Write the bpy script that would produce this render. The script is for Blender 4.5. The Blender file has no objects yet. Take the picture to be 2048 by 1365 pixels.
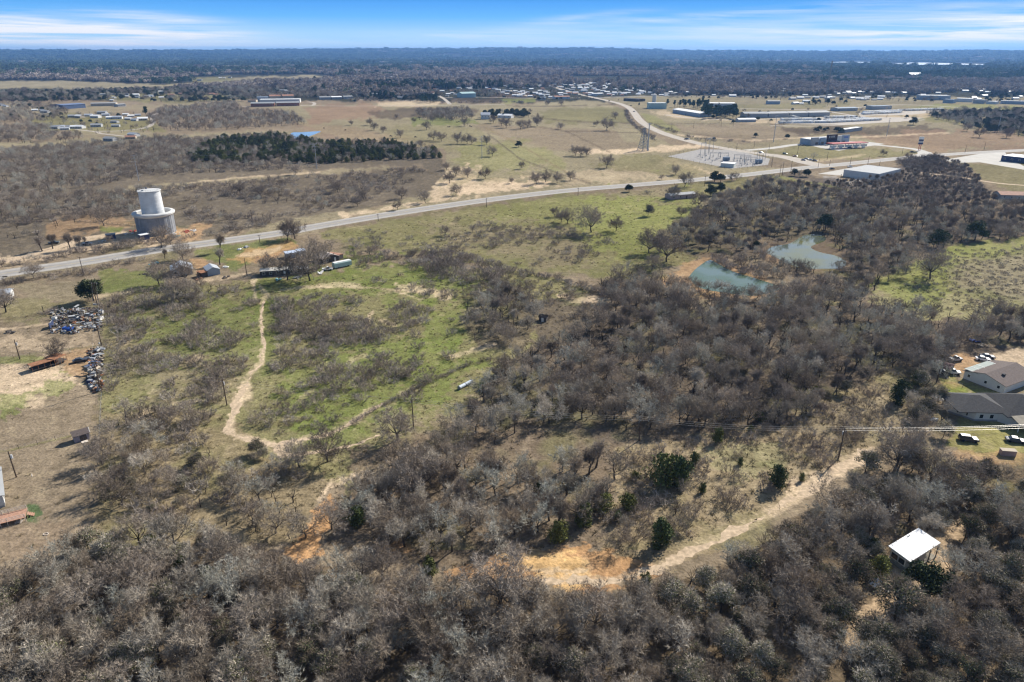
import bpy, math, random, os
import numpy as np
from mathutils import Matrix, Vector

# ------------------------------------------------------------------ camera
SC = bpy.context.scene
C = SC.collection
F = 1380.0
PITCH = math.atan(579 / F)
H = 100.0
CP, SP = math.cos(PITCH), math.sin(PITCH)
cam_d = bpy.data.cameras.new("camera")
cam_d.sensor_width = 36.0
cam_d.lens = F / 2048 * 36.0
cam_d.clip_start = 1.0
cam_d.clip_end = 60000.0
cam = bpy.data.objects.new("camera", cam_d)
cam.location = (0, 0, H)
cam.rotation_euler = (math.pi / 2 - PITCH, 0, 0)
C.objects.link(cam)
SC.camera = cam
# ------------------------------------------------------------------ light
EXPOSURE = 0.62
SC.view_settings.view_transform = 'Standard'
SC.view_settings.look = 'None'
SC.view_settings.exposure = EXPOSURE
SC.view_settings.gamma = 1.0
SUN_ELEV = math.radians(33.6)
SUN_AZ = math.radians(43.8)          # clockwise from +Y
sun_d = bpy.data.lights.new("sun", 'SUN')
sun_d.energy = 4.9
sun_d.angle = math.radians(0.5)
sun_d.color = (1.0, 0.94, 0.84)
sun = bpy.data.objects.new("sun", sun_d)
sun.rotation_euler = (math.pi / 2 - SUN_ELEV, 0, math.pi - SUN_AZ)
sun.location = (0, 0, 300)
C.objects.link(sun)

try:
    SC.cycles.max_bounces = 4
    SC.cycles.diffuse_bounces = 2
    SC.cycles.transparent_max_bounces = 4
    SC.cycles.volume_bounces = 0
    SC.cycles.use_denoising = True
    SC.cycles.sample_clamp_indirect = 4.0
    SC.cycles.pixel_filter_type = 'BLACKMAN_HARRIS'
    SC.cycles.filter_width = 1.3
except Exception:
    pass


def P(x, y, z=0.0):
    """the point of the plane z seen at photo position (x, y)"""
    a = (x - 1024) / F
    b = (y - 682.5) / F
    d = (a, CP - b * SP, -(SP + b * CP))
    t = (z - H) / d[2]
    return Vector((d[0] * t, d[1] * t, z))


def proj(X, Y, Z=0.0):
    z = Z - H
    dep = Y * CP - z * SP
    up = Y * SP + z * CP
    dep = np.where(np.abs(dep) < 1e-3, 1e-3, dep)
    return 1024 + F * X / dep, 682.5 - F * up / dep, dep


def dirang(x, y):
    a = (x - 1024) / F
    b = (y - 682.5) / F
    d = Vector((a, CP - b * SP, -(SP + b * CP))).normalized()
    return math.atan2(d.x, d.y), math.asin(d.z)


def height_at(xb, yb, yt):
    g = P(xb, yb)
    lo, hi = 0.0, 99.0
    for _ in range(40):
        m = (lo + hi) / 2
        if proj(g.x, g.y, m)[1] > yt:
            lo = m
        else:
            hi = m
    return lo


# ------------------------------------------------------------------ world: sky with thin cirrus
W = bpy.data.worlds.new("World")
SC.world = W
W.use_nodes = True
nt = W.node_tree
nt.nodes.clear()


def nd(t, tree=None, **kw):
    n = (tree or nt).nodes.new(t)
    for k, v in kw.items():
        setattr(n, k, v)
    return n


def lk(a, b, tree=None):
    (tree or nt).links.new(a, b)


def mth(op, a, b=None, c=None, tree=None, clamp=False):
    n = nd('ShaderNodeMath', tree, operation=op)
    n.use_clamp = clamp
    for i, v in enumerate((a, b, c)):
        if v is None:
            continue
        if isinstance(v, (int, float)):
            n.inputs[i].default_value = v
        else:
            lk(v, n.inputs[i], tree)
    return n.outputs[0]


out = nd('ShaderNodeOutputWorld')
bg = nd('ShaderNodeBackground')
sky = nd('ShaderNodeTexSky', sky_type='NISHITA')
sky.sun_disc = False
sky.sun_elevation = SUN_ELEV
sky.sun_rotation = SUN_AZ
sky.altitude = 100
sky.air_density = 1.0
sky.dust_density = 0.6
tc = nd('ShaderNodeTexCoord')
sep = nd('ShaderNodeSeparateXYZ')
lk(tc.outputs['Generated'], sep.inputs[0])
AZ = mth('ARCTAN2', sep.outputs[0], sep.outputs[1])
EL = mth('ARCSINE', sep.outputs[2])
ramp = nd('ShaderNodeValToRGB')
mr = nd('ShaderNodeMapRange')
mr.inputs[1].default_value = 0.0
mr.inputs[2].default_value = math.radians(12)
lk(EL, mr.inputs[0])
lk(mr.outputs[0], ramp.inputs[0])
cr = ramp.color_ramp
SKYK = 1.0
for i, (p, c) in enumerate([(0.0, (.58, .82, 1.0)), (0.10, (.42, .71, 1.0)), (0.2, (.16, .50, .98)), (0.36, (.035, .28, .88)), (1.0, (.03, .17, .55))]):
    e = cr.elements[i] if i < 2 else cr.elements.new(p)
    e.position = p
    e.color = (c[0] * SKYK, c[1] * SKYK, c[2] * SKYK, 1)
low = nd('ShaderNodeMixRGB', blend_type='MULTIPLY')
low.inputs[0].default_value = 1.0
lk(ramp.outputs[0], low.inputs[1])
k_ = 14.0 / (2 ** EXPOSURE)
low.inputs[2].default_value = (k_, k_, k_, 1)
# cirrus: streaky noise inside soft elongated areas of the sky
cv = nd('ShaderNodeCombineXYZ')
lk(mth('MULTIPLY', AZ, 5.0), cv.inputs[0])
lk(mth('ADD', mth('MULTIPLY', EL, 110.0), mth('MULTIPLY', AZ, 1.5)), cv.inputs[1])
cn = nd('ShaderNodeTexNoise')
cn.inputs['Scale'].default_value = 1.0
cn.inputs['Detail'].default_value = 5.0
cn.inputs['Roughness'].default_value = 0.6
cn.inputs['Distortion'].default_value = 0.4
lk(cv.outputs[0], cn.inputs['Vector'])
NZ = cn.outputs['Fac']
acc = None
clouds = [((40, 52), 230, 15, .03, 1.3), ((120, 78), 330, 12, .01, .9), ((297, 35), 85, 8, .05, 1.1), ((430, 65), 75, 7, .02, .8), ((60, 96), 500, 6, 0, .5),
          ((1170, 37), 90, 7, -.08, .8), ((1450, 30), 330, 7, -.06, .55), ((1500, 62), 420, 17, -.03, .5), ((1930, 60), 190, 12, -.03, 1.5), ((1700, 85), 520, 10, 0, .6),
          ((1950, 15), 240, 10, -.03, .35), ((950, 70), 180, 8, 0, .35), ((-300, 60), 300, 20, 0, 1.2), ((2300, 50), 300, 22, 0, 1.2)]
for (cx, cy), rx, ry, tilt, amp in clouds:
    a0, e0 = dirang(cx, cy)
    da = mth('SUBTRACT', AZ, a0)
    de = mth('SUBTRACT', mth('SUBTRACT', EL, e0), mth('MULTIPLY', da, -tilt))
    u = mth('POWER', mth('ABSOLUTE', mth('DIVIDE', da, rx / F)), 2.0)
    v = mth('POWER', mth('ABSOLUTE', mth('DIVIDE', de, ry / F)), 2.0)
    g = mth('MULTIPLY', mth('EXPONENT', mth('MULTIPLY', mth('ADD', u, v), -1.0)), amp)
    acc = g if acc is None else mth('ADD', acc, g)
# a loose field of the same cirrus elsewhere in the sky
cv2 = nd('ShaderNodeCombineXYZ')
lk(mth('MULTIPLY', AZ, 1.2), cv2.inputs[0])
lk(mth('MULTIPLY', EL, 9.0), cv2.inputs[1])
cn2 = nd('ShaderNodeTexNoise')
cn2.inputs['Detail'].default_value = 3.0
lk(cv2.outputs[0], cn2.inputs['Vector'])
hi = mth('MULTIPLY', mth('SUBTRACT', cn2.outputs['Fac'], 0.5, clamp=True), mth('MULTIPLY', mth('SUBTRACT', EL, 0.09, clamp=True), 8.0, clamp=True))
nz = mth('MULTIPLY', mth('SUBTRACT', NZ, 0.36, clamp=True), 3.0, clamp=True)
fac = mth('MULTIPLY', mth('ADD', acc, hi), nz, clamp=True)
cm = nd('ShaderNodeMixRGB')
lk(fac, cm.inputs[0])
lk(low.outputs[0], cm.inputs[1])
cm.inputs[2].default_value = (k_ * .97, k_ * .98, k_ * 1.0, 1)
# blend: low sky -> physical sky
mx = nd('ShaderNodeMixRGB')
mr2 = nd('ShaderNodeMapRange')
mr2.inputs[1].default_value = math.radians(4.6)
mr2.inputs[2].default_value = math.radians(9)
lk(EL, mr2.inputs[0])
lk(mr2.outputs[0], mx.inputs[0])
lk(cm.outputs[0], mx.inputs[1])
lk(sky.outputs[0], mx.inputs[2])
lk(mx.outputs[0], bg.inputs[0])
bg.inputs[1].default_value = 0.075
lk(bg.outputs[0], out.inputs[0])

# ------------------------------------------------------------------ materials
MATS = {}


def mat(name, col, rough=0.85, var=0.25, scale=1.5, rnd=0.0, rcol=None, metal=0.0, spec=0.2, bump=0.0, detail=3.0):
    """procedural: base colour varied by noise, and (rnd) from object to object"""
    if name in MATS:
        return MATS[name]
    m = bpy.data.materials.new(name)
    m.use_nodes = True
    t = m.node_tree
    b = t.nodes['Principled BSDF']
    b.inputs['Roughness'].default_value = rough
    b.inputs['Metallic'].default_value = metal
    b.inputs['Specular IOR Level'].default_value = spec
    co = nd('ShaderNodeTexCoord', t)
    n = nd('ShaderNodeTexNoise', t)
    n.inputs['Scale'].default_value = scale
    n.inputs['Detail'].default_value = detail
    lk(co.outputs['Object'], n.inputs['Vector'], t)
    mrr = nd('ShaderNodeMapRange', t)
    mrr.inputs[1].default_value = 0.3
    mrr.inputs[2].default_value = 0.7
    mrr.inputs[3].default_value = 1 - var
    mrr.inputs[4].default_value = 1 + var
    lk(n.outputs['Fac'], mrr.inputs[0], t)
    base = nd('ShaderNodeMixRGB', t)
    base.inputs[1].default_value = (*col, 1)
    base.inputs[2].default_value = (*(rcol or col), 1)
    oi = nd('ShaderNodeObjectInfo', t)
    base.inputs[0].default_value = 0
    f = mrr.outputs[0]
    if rcol:
        lk(oi.outputs['Random'], base.inputs[0], t)
    if rnd:
        r2 = mth('FRACT', mth('MULTIPLY', oi.outputs['Random'], 17.31, tree=t), tree=t)
        f = mth('MULTIPLY', f, mth('ADD', mth('MULTIPLY', r2, 2 * rnd, tree=t), 1 - rnd, tree=t), tree=t)
    sc = nd('ShaderNodeVectorMath', t, operation='SCALE')
    lk(base.outputs[0], sc.inputs[0], t)
    lk(f, sc.inputs['Scale'], t)
    lk(sc.outputs[0], b.inputs['Base Color'], t)
    if bump:
        bp = nd('ShaderNodeBump', t)
        bp.inputs['Strength'].default_value = bump
        lk(n.outputs['Fac'], bp.inputs['Height'], t)
        lk(bp.outputs[0], b.inputs['Normal'], t)
    MATS[name] = m
    return m


def ribbed(name, col, rough, step, axis=0, var=0.12, metal=0.0):
    """sheet metal or boards: fine ribs along one local axis"""
    if name in MATS:
        return MATS[name]
    m = mat(name, col, rough, var, 0.6, metal=metal, spec=0.4)
    t = m.node_tree
    b = t.nodes['Principled BSDF']
    co = nd('ShaderNodeTexCoord', t)
    s = nd('ShaderNodeSeparateXYZ', t)
    lk(co.outputs['Object'], s.inputs[0], t)
    w = mth('SINE', mth('MULTIPLY', s.outputs[axis], 2 * math.pi / step, tree=t), tree=t)
    bp = nd('ShaderNodeBump', t)
    bp.inputs['Strength'].default_value = 0.5
    bp.inputs['Distance'].default_value = 0.04
    lk(w, bp.inputs['Height'], t)
    lk(bp.outputs[0], b.inputs['Normal'], t)
    return m


# ------------------------------------------------------------------ helpers
def tag(o, label=None, cat=None, group=None, kind=None):
    if label:
        o['label'] = label
    if cat:
        o['category'] = cat
    if group:
        o['group'] = group
    if kind:
        o['kind'] = kind
    return o


def empty(name, loc, rz=0.0, label=None, cat=None, group=None, s=1.0):
    o = bpy.data.objects.new(name, None)
    o.empty_display_size = 0.5
    o.location = loc
    o.rotation_euler = (0, 0, rz)
    o.scale = (s, s, s)
    C.objects.link(o)
    return tag(o, label, cat, group)


class MB:
    def __init__(self):
        self.v = []
        self.f = []
        self.m = []

    def add(self, vs, fs, mi=0):
        n = len(self.v)
        self.v += [tuple(p) for p in vs]
        self.f += [tuple(n + i for i in f) for f in fs]
        self.m += [mi] * len(fs)

    def box(self, c, s, rz=0.0, mi=0, tilt=0.0):
        x, y, z = s[0] / 2, s[1] / 2, s[2] / 2
        ca, sa = math.cos(rz), math.sin(rz)
        vs = []
        for dx, dy, dz in ((-x, -y, -z), (x, -y, -z), (x, y, -z), (-x, y, -z), (-x, -y, z), (x, -y, z), (x, y, z), (-x, y, z)):
            if tilt:
                dy, dz = dy * math.cos(tilt) - dz * math.sin(tilt), dy * math.sin(tilt) + dz * math.cos(tilt)
            vs.append((c[0] + dx * ca - dy * sa, c[1] + dx * sa + dy * ca, c[2] + dz))
        self.add(vs, [(3, 2, 1, 0), (4, 5, 6, 7), (0, 1, 5, 4), (1, 2, 6, 5), (2, 3, 7, 6), (3, 0, 4, 7)], mi)

    def prism(self, pts, z0, z1, mi=0):
        n = len(pts)
        a = sum(pts[i][0] * pts[(i + 1) % n][1] - pts[(i + 1) % n][0] * pts[i][1] for i in range(n))
        if a < 0:
            pts = pts[::-1]
        vs = [(p[0], p[1], z0) for p in pts] + [(p[0], p[1], z1) for p in pts]
        fs = [tuple(range(n - 1, -1, -1)), tuple(range(n, 2 * n))]
        fs += [(i, (i + 1) % n, n + (i + 1) % n, n + i) for i in range(n)]
        self.add(vs, fs, mi)

    def tube(self, a, b, r0, r1=None, n=6, mi=0, caps=True):
        r1 = r0 if r1 is None else r1
        a, b = Vector(a), Vector(b)
        d = (b - a)
        if d.length < 1e-6:
            return
        d.normalize()
        u = d.orthogonal().normalized()
        w = d.cross(u)
        vs = []
        for p, r in ((a, r0), (b, r1)):
            for i in range(n):
                t = 2 * math.pi * i / n
                vs.append(p + u * (r * math.cos(t)) + w * (r * math.sin(t)))
        fs = [(i, (i + 1) % n, n + (i + 1) % n, n + i) for i in range(n)]
        if caps:
            fs += [tuple(range(n - 1, -1, -1)), tuple(range(n, 2 * n))]
        self.add(vs, fs, mi)

    def lathe(self, prof, n=32, c=(0, 0, 0), mi=0):
        vs = []
        for r, z in prof:
            for i in range(n):
                t = 2 * math.pi * i / n
                vs.append((c[0] + r * math.cos(t), c[1] + r * math.sin(t), c[2] + z))
        fs = []
        for k in range(len(prof) - 1):
            for i in range(n):
                j = (i + 1) % n
                fs.append((k * n + i, k * n + j, (k + 1) * n + j, (k + 1) * n + i))
        self.add(vs, fs, mi)

    def mesh(self, name, mats):
        me = bpy.data.meshes.new(name)
        me.from_pydata(self.v, [], self.f)
        for m in (mats if isinstance(mats, (list, tuple)) else [mats]):
            me.materials.append(m)
        if any(self.m):
            me.polygons.foreach_set('material_index', self.m)
        me.update()
        return me

    def build(self, name, mats, parent=None, loc=None, rz=0.0):
        o = bpy.data.objects.new(name, self.mesh(name, mats))
        C.objects.link(o)
        if parent:
            o.parent = parent
        if loc is not None:
            o.location = loc
            o.rotation_euler = (0, 0, rz)
        return o


def copy_tree(o, parent=None):
    c = o.copy()
    C.objects.link(c)
    c.parent = parent
    for ch in CHILD.get(o.name, []):
        copy_tree(ch, c)
    return c


CHILD = {}


def index_children():
    CHILD.clear()
    for ob in bpy.data.objects:
        if ob.parent:
            CHILD.setdefault(ob.parent.name, []).append(ob)


# ---- vectorised value noise
def vnoise(x, y, seed=0):
    xi = np.floor(x).astype(np.int64)
    yi = np.floor(y).astype(np.int64)
    fx = x - xi
    fy = y - yi
    fx = fx * fx * (3 - 2 * fx)
    fy = fy * fy * (3 - 2 * fy)

    def h(a, b):
        n = (a * 374761393 + b * 668265263 + seed * 1442695041) & 0xFFFFFFFF
        n = ((n ^ (n >> 13)) * 1274126177) & 0xFFFFFFFF
        n = n ^ (n >> 16)
        return (n & 0xFFFF) / 65535.0
    v00, v10, v01, v11 = h(xi, yi), h(xi + 1, yi), h(xi, yi + 1), h(xi + 1, yi + 1)
    return (v00 * (1 - fx) + v10 * fx) * (1 - fy) + (v01 * (1 - fx) + v11 * fx) * fy


def fbm(x, y, seed=0, o=4):
    s = 0
    a = 1.0
    t = 0
    for k in range(o):
        s = s + a * vnoise(x * 2 ** k + 17.3 * k, y * 2 ** k - 9.1 * k, seed + k)
        t += a
        a *= 0.55
    return s / t


def sdist(px, py, poly):
    """signed pixel distance to a polygon, positive inside"""
    n = len(poly)
    d2 = np.full(px.shape, 1e18)
    ins = np.zeros(px.shape, bool)
    for i in range(n):
        x0, y0 = poly[i]
        x1, y1 = poly[(i + 1) % n]
        dx, dy = x1 - x0, y1 - y0
        L = dx * dx + dy * dy + 1e-9
        t = np.clip(((px - x0) * dx + (py - y0) * dy) / L, 0, 1)
        d2 = np.minimum(d2, (px - x0 - t * dx) ** 2 + (py - y0 - t * dy) ** 2)
        if y0 != y1:
            c = ((y0 > py) != (y1 > py)) & (px < (x1 - x0) * (py - y0) / (y1 - y0) + x0)
            ins ^= c
    d = np.sqrt(d2)
    return np.where(ins, d, -d)


def ldist(px, py, line):
    d2 = np.full(px.shape, 1e18)
    for i in range(len(line) - 1):
        x0, y0 = line[i]
        x1, y1 = line[i + 1]
        dx, dy = x1 - x0, y1 - y0
        L = dx * dx + dy * dy + 1e-9
        t = np.clip(((px - x0) * dx + (py - y0) * dy) / L, 0, 1)
        d2 = np.minimum(d2, (px - x0 - t * dx) ** 2 + (py - y0 - t * dy) ** 2)
    return np.sqrt(d2)


def hill(X, Y):
    """far ridges that make the skyline (flat out to 5 km)"""
    r = np.hypot(X, Y)
    az = np.arctan2(X, Y)
    hx = 1024 + F * np.tan(np.clip(az, -1.2, 1.2)) / CP      # photo x of this bearing at the horizon
    prof = np.interp(hx, [-1500, 0, 120, 330, 560, 780, 1000, 1150, 1400, 1600, 1740, 1860, 1960, 2048, 3500],
                     [108, 114, 110, 101, 112, 140, 150, 145, 110, 96, 90, 96, 112, 104, 108])
    f = np.clip((r - 8600) / 5600, 0, 1)
    f = f * f * (3 - 2 * f)
    bumps = (fbm(X / 1500, Y / 1100, 5, 3) - 0.5) * 90 * np.clip((r - 8300) / 2500, 0, 1)
    far = np.clip((r - 14000) / 3000, 0, 1)
    z = f * (prof - 8) + bumps * (1 - 0.55 * f)
    return np.where(r > 8300, np.maximum(z * (1 - 0.1 * far), 0), 0.0)
# ------------------------------------------------------------------ ground sheet
PA = (.275, .235, .150)    # tan pasture
PB = (.240, .190, .132)    # brown pasture
PR = (.270, .185, .125)    # reddish pasture
G1 = (.150, .185, .048)   # fresh green
GY = (.225, .232, .080)   # yellow green
G2 = (.205, .185, .092)   # olive grass
SN = (.62, .48, .33)      # pale sand
OR = (.50, .29, .14)      # orange clay
DC = (.42, .27, .15)      # damp dirt
SC_ = (.150, .125, .094)  # scrub floor
LF = (.125, .100, .076)   # leaf litter
GV = (.42, .40, .38)      # gravel
DK = (.105, .08, .06)     # ploughed / dark weeds
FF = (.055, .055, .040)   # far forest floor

# (polygon in photo pixels, colour, softness px, edge waviness px, opacity)
LAYERS = [
    ([(-800, 196), (500, 200), (1000, 205), (2900, 200), (2900, 1900), (-800, 1900)], PB, 4, 4, 1),
    # far fields
    ([(-300, 163), (120, 161), (330, 170), (430, 160), (520, 155), (620, 150), (690, 157), (600, 168), (420, 174), (300, 180), (100, 178), (-300, 178)], PA, 3, 2, 1),
    ([(190, 184), (330, 182), (440, 189), (480, 200), (380, 206), (200, 203)], G2, 4, 4, .9),
    ([(380, 157), (460, 153), (470, 162), (390, 168)], G2, 2, 2, .8),
    ([(60, 182), (150, 182), (140, 196), (50, 194)], G2, 3, 4, .5),
    ([(400, 178), (520, 176), (530, 180), (410, 182)], GY, 2, 2, .6),
    ([(900, 108), (945, 107), (950, 114), (905, 114)], SN, 2, 2, .8),
    ([(700, 152), (860, 143), (790, 150), (690, 158)], PB, 2, 2, .7),
    ([(0, 208), (240, 210), (480, 204), (500, 212), (330, 214), (280, 222), (100, 236), (0, 240)], PA, 4, 4, .6),
    ([(60, 235), (150, 228), (310, 238), (330, 262), (230, 268), (120, 262), (60, 254)], G2, 4, 5, .9),
    ([(150, 262), (300, 262), (310, 276), (160, 272)], PA, 3, 3, .8),
    ([(-300, 284), (60, 286), (170, 272), (330, 270), (560, 262), (640, 262), (640, 280), (400, 285), (300, 284), (150, 292), (40, 298), (-300, 300)], PA, 3, 4, .95),
    ([(500, 210), (700, 208), (760, 206), (1030, 209), (1190, 200), (1225, 210), (1245, 222), (1260, 245), (1330, 285), (1430, 305), (1340, 315), (1560, 338), (1380, 358), (1130, 380), (900, 410), (700, 440), (840, 380), (890, 350), (890, 300), (700, 280), (640, 262), (600, 250), (560, 215)], PA, 3, 3, 1),
    ([(600, 212), (760, 206), (780, 224), (740, 238), (620, 245), (610, 225)], PR, 6, 8, .85),
    ([(590, 248), (720, 255), (800, 275), (870, 290), (830, 296), (640, 280)], PR, 10, 10, .45),
    ([(725, 222), (840, 215), (960, 216), (960, 226), (840, 234), (790, 240), (740, 232)], DK, 4, 4, .75),
    ([(940, 250), (1000, 246), (1230, 262), (1270, 290), (1290, 302), (1130, 305), (1040, 290), (960, 262)], PB, 5, 6, .8),
    ([(1080, 222), (1230, 214), (1250, 230), (1262, 246), (1150, 250), (1090, 245)], G2, 6, 8, .8),
    ([(760, 255), (960, 255), (1000, 300), (900, 310), (800, 285)], G2, 10, 14, .45),
    ([(930, 290), (1060, 285), (1150, 330), (1000, 350), (900, 330)], GY, 10, 14, .45),
    ([(820, 238), (950, 238), (960, 248), (830, 250)], G1, 3, 4, .6),
    ([(985, 185), (1060, 184), (1075, 196), (980, 197)], DK, 2, 2, .8),
    ([(900, 198), (1000, 198), (1000, 206), (920, 207)], DK, 2, 2, .6),
    ([(1000, 198), (1070, 197), (1070, 206), (1010, 207)], GY, 2, 2, .6),
    ([(755, 206), (830, 202), (900, 206), (860, 212), (750, 214)], SN, 3, 3, .5),
    # centre sand flats
    ([(845, 352), (900, 335), (960, 340), (960, 360), (1010, 362), (1060, 350), (1120, 372), (1040, 382), (930, 400), (870, 405), (860, 380)], SN, 6, 16, .75),
    ([(920, 372), (1030, 365), (1080, 374), (980, 388), (915, 392)], SN, 4, 6, .9),
    ([(850, 350), (1030, 335), (1060, 352), (880, 372)], G2, 8, 14, .4),
    ([(1130, 350), (1350, 330), (1420, 345), (1300, 362), (1130, 372)], SN, 8, 14, .35),
    ([(1330, 318), (1420, 342), (1452, 350), (1432, 352), (1320, 325)], SN, 3, 5, .8),
    ([(1290, 297), (1330, 292), (1420, 288), (1420, 295), (1345, 302), (1290, 306), (1150, 308), (1140, 303)], SN, 3, 3, .8),
    ([(1300, 306), (1420, 345), (1370, 352), (1180, 330)], G2, 5, 9, .7),
    # left scrub
    ([(-500, 300), (60, 296), (170, 285), (330, 275), (560, 266), (700, 285), (880, 300), (892, 350), (840, 395), (640, 440), (400, 470), (120, 515), (-500, 560)], SC_, 6, 6, .95),
    ([(200, 392), (300, 372), (520, 352), (640, 341), (840, 330), (850, 338), (640, 350), (420, 368), (260, 392), (180, 405)], PB, 5, 6, .9),
    ([(260, 376), (420, 361), (640, 344), (780, 334), (780, 338), (640, 350), (420, 367), (270, 383)], PA, 3, 5, .7),
    ([(90, 450), (150, 428), (280, 440), (290, 455), (200, 465), (100, 480)], DC, 6, 8, .55),
    ([(-300, 520), (60, 512), (180, 478), (230, 462), (300, 462), (400, 462), (380, 478), (310, 490), (200, 500), (100, 516), (0, 532), (-300, 560)], SN, 5, 8, .75),
    ([(200, 452), (248, 455), (240, 466), (200, 466)], G1, 3, 3, .7),
    ([(300, 455), (420, 452), (400, 478), (300, 485)], DC, 4, 6, .8),
    ([(560, 440), (800, 408), (960, 388), (1200, 368), (1200, 374), (960, 396), (800, 418), (600, 452), (480, 472)], PA, 4, 4, .8),
    ([(680, 428), (860, 400), (960, 390), (960, 394), (860, 408), (690, 436)], SN, 3, 5, .7),
    # right side beyond the highway
    ([(1190, 196), (1330, 192), (1740, 194), (2900, 196), (2900, 300), (2048, 293), (1600, 325), (1420, 295), (1310, 260), (1262, 215), (1220, 205)], PA, 3, 3, .9),
    ([(1320, 250), (1500, 250), (1620, 262), (1620, 275), (1480, 285), (1400, 275)], PB, 5, 6, .8),
    ([(1540, 250), (1700, 256), (1850, 250), (1900, 262), (1800, 272), (1600, 272)], DK, 5, 7, .75),
    ([(1280, 225), (1310, 230), (1360, 262), (1330, 262), (1290, 245)], GY, 3, 3, .5),
    ([(1720, 272), (2048, 256), (2900, 250), (2900, 296), (2048, 296), (1850, 305), (1750, 285)], PR, 6, 10, .7),
    ([(1840, 240), (1900, 246), (2048, 268), (2900, 290), (2900, 275), (2048, 255), (1930, 235), (1860, 230)], G2, 3, 6, .9),
    ([(1640, 234), (1730, 232), (1880, 222), (1860, 232), (1700, 245)], SN, 3, 4, .45),
    ([(1300, 222), (1400, 232), (1480, 240), (1660, 238), (1720, 240), (1720, 246), (1500, 246), (1400, 240), (1300, 230)], SN, 3, 4, .5),
    ([(1800, 212), (1900, 208), (2048, 215), (2900, 222), (2900, 232), (2048, 222), (1880, 220)], GY, 3, 4, .6),
    ([(1450, 210), (1700, 205), (1700, 212), (1450, 220)], G2, 3, 4, .6),
    ([(1600, 290), (1690, 296), (1850, 305), (1800, 312), (1700, 318), (1600, 322), (1540, 305)], G2, 4, 6, .8),
    ([(1620, 322), (1700, 312), (1740, 306), (1740, 309), (1700, 316), (1625, 327)], SN, 2, 2, .4),
    ([(1880, 318), (2048, 305), (2900, 300), (2900, 420), (2048, 385), (1960, 360), (1930, 335)], G2, 4, 5, .7),
    ([(1890, 312), (2000, 306), (2010, 325), (1940, 330)], PB, 3, 5, .7),
    # between the highway and the homestead / centre green field
    ([(640, 462), (900, 420), (1130, 390), (1340, 372), (1560, 352), (1760, 400), (1760, 480), (1500, 480), (1400, 520), (1250, 560), (1100, 545), (900, 520), (640, 480)], G2, 6, 8, 1),
    ([(1200, 392), (1310, 385), (1400, 410), (1440, 440), (1360, 470), (1290, 520), (1180, 500), (1140, 450)], GY, 14, 34, .85),
    ([(1000, 410), (1200, 395), (1200, 450), (950, 460)], GY, 14, 22, .45),
    ([(860, 440), (1150, 460), (1180, 520), (1100, 540), (900, 500)], PB, 16, 24, .55),
    ([(1180, 380), (1330, 372), (1360, 380), (1330, 395), (1230, 390)], PB, 5, 6, .7),
    ([(1400, 395), (1460, 400), (1440, 425), (1400, 420)], PA, 4, 6, .7),
    ([(1500, 360), (1640, 370), (1760, 400), (1760, 420), (1560, 390)], PB, 8, 12, .6),
    ([(1640, 352), (1780, 370), (1830, 375), (1760, 384), (1660, 362)], GV, 4, 5, .6),
    # pond banks
    ([(1320, 560), (1370, 530), (1410, 505), (1440, 520), (1540, 560), (1560, 600), (1400, 600), (1330, 590)], DC, 6, 8, .75),
    ([(1520, 470), (1560, 490), (1620, 470), (1680, 475), (1710, 530), (1660, 550), (1560, 530), (1500, 500)], DC, 6, 6, .6),
    # left pastures
    ([(-500, 600), (150, 545), (290, 520), (330, 560), (300, 600), (200, 620), (195, 850), (180, 1110), (100, 1180), (-500, 1230)], PB, 4, 4, 1),
    ([(20, 600), (90, 590), (130, 620), (60, 650), (0, 640)], G2, 10, 12, .7),
    ([(100, 610), (200, 600), (200, 640), (120, 645)], G2, 8, 10, .6),
    ([(30, 575), (170, 555), (200, 570), (160, 600), (60, 600)], PA, 8, 10, .5),
    ([(-300, 735), (80, 722), (150, 745), (165, 770), (100, 790), (30, 810), (-300, 840)], SN, 6, 14, .75),
    ([(-300, 660), (60, 665), (100, 690), (190, 670), (195, 700), (120, 712), (60, 700), (-300, 700)], SN, 8, 18, .4),
    ([(160, 690), (195, 700), (200, 730), (150, 760), (120, 720)], DC, 6, 10, .7),
    ([(-300, 722), (60, 712), (90, 718), (60, 728), (-300, 740)], G1, 4, 5, .7),
    ([(0, 800), (60, 780), (130, 755), (160, 765), (130, 790), (60, 800), (0, 850)], G1, 6, 14, .65),
    ([(55, 790), (95, 788), (90, 812), (55, 815)], SN, 5, 8, .5),
    ([(55, 1010), (80, 1005), (85, 1035), (50, 1050)], (.07, .13, .05), 6, 8, .8),
    ([(-200, 1060), (130, 1040), (190, 1060), (120, 1120), (-200, 1150)], PR, 10, 14, .25),
    # homestead
    ([(200, 545), (330, 540), (330, 590), (250, 600), (205, 590)], G1, 8, 12, .75),
    ([(380, 520), (410, 518), (425, 535), (420, 548), (395, 548)], DC, 3, 4, .9),
    ([(380, 500), (560, 478), (600, 485), (560, 500), (510, 520), (470, 545), (420, 520)], G1, 6, 10, .7),
    ([(455, 520), (500, 498), (580, 486), (596, 492), (560, 508), (545, 520), (510, 525), (480, 525)], OR, 4, 7, .62),
    ([(470, 512), (520, 498), (560, 497), (540, 508), (490, 520)], SN, 3, 6, .5),
    # big mid field
    ([(205, 600), (330, 575), (520, 560), (720, 535), (900, 530), (1110, 555), (1230, 590), (1180, 640), (1060, 700), (1000, 760), (900, 850), (760, 930), (700, 980), (560, 930), (300, 900), (200, 860)], G2, 6, 8, 1),
    ([(520, 560), (720, 520), (900, 530), (960, 560), (900, 620), (760, 590), (600, 600), (530, 600)], G1, 14, 34, .75),
    ([(500, 590), (560, 590), (560, 700), (540, 760), (500, 720)], G1, 14, 16, .6),
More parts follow.
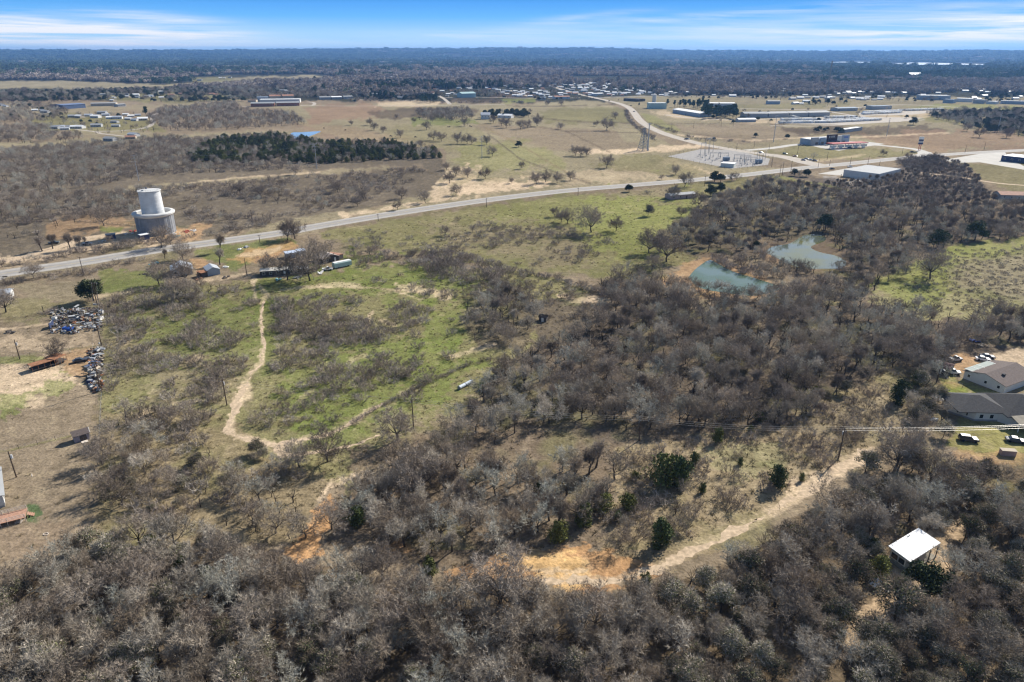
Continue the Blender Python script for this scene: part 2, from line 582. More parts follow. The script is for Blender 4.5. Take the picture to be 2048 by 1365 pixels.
    ([(560, 740), (720, 680), (850, 680), (960, 720), (900, 800), (760, 830), (640, 870), (560, 830)], G1, 14, 44, .65),
    ([(210, 620), (450, 600), (520, 650), (500, 800), (300, 800), (210, 700)], PB, 24, 34, .45),
    ([(250, 630), (420, 600), (515, 590), (510, 700), (440, 740), (300, 700)], G1, 14, 40, .6),
    ([(860, 620), (930, 600), (920, 700), (820, 740)], G1, 12, 22, .6),
    ([(720, 920), (840, 850), (940, 790), (970, 800), (860, 890), (760, 940)], PB, 12, 22, .8),
    ([(200, 820), (430, 830), (560, 920), (660, 960), (600, 1090), (180, 1090), (195, 900)], (.22, .175, .105), 12, 18, .85),
    ([(560, 850), (760, 830), (700, 900), (600, 890)], G1, 12, 20, .5),
    ([(700, 940), (780, 925), (740, 970), (690, 1000)], G1, 8, 12, .6),
    # forest floors
    ([(1080, 600), (1250, 560), (1400, 600), (1700, 600), (2900, 600), (2900, 760), (1900, 720), (1760, 760), (1600, 860), (1300, 900), (1000, 880), (940, 820), (1000, 740), (1070, 690)], LF, 8, 12, .9),
    ([(920, 640), (1000, 560), (1090, 600), (1050, 700), (960, 700)], LF, 8, 8, .8),
    ([(700, 900), (950, 840), (1250, 890), (1240, 960), (1200, 1100), (900, 1150), (640, 1090), (700, 980)], (.175, .135, .095), 8, 12, .9),
    ([(1300, 480), (1450, 380), (1700, 400), (2300, 410), (2300, 490), (1850, 500), (1800, 580), (1600, 600), (1560, 500), (1400, 520)], LF, 8, 8, .8),
    ([(1560, 345), (1700, 366), (1830, 320), (1940, 330), (1980, 390), (1900, 420), (1700, 400)], (.12, .10, .085), 6, 8, .85),
    ([(-900, 1200), (0, 1170), (150, 1110), (500, 1090), (800, 1170), (1180, 1200), (1480, 1120), (1620, 1025), (1740, 955), (1900, 930), (2900, 960), (2900, 2400), (-900, 2400)], (.155, .118, .078), 8, 14, 1),
    # right meadow
    ([(1740, 600), (1850, 520), (1900, 495), (2300, 470), (2300, 640), (2048, 630), (1850, 640)], (.25, .225, .120), 8, 10, 1),
    ([(1750, 560), (1830, 520), (1900, 500), (1960, 500), (1900, 540), (1900, 600), (1850, 620), (1790, 590)], GY, 12, 16, .8),
    ([(1900, 495), (2048, 475), (2300, 470), (2300, 485), (1960, 520)], GY, 8, 12, .7),
    ([(1900, 540), (2048, 500), (2300, 500), (2300, 600), (1960, 600)], (.22, .185, .13), 14, 22, .7),
    # lower right clearing
    ([(1230, 900), (1400, 870), (1560, 850), (1700, 780), (1800, 720), (1850, 760), (1850, 870), (1740, 900), (1620, 985), (1480, 1080), (1340, 1140), (1190, 1130), (1230, 1000)], (.285, .225, .140), 8, 12, 1),
    ([(1400, 900), (1560, 880), (1600, 920), (1460, 960)], (.27, .25, .13), 14, 22, .6),
    ([(1590, 830), (1760, 790), (1830, 800), (1800, 870), (1640, 880)], (.30, .245, .155), 14, 22, .6),
    ([(1590, 960), (1680, 915), (1745, 905), (1740, 925), (1640, 975), (1560, 1010)], SN, 8, 14, .65),
    ([(910, 1138), (990, 1120), (1100, 1100), (1180, 1095), (1300, 1130), (1330, 1150), (1270, 1160), (1190, 1185), (1080, 1160), (960, 1150)], OR, 7, 12, .85),
    ([(1000, 1118), (1080, 1105), (1150, 1108), (1190, 1150), (1140, 1175), (1060, 1150)], (.66, .44, .20), 6, 12, .7),
    ([(930, 1136), (1060, 1132), (1180, 1138), (1160, 1146), (1000, 1150)], SN, 4, 7, .6),
    ([(560, 1110), (600, 1080), (630, 1020), (660, 990), (672, 1000), (660, 1050), (640, 1085), (650, 1110), (600, 1125)], OR, 6, 9, .95),
    ([(745, 1090), (800, 1080), (830, 1100), (760, 1110)], OR, 6, 10, .45),
    ([(640, 985), (690, 950), (755, 940), (740, 955), (690, 970)], SN, 4, 6, .7),
    # yard of the two houses on the right
    ([(1870, 750), (1925, 755), (2000, 790), (2300, 810), (2300, 930), (1960, 915), (1890, 890), (1920, 850), (1905, 800)], (.26, .235, .095), 6, 8, 1),
    ([(1890, 775), (1930, 770), (1990, 800), (1920, 815), (1895, 800)], (.22, .27, .055), 6, 10, .7),
    ([(1875, 765), (1930, 760), (1925, 775), (1880, 780)], DC, 6, 8, .4),
    ([(1900, 900), (2060, 905), (2300, 910), (2300, 935), (1920, 925)], DC, 5, 7, .6),
    ([(1900, 705), (1960, 715), (1970, 725), (1925, 750), (1905, 740)], DC, 5, 8, .8),
    ([(1950, 715), (2048, 690), (2300, 680), (2300, 790), (2048, 750)], SN, 6, 10, .55),
    ([(2020, 800), (2300, 770), (2300, 800), (2040, 812)], SN, 4, 6, .5),
    # yard of the white roofed building
    ([(1690, 1240), (1740, 1200), (1790, 1140), (1850, 1060), (1930, 1030), (1970, 1045), (1900, 1080), (1905, 1150), (1870, 1200), (1780, 1240), (1730, 1300), (1680, 1310)], (.42, .31, .20), 6, 10, .9),
    ([(410, 1290), (470, 1255), (480, 1262), (420, 1300)], SN, 5, 8, .6),
]
TRACKS = [  # worn earth: (line, half width px, colour, opacity)
    ([(1060, 1160), (1220, 1160), (1300, 1142), (1360, 1115), (1440, 1075), (1520, 1040), (1590, 1000), (1650, 960), (1700, 925), (1745, 905)], 8, SN, .5),
    ([(524, 700), (522, 725), (500, 750), (485, 785), (465, 830), (458, 860), (470, 872), (520, 884), (560, 893), (600, 880), (660, 868), (700, 848), (745, 818)], 5, SN, .55),
    ([(490, 770), (492, 790), (480, 800)], 12, SN, .6), ([(462, 840), (460, 862)], 9, SN, .5), ([(640, 640), (660, 632)], 5, SN, .4), ([(700, 720), (730, 712)], 5, SN, .4), ([(800, 790), (830, 775)], 5, SN, .35), ([(620, 700), (640, 705)], 4, SN, .4), ([(380, 720), (400, 712)], 5, SN, .4), ([(300, 700), (330, 696)], 5, SN, .35), ([(900, 1150), (960, 1142), (1060, 1150)], 10, OR, .7), ([(350, 870), (380, 862)], 6, SN, .35), ([(760, 640), (790, 650)], 4, SN, .4), ([(530, 888), (565, 900)], 8, SN, .5),
    ([(505, 560), (512, 600), (524, 610), (522, 640), (528, 700), (526, 730)], 2.5, SN, .55),
    ([(520, 575), (535, 590), (525, 605)], 4, SN, .5),
    ([(880, 590), (840, 600), (790, 580), (730, 575), (600, 575)], 2, SN, .4),
    ([(900, 590), (850, 583), (800, 577), (840, 575)], 7, SN, .65),
    ([(1120, 590), (1150, 600), (1215, 600)], 5, SN, .75), ([(1120, 583), (1145, 595)], 3, SN, .6),
    ([(190, 595), (240, 586), (262, 585)], 3, SN, .6),
    ([(735, 655), (740, 630), (745, 625)], 3, SN, .55), ([(905, 712), (950, 700), (990, 688)], 4, SN, .6),
    ([(640, 575), (680, 568), (720, 575)], 5, SN, .5), ([(560, 580), (640, 572)], 3, SN, .4),
    ([(505, 570), (512, 560), (500, 548), (470, 552), (400, 562)], 3, SN, .6),
    ([(0, 660), (100, 648)], 1.5, SN, .7), ([(300, 790), (320, 780), (330, 785)], 5, SN, .5),
    ([(250, 670), (265, 665)], 5, SN, .5), ([(240, 690), (262, 680)], 4, SN, .4),
    ([(430, 805), (400, 800), (345, 808)], 2, SN, .4), ([(280, 835), (300, 820)], 6, SN, .35),
    ([(445, 740), (450, 720)], 3, SN, .4), ([(600, 800), (625, 782)], 4, SN, .35),
    ([(560, 710), (556, 690)], 3, SN, .4),
    ([(640, 1000), (655, 975), (665, 960), (720, 950)], 4, SN, .6),
    ([(1380, 1100), (1430, 1000), (1400, 950), (1380, 880)], 3, (.36, .28, .18), .5),
    ([(1690, 850), (1760, 800), (1780, 760), (1800, 730), (1790, 700)], 2.5, (.40, .33, .22), .5),
    ([(1690, 820), (1720, 850), (1750, 880)], 2.5, (.40, .33, .22), .45),
    ([(1760, 800), (1780, 830), (1770, 870)], 2.5, (.40, .33, .22), .45),
    ([(1430, 1065), (1500, 1000), (1560, 950), (1620, 930), (1700, 890)], 3, (.40, .32, .21), .4),
    ([(1060, 1110), (1130, 1085), (1200, 1040), (1230, 960)], 4, (.36, .27, .17), .5),
    ([(1940, 785), (1945, 800), (1930, 815)], 4, SN, .5),
    ([(1520, 350), (1640, 368), (1760, 400), (1790, 405)], 2, GY, .7),
    ([(1000, 245), (960, 250), (1010, 275), (1050, 296), (1140, 350), (1180, 365)], 1.5, (.22, .17, .10), .6),
    ([(975, 268), (1040, 318), (1110, 345), (1180, 368)], 1.3, DK, .55),
    ([(1080, 254), (1130, 262), (1220, 305)], 1.2, DK, .6), ([(1090, 238), (1150, 243), (1262, 247)], 1.0, DK, .7),
    ([(1130, 262), (1275, 266)], 1.0, DK, .6), ([(1010, 212), (1100, 213), (1230, 210)], .9, DK, .6),
    ([(0, 905), (75, 888), (150, 870)], 2, G2, .8), ([(0, 722), (80, 706), (190, 693)], 2, (.15, .14, .07), .6),
    ([(0, 640), (60, 632), (120, 620)], 2, DK, .5), ([(150, 443), (280, 453)], 1.2, DK, .8),
    ([(690, 855), (780, 800), (860, 762), (940, 730), (1000, 715)], 2.5, (.11, .10, .05), .7),
    ([(660, 800), (700, 770), (760, 745)], 2, (.11, .10, .05), .4),
    ([(1355, 270), (1500, 282), (1620, 275), (1740, 274), (1900, 266)], 1.2, SN, .6),
    ([(1318, 250), (1340, 262), (1500, 284)], 1.2, DK, .5), ([(1300, 248), (1490, 248), (1700, 252)], .9, DK, .4),
    ([(1850, 350), (1900, 355), (1960, 362)], 2, SN, .4), ([(200, 850), (195, 760), (200, 700), (205, 620)], 2, (.14, .13, .08), .5),
    ([(640, 345), (500, 354), (380, 366)], 1.3, SN, .5), ([(0, 538), (60, 530)], 2, SN, .3),
    ([(640, 455), (500, 476), (300, 508), (120, 537), (0, 560), (-60, 572)], 7, PA, .5),
    ([(1640, 340), (1300, 374), (1100, 394), (900, 420), (640, 461)], 3, DK, .35),
]


def paint(px, py, X, Y):
    col = np.empty(px.shape + (3,))
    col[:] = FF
    wn = fbm(px / 26, py / 11, 11, 3) - 0.5
    wn2 = fbm(px / 9, py / 4, 23, 3) - 0.5

    def over(a, c):
        a = a[..., None]
        return a * np.array(c)

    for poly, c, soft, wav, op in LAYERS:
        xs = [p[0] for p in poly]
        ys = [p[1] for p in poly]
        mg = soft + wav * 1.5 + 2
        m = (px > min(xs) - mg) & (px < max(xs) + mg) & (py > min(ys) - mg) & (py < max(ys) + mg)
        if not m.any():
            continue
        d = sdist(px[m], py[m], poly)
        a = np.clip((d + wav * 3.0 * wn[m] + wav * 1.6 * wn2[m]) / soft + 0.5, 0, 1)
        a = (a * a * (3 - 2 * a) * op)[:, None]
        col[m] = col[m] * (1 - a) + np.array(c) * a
    for line, hw, c, op in TRACKS:
        xs = [p[0] for p in line]
        ys = [p[1] for p in line]
        mg = hw * 3 + 4
        m = (px > min(xs) - mg) & (px < max(xs) + mg) & (py > min(ys) - mg) & (py < max(ys) + mg)
        if not m.any():
            continue
        d = ldist(px[m] + wn2[m] * hw * 2, py[m] + wn[m] * hw * 1.5, line)
        a = np.clip((hw * (1 + 2.2 * wn2[m]) - d) / (hw * .7) + 0.6, 0, 1) * op
        col[m] = col[m] * (1 - a[:, None]) + np.array(c) * a[:, None]
    # natural patchiness of the grass and soil
    r = np.hypot(X, Y)
    near = np.clip(1.6 - r / 900, 0, 1)
    n1 = fbm(X / 14, Y / 14, 31, 4)
    n2 = fbm(X / 3.2, Y / 3.2, 47, 3)
    n3 = fbm(X / 90, Y / 90, 53, 3)
    isg = np.clip((col[..., 1] - col[..., 0] * .93) * 18, 0, 1) * (r < 1200)
    # brown thatch in the green, green in the thatch
    a = np.clip((n1 - .5) * 6, 0, 1) * (.45 * isg)
    col = col * (1 - a[..., None]) + np.array((.215, .165, .10)) * a[..., None]
    a = np.clip((.46 - n1) * 6, 0, 1) * .30 * np.clip((py - 400) / 100, 0, 1) * (py < 1100) * np.clip((px - 195) / 20, 0, 1)
    col = col * (1 - a[..., None]) + np.array((.17, .19, .06)) * a[..., None]
    a = np.clip((n2 - .62) * 9, 0, 1) * .35 * near
    col = col * (1 - a[..., None]) + np.array((.12, .095, .06)) * a[..., None]
    a = np.clip((.36 - n2) * 9, 0, 1) * .22 * near
    col = col * (1 - a[..., None]) + np.array((.42, .34, .22)) * a[..., None]
    k = 1 + (n3 - .5) * .45 + (n1 - .5) * .35
    return np.clip(col * k[..., None], .01, .9)


def make_ground():
    # azimuth columns: fine across the view, coarse behind; rings fine where the photo looks
    fa = np.linspace(-52, 52, 1151)
    ca = np.linspace(52, 308, 60)[1:-1]
    az = np.radians(np.concatenate([fa, ca]))
    ys = np.linspace(1480, 106.2, 760)
    b = (ys - 682.5) / F
    rr = H * (CP - b * SP) / (SP + b * CP)
    rr = np.concatenate([[0.5, 15, 32, 48, 60], rr[rr > 66], [20500]])
    # denser rings for the far ridges
    rr = np.unique(np.concatenate([rr, np.linspace(5000, 20000, 120)]))
    na, nr = len(az), len(rr)
    A, R = np.meshgrid(az, rr)
    X = R * np.sin(A)
    Y = R * np.cos(A)
    Z = hill(X, Y)
    px, py, dep = proj(X, Y, np.zeros_like(X))
    bad = dep < 5
    px = np.where(bad, 1024 + 4000 * np.sign(X), px)
    py = np.where(bad, 2300, py)
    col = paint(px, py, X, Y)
    back = bad | (np.abs(A) > math.radians(52))
    if back.any():
        t = fbm(X / 60, Y / 60, 91, 3)[..., None]
        g = np.where(t > .5, np.array((.135, .105, .07)), np.array((.25, .21, .12)))
        g = np.where((R > 1500)[..., None], np.array(FF), g)
        col = np.where(back[..., None], g, col)
    # far woodland: green-black pines and brown hardwoods in bands
    f = np.clip((R - 1700) / 400, 0, 1) * (py < 197)
    v = np.stack([X, Y, Z], -1).reshape(-1, 3)
    me = bpy.data.meshes.new("ground")
    i = np.arange(nr - 1)[:, None] * na + np.arange(na)[None, :]
    j = np.arange(nr - 1)[:, None] * na + (np.arange(na)[None, :] + 1) % na
    q = np.stack([i, i + na, j + na, j], -1).reshape(-1, 4)
    # close the middle
    nq = len(q)
    me.vertices.add(len(v))
    me.vertices.foreach_set('co', v.astype(np.float32).ravel())
    me.loops.add(nq * 4 + na)
    me.loops.foreach_set('vertex_index', np.concatenate([q.ravel(), np.arange(na)]).astype(np.int32))
    me.polygons.add(nq + 1)
    me.polygons.foreach_set('loop_start', np.concatenate([np.arange(nq) * 4, [nq * 4]]).astype(np.int32))
    me.polygons.foreach_set('loop_total', np.concatenate([np.full(nq, 4), [na]]).astype(np.int32))
    me.update(calc_edges=True)
    # normals must look up
    if me.polygons[nq // 2].normal.z < 0:
        me.flip_normals()
    me.polygons.foreach_set('use_smooth', np.ones(nq + 1, bool))
    ca_ = me.color_attributes.new('soil', 'FLOAT_COLOR', 'POINT')
    rgba = np.concatenate([col.reshape(-1, 3), np.ones((len(v), 1))], 1)
    ca_.data.foreach_set('color', rgba.astype(np.float32).ravel())
    o = bpy.data.objects.new("ground", me)
    C.objects.link(o)
    o['kind'] = 'structure'
    m = bpy.data.materials.new("ground_soil_and_grass")
    m.use_nodes = True
    t = m.node_tree
    bs = t.nodes['Principled BSDF']
    bs.inputs['Roughness'].default_value = 1.0
    bs.inputs['Specular IOR Level'].default_value = 0.0
    at = nd('ShaderNodeAttribute', t, attribute_name='soil')
    co = nd('ShaderNodeTexCoord', t)

    def noise(scale, detail, dist=0.0):
        n = nd('ShaderNodeTexNoise', t)
        n.inputs['Scale'].default_value = scale
        n.inputs['Detail'].default_value = detail
        n.inputs['Distortion'].default_value = dist
        lk(co.outputs['Object'], n.inputs['Vector'], t)
        return n.outputs['Fac']
    a1 = noise(1.4, 6)
    a2 = noise(0.35, 5, .5)
    f1 = mth('ADD', mth('MULTIPLY', a1, 1.3, tree=t), .35, tree=t)
    f2 = mth('ADD', mth('MULTIPLY', a2, 1.1, tree=t), .45, tree=t)
    sc = nd('ShaderNodeVectorMath', t, operation='SCALE')
    lk(at.outputs['Color'], sc.inputs[0], t)
    lk(mth('MULTIPLY', f1, f2, tree=t), sc.inputs['Scale'], t)
    lk(sc.outputs[0], bs.inputs['Base Color'], t)
    bp = nd('ShaderNodeBump', t)
    bp.inputs['Strength'].default_value = 0.6
    bp.inputs['Distance'].default_value = 0.3
    lk(mth('ADD', a1, a2, tree=t), bp.inputs['Height'], t)
    lk(bp.outputs[0], bs.inputs['Normal'], t)
    me.materials.append(m)
    return o


ground = make_ground()


# ------------------------------------------------------------------ roads, tracks, pads
def struct(o):
    o['kind'] = 'structure'
    return o


def smooth_line(pts, n=8):
    """Catmull-Rom through world points"""
    out = []
    P_ = [pts[0] + (pts[0] - pts[1])] + list(pts) + [pts[-1] + (pts[-1] - pts[-2])]
    for i in range(1, len(P_) - 2):
        p0, p1, p2, p3 = P_[i - 1:i + 3]
        for k in range(n):
            t = k / n
            out.append(0.5 * ((2 * p1) + (p2 - p0) * t + (2 * p0 - 5 * p1 + 4 * p2 - p3) * t * t + (3 * p1 - p0 - 3 * p2 + p3) * t ** 3))
    out.append(P_[-2])
    return out


def strip(name, px, width, z, material, ragged=0.0, n=10, seed=1, off=0.0, world=None, dash=None):
    pts = world or smooth_line([P(*p) for p in px], n)
    rng = random.Random(seed)
    # resample
    out = [pts[0]]
    step = 1.1 if ragged else 12.0
    for a, b in zip(pts, pts[1:]):
        L = (b - a).length
        k = max(1, int(L / step))
        for i in range(1, k + 1):
            out.append(a.lerp(b, i / k))
    mb = MB()
    vs, fs = [], []
    wl = wr = 0.0
    dist = 0
    for i, p in enumerate(out):
        d = (out[min(i + 1, len(out) - 1)] - out[max(i - 1, 0)]).normalized()
        nrm = Vector((-d.y, d.x, 0))
        if ragged:
            wl = wl * .62 + rng.gauss(0, ragged) * .75
            wr = wr * .62 + rng.gauss(0, ragged) * .75
        w = width[min(len(width) - 1, int(i / len(out) * len(width)))] if isinstance(width, (list, tuple)) else width
        for s, e in ((1, wl), (-1, wr)):
            q = p + nrm * (off + s * (w / 2 + e))
            vs.append((q.x, q.y, z))
    for i in range(len(out) - 1):
        dist += (out[i + 1] - out[i]).length
        if dash and (dist % (2 * dash)) > dash:
            continue
        fs.append((2 * i, 2 * i + 1, 2 * i + 3, 2 * i + 2))
    mb.add(vs, fs)
    o = mb.build(name, material)
    if o.data.polygons[0].normal.z < 0:
        o.data.flip_normals()
    return struct(o)


def pad(name, pts, z, material):
    mb = MB()
    w = [P(*p) for p in pts]
    mb.add([(p.x, p.y, z) for p in w], [tuple(range(len(w)))])
    o = mb.build(name, material)
    if o.data.polygons[0].normal.z < 0:
        o.data.flip_normals()
    return struct(o)


M_asph = mat('worn_asphalt', (.34, .32, .30), .9, .10, .25)
M_paint = mat('road_paint', (.62, .60, .55), .8, .15, 1.0)
M_yel = mat('yellow_road_paint', (.55, .42, .12), .8, .15, 1.0)
M_conc = mat('pale_concrete', (.47, .445, .40), .9, .08, .1)
M_sand = mat('track_sand', (.50, .385, .265), 1.0, .32, .9, bump=.5, detail=6)
M_cal = mat('pale_gravel_road', (.44, .39, .33), 1.0, .15, .2)
M_grav = mat('grey_gravel', (.33, .31, .29), 1.0, .14, .3)

HW = [(-420, 640), (-60, 568), (0, 549), (150, 527), (300, 502.5), (450, 482), (560, 466.5), (640, 452), (760, 432), (880, 413.5), (1000, 397), (1130, 382), (1260, 371),
      (1380, 361), (1500, 349), (1600, 337), (1700, 327.5), (1800, 317), (1900, 309), (2048, 301), (2300, 291)]
hw_pts = smooth_line([P(*p) for p in HW], 10)
strip('highway', None, 15.0, .010, mat('road_shoulder', (.40, .375, .34), .9, .12, .3), world=hw_pts)
strip('highway_lane', None, 9.6, .013, M_asph, world=hw_pts)
for off in (-3.0, -1.4, 1.4, 3.0):
    strip('highway_lane', None, .7, .0145, mat('tyre_darkened_asphalt', (.29, .275, .26), .9, .12, .5), world=hw_pts, off=off)
for off, mt, wd in ((0.14, M_yel, .14), (-.14, M_yel, .14), (4.7, M_paint, .18), (-4.7, M_paint, .18)):
    strip('highway_line', None, wd, .016, mt, world=hw_pts, off=off)
SR = [(1652, 333), (1615, 326), (1590, 319), (1560, 313), (1480, 302), (1405, 289), (1345, 273), (1312, 261), (1290, 249), (1277, 238), (1269, 227), (1258, 216), (1240, 208),
      (1212, 201), (1176, 193), (1140, 184), (1110, 175), (1090, 169)]
sr_pts = smooth_line([P(*p) for p in SR], 8)
strip('side_road', None, [18, 14, 13, 13, 13, 13], .018, M_cal, world=sr_pts)
strip('side_road_line', None, .2, .024, M_yel, world=sr_pts[10:])
strip('frontage_drive', [(1492, 301), (1540, 297), (1590, 290), (1625, 288)], 10, .026, M_conc)
pad('petrol_station_forecourt', [(1610, 289), (1640, 281), (1740, 284.5), (1770, 288.5), (1700, 298), (1678, 302), (1640, 296)], .030, M_conc)
strip('forecourt_drive', [(1745, 290), (1790, 294), (1835, 300), (1850, 309), (1820, 317)], [10, 10, 10, 14, 18], .034, M_conc)
pad('parking_apron', [(1636, 348), (1690, 338), (1712, 334), (1722, 356), (1742, 366), (1722, 364), (1690, 352)], .020, M_conc)
pad('concrete_yard', [(1900, 318), (1960, 308), (2010, 305), (2020, 318), (2048, 333), (2048, 340), (1960, 325), (1920, 326), (1885, 322)], .020, M_conc)
strip('dirt_road', [(-60, 532), (40, 516), (130, 490), (180, 475), (240, 468)], 7, .012, M_sand, ragged=.5, seed=4)
strip('dirt_road', [(2060, 372), (1990, 366), (1900, 352), (1840, 346)], 4, .012, M_sand, ragged=.3, seed=5)
strip('dirt_track', [(524, 700), (522, 725), (500, 750), (485, 785), (465, 830), (458, 860), (470, 872), (520, 884), (560, 893)], [.5, .8, 1.5, 2.2, 1.3, 1.5], .012, M_sand, ragged=.55, seed=6)
strip('dirt_track', [(528, 700), (524, 660), (524, 620), (530, 600)], [1.0, .7, .9], .016, M_sand, ragged=.35, seed=16)
strip('dirt_track', [(545, 895), (560, 888), (600, 880), (660, 868), (700, 848), (745, 818), (770, 808)], [2.4, 1.8, 1.5, 1.1], .020, M_sand, ragged=.4, seed=7)
strip('dirt_track', [(575, 912), (620, 905), (700, 892), (760, 870)], [1.6, 1.0, .7], .012, M_sand, ragged=.3, seed=8)
strip('dirt_track', [(560, 892), (556, 900), (575, 912)], [2.6], .028, M_sand, ragged=.4, seed=9)
strip('dirt_track', [(1040, 1158), (1130, 1164), (1220, 1160), (1300, 1142), (1360, 1115), (1440, 1075), (1520, 1040), (1590, 1000), (1650, 960), (1700, 925), (1745, 905)], [1.7, 2.0, 2.2, 2.2, 2.7, 3.6], .012, M_sand, ragged=.75, seed=10)
# far roads
strip('railway_embankment', [(1190, 195.5), (1330, 192.5), (1500, 194), (1740, 194.5), (1900, 199), (2100, 204)], 12, .02, M_grav)
strip('gravel_road', [(600, 211.5), (700, 212.5), (900, 211), (1010, 209)], 6, .012, M_cal)
strip('gravel_road', [(480, 214), (600, 212), (625, 211), (628, 206), (615, 204)], 7, .018, M_cal)
strip('village_road', [(190, 263), (240, 262), (290, 256), (306, 246), (305, 236), (312, 226)], 7, .012, M_cal)
strip('village_road', [(150, 259), (190, 264), (206, 268), (260, 274)], 5, .018, M_cal)
strip('village_road', [(640, 197), (760, 200), (830, 202)], 7, .012, M_cal)
strip('town_street', [(860, 184), (885, 196), (900, 209)], 8, .018, M_cal)
strip('town_street', [(880, 196), (960, 195), (1060, 197), (1160, 196)], 9, .012, M_cal)
strip('town_street', [(1020, 181), (1060, 194)], 8, .024, M_cal)
strip('gravel_road', [(1330, 230), (1400, 238), (1500, 240), (1620, 233), (1700, 231)], 7, .012, M_cal)
strip('gravel_road', [(1480, 218), (1660, 219), (1800, 210), (1960, 218), (2100, 226)], 8, .018, M_cal)
strip('gravel_road', [(1660, 224), (1720, 233), (1780, 238)], 8, .024, M_cal)
strip('gravel_road', [(1540, 252), (1650, 252), (1780, 244), (1850, 240)], 6, .012, M_cal)
pad('storage_yard_gravel', [(1550, 248), (1580, 236), (1720, 234), (1850, 236), (1800, 244), (1680, 250)], .008, M_cal)
pad('storage_yard_gravel', [(1716, 226), (1760, 220), (1880, 218), (1900, 222), (1820, 230), (1720, 232)], .010, M_cal)
pad('substation_gravel', [(1336, 313), (1400, 299), (1470, 300), (1540, 318), (1536, 330), (1462, 338)], .010, M_grav)


# ------------------------------------------------------------------ water
def water(name, pts, col, rough=.06, z=.03):
    m = bpy.data.materials.new(name + '_surface')
    m.use_nodes = True
    t = m.node_tree
    b = t.nodes['Principled BSDF']
    b.inputs['Roughness'].default_value = rough
    b.inputs['Specular IOR Level'].default_value = .5
    co = nd('ShaderNodeTexCoord', t)
    n = nd('ShaderNodeTexNoise', t)
    n.inputs['Scale'].default_value = .05
    lk(co.outputs['Object'], n.inputs['Vector'], t)
    r = nd('ShaderNodeValToRGB', t)
    r.color_ramp.elements[0].position = .4
    r.color_ramp.elements[1].position = .6
    r.color_ramp.elements[0].color = (*col[0], 1)
    r.color_ramp.elements[1].color = (*col[1], 1)
    lk(n.outputs['Fac'], r.inputs[0], t)
    lk(r.outputs[0], b.inputs['Base Color'], t)
    n2 = nd('ShaderNodeTexNoise', t)
    n2.inputs['Scale'].default_value = 1.5
    lk(co.outputs['Object'], n2.inputs['Vector'], t)
    bp = nd('ShaderNodeBump', t)
    bp.inputs['Strength'].default_value = .08
    bp.inputs['Distance'].default_value = .04
    lk(n2.outputs['Fac'], bp.inputs['Height'], t)
    lk(bp.outputs[0], b.inputs['Normal'], t)
    w = smooth_line([P(*p) for p in pts] + [P(*pts[0])], 6)[:-1]
    mb = MB()
    mb.add([(p.x, p.y, z) for p in w], [tuple(range(len(w)))])
    o = mb.build(name, m)
    if o.data.polygons[0].normal.z < 0:
        o.data.flip_normals()
    return struct(o)


POND1 = [(1376, 556), (1392, 538), (1418, 521), (1436, 528), (1470, 545), (1520, 560), (1560, 575), (1540, 586), (1500, 592), (1450, 586), (1400, 576)]
POND2 = [(1530, 505), (1545, 494), (1580, 487), (1612, 470), (1645, 472), (1650, 482), (1622, 494), (1640, 505), (1672, 512), (1692, 524), (1684, 536), (1650, 538), (1600, 536), (1560, 520)]
POND3 = [(578, 276), (584, 266), (604, 265), (640, 263), (632, 268), (610, 276), (596, 278)]
LAKE1 = [(1790, 127.5), (1830, 125.5), (1880, 126.5), (1970, 129), (1960, 131), (1880, 131.5), (1820, 130)]
LAKE2 = [(1652, 125.5), (1690, 123.8), (1740, 124.8), (1720, 126.4), (1680, 126.6)]
water('pond', POND1, ((.095, .14, .115), (.06, .10, .035)))
water('pond', POND2, ((.10, .12, .095), (.13, .125, .018)))
water('stock_pond', POND3, ((.30, .42, .50), (.25, .36, .42)))
water('lake', LAKE1, ((.5, .56, .6), (.5, .56, .6)), .3)
water('lake', LAKE2, ((.5, .56, .6), (.5, .56, .6)), .3)
# ------------------------------------------------------------------ small houses seen far off: x, y, size, roof kind, turn, where
rngH = random.Random(5)
HOUSES = []


def hs(where, pts, vs, s=(.62, 1.0)):
    for x, y in pts:
        HOUSES.append((x, y, rngH.uniform(*s), rngH.choice(vs), rngH.uniform(-.5, .5), where))


hs('in the village at far left', [(146, 235), (160, 236), (178, 233), (192, 236), (205, 228), (222, 238), (212, 232), (236, 238), (252, 231), (262, 234), (276, 232), (270, 242), (286, 241), (120, 257), (112, 258), (130, 260),
                                 (140, 256), (152, 257), (160, 257), (194, 254), (232, 254), (70, 222), (86, 223), (91, 226), (2, 212), (12, 214), (230, 246), (258, 240)], [0, 1, 2, 2, 3])
hs('below the village in the tan field', [(262, 278), (268, 273), (222, 282)], [2, 1, 5])
hs('among trees above the far left field', [(26, 156), (52, 158), (7, 185), (224, 190), (228, 197), (226, 203), (252, 191), (256, 195), (272, 192), (276, 196), (294, 195), (303, 194), (322, 185), (323, 197), (206, 191)], [0, 2, 4, 3])
hs('on the green land left of the school', [(352, 164), (380, 161), (402, 161), (398, 162), (441, 157), (449, 157), (460, 156), (344, 192), (362, 190), (424, 190), (432, 191)], [0, 2, 5, 3, 4])
hs('in the woods behind the school', [(578, 160), (594, 160), (602, 166), (624, 159), (622, 164), (616, 169), (565, 183), (572, 183), (664, 156), (676, 163), (650, 176)], [0, 0, 2])
hs('left of the tall pines above the town', [(708, 181), (700, 182), (757, 158), (784, 156), (812, 145), (852, 153), (744, 189), (754, 190), (800, 198)], [0, 2, 1])
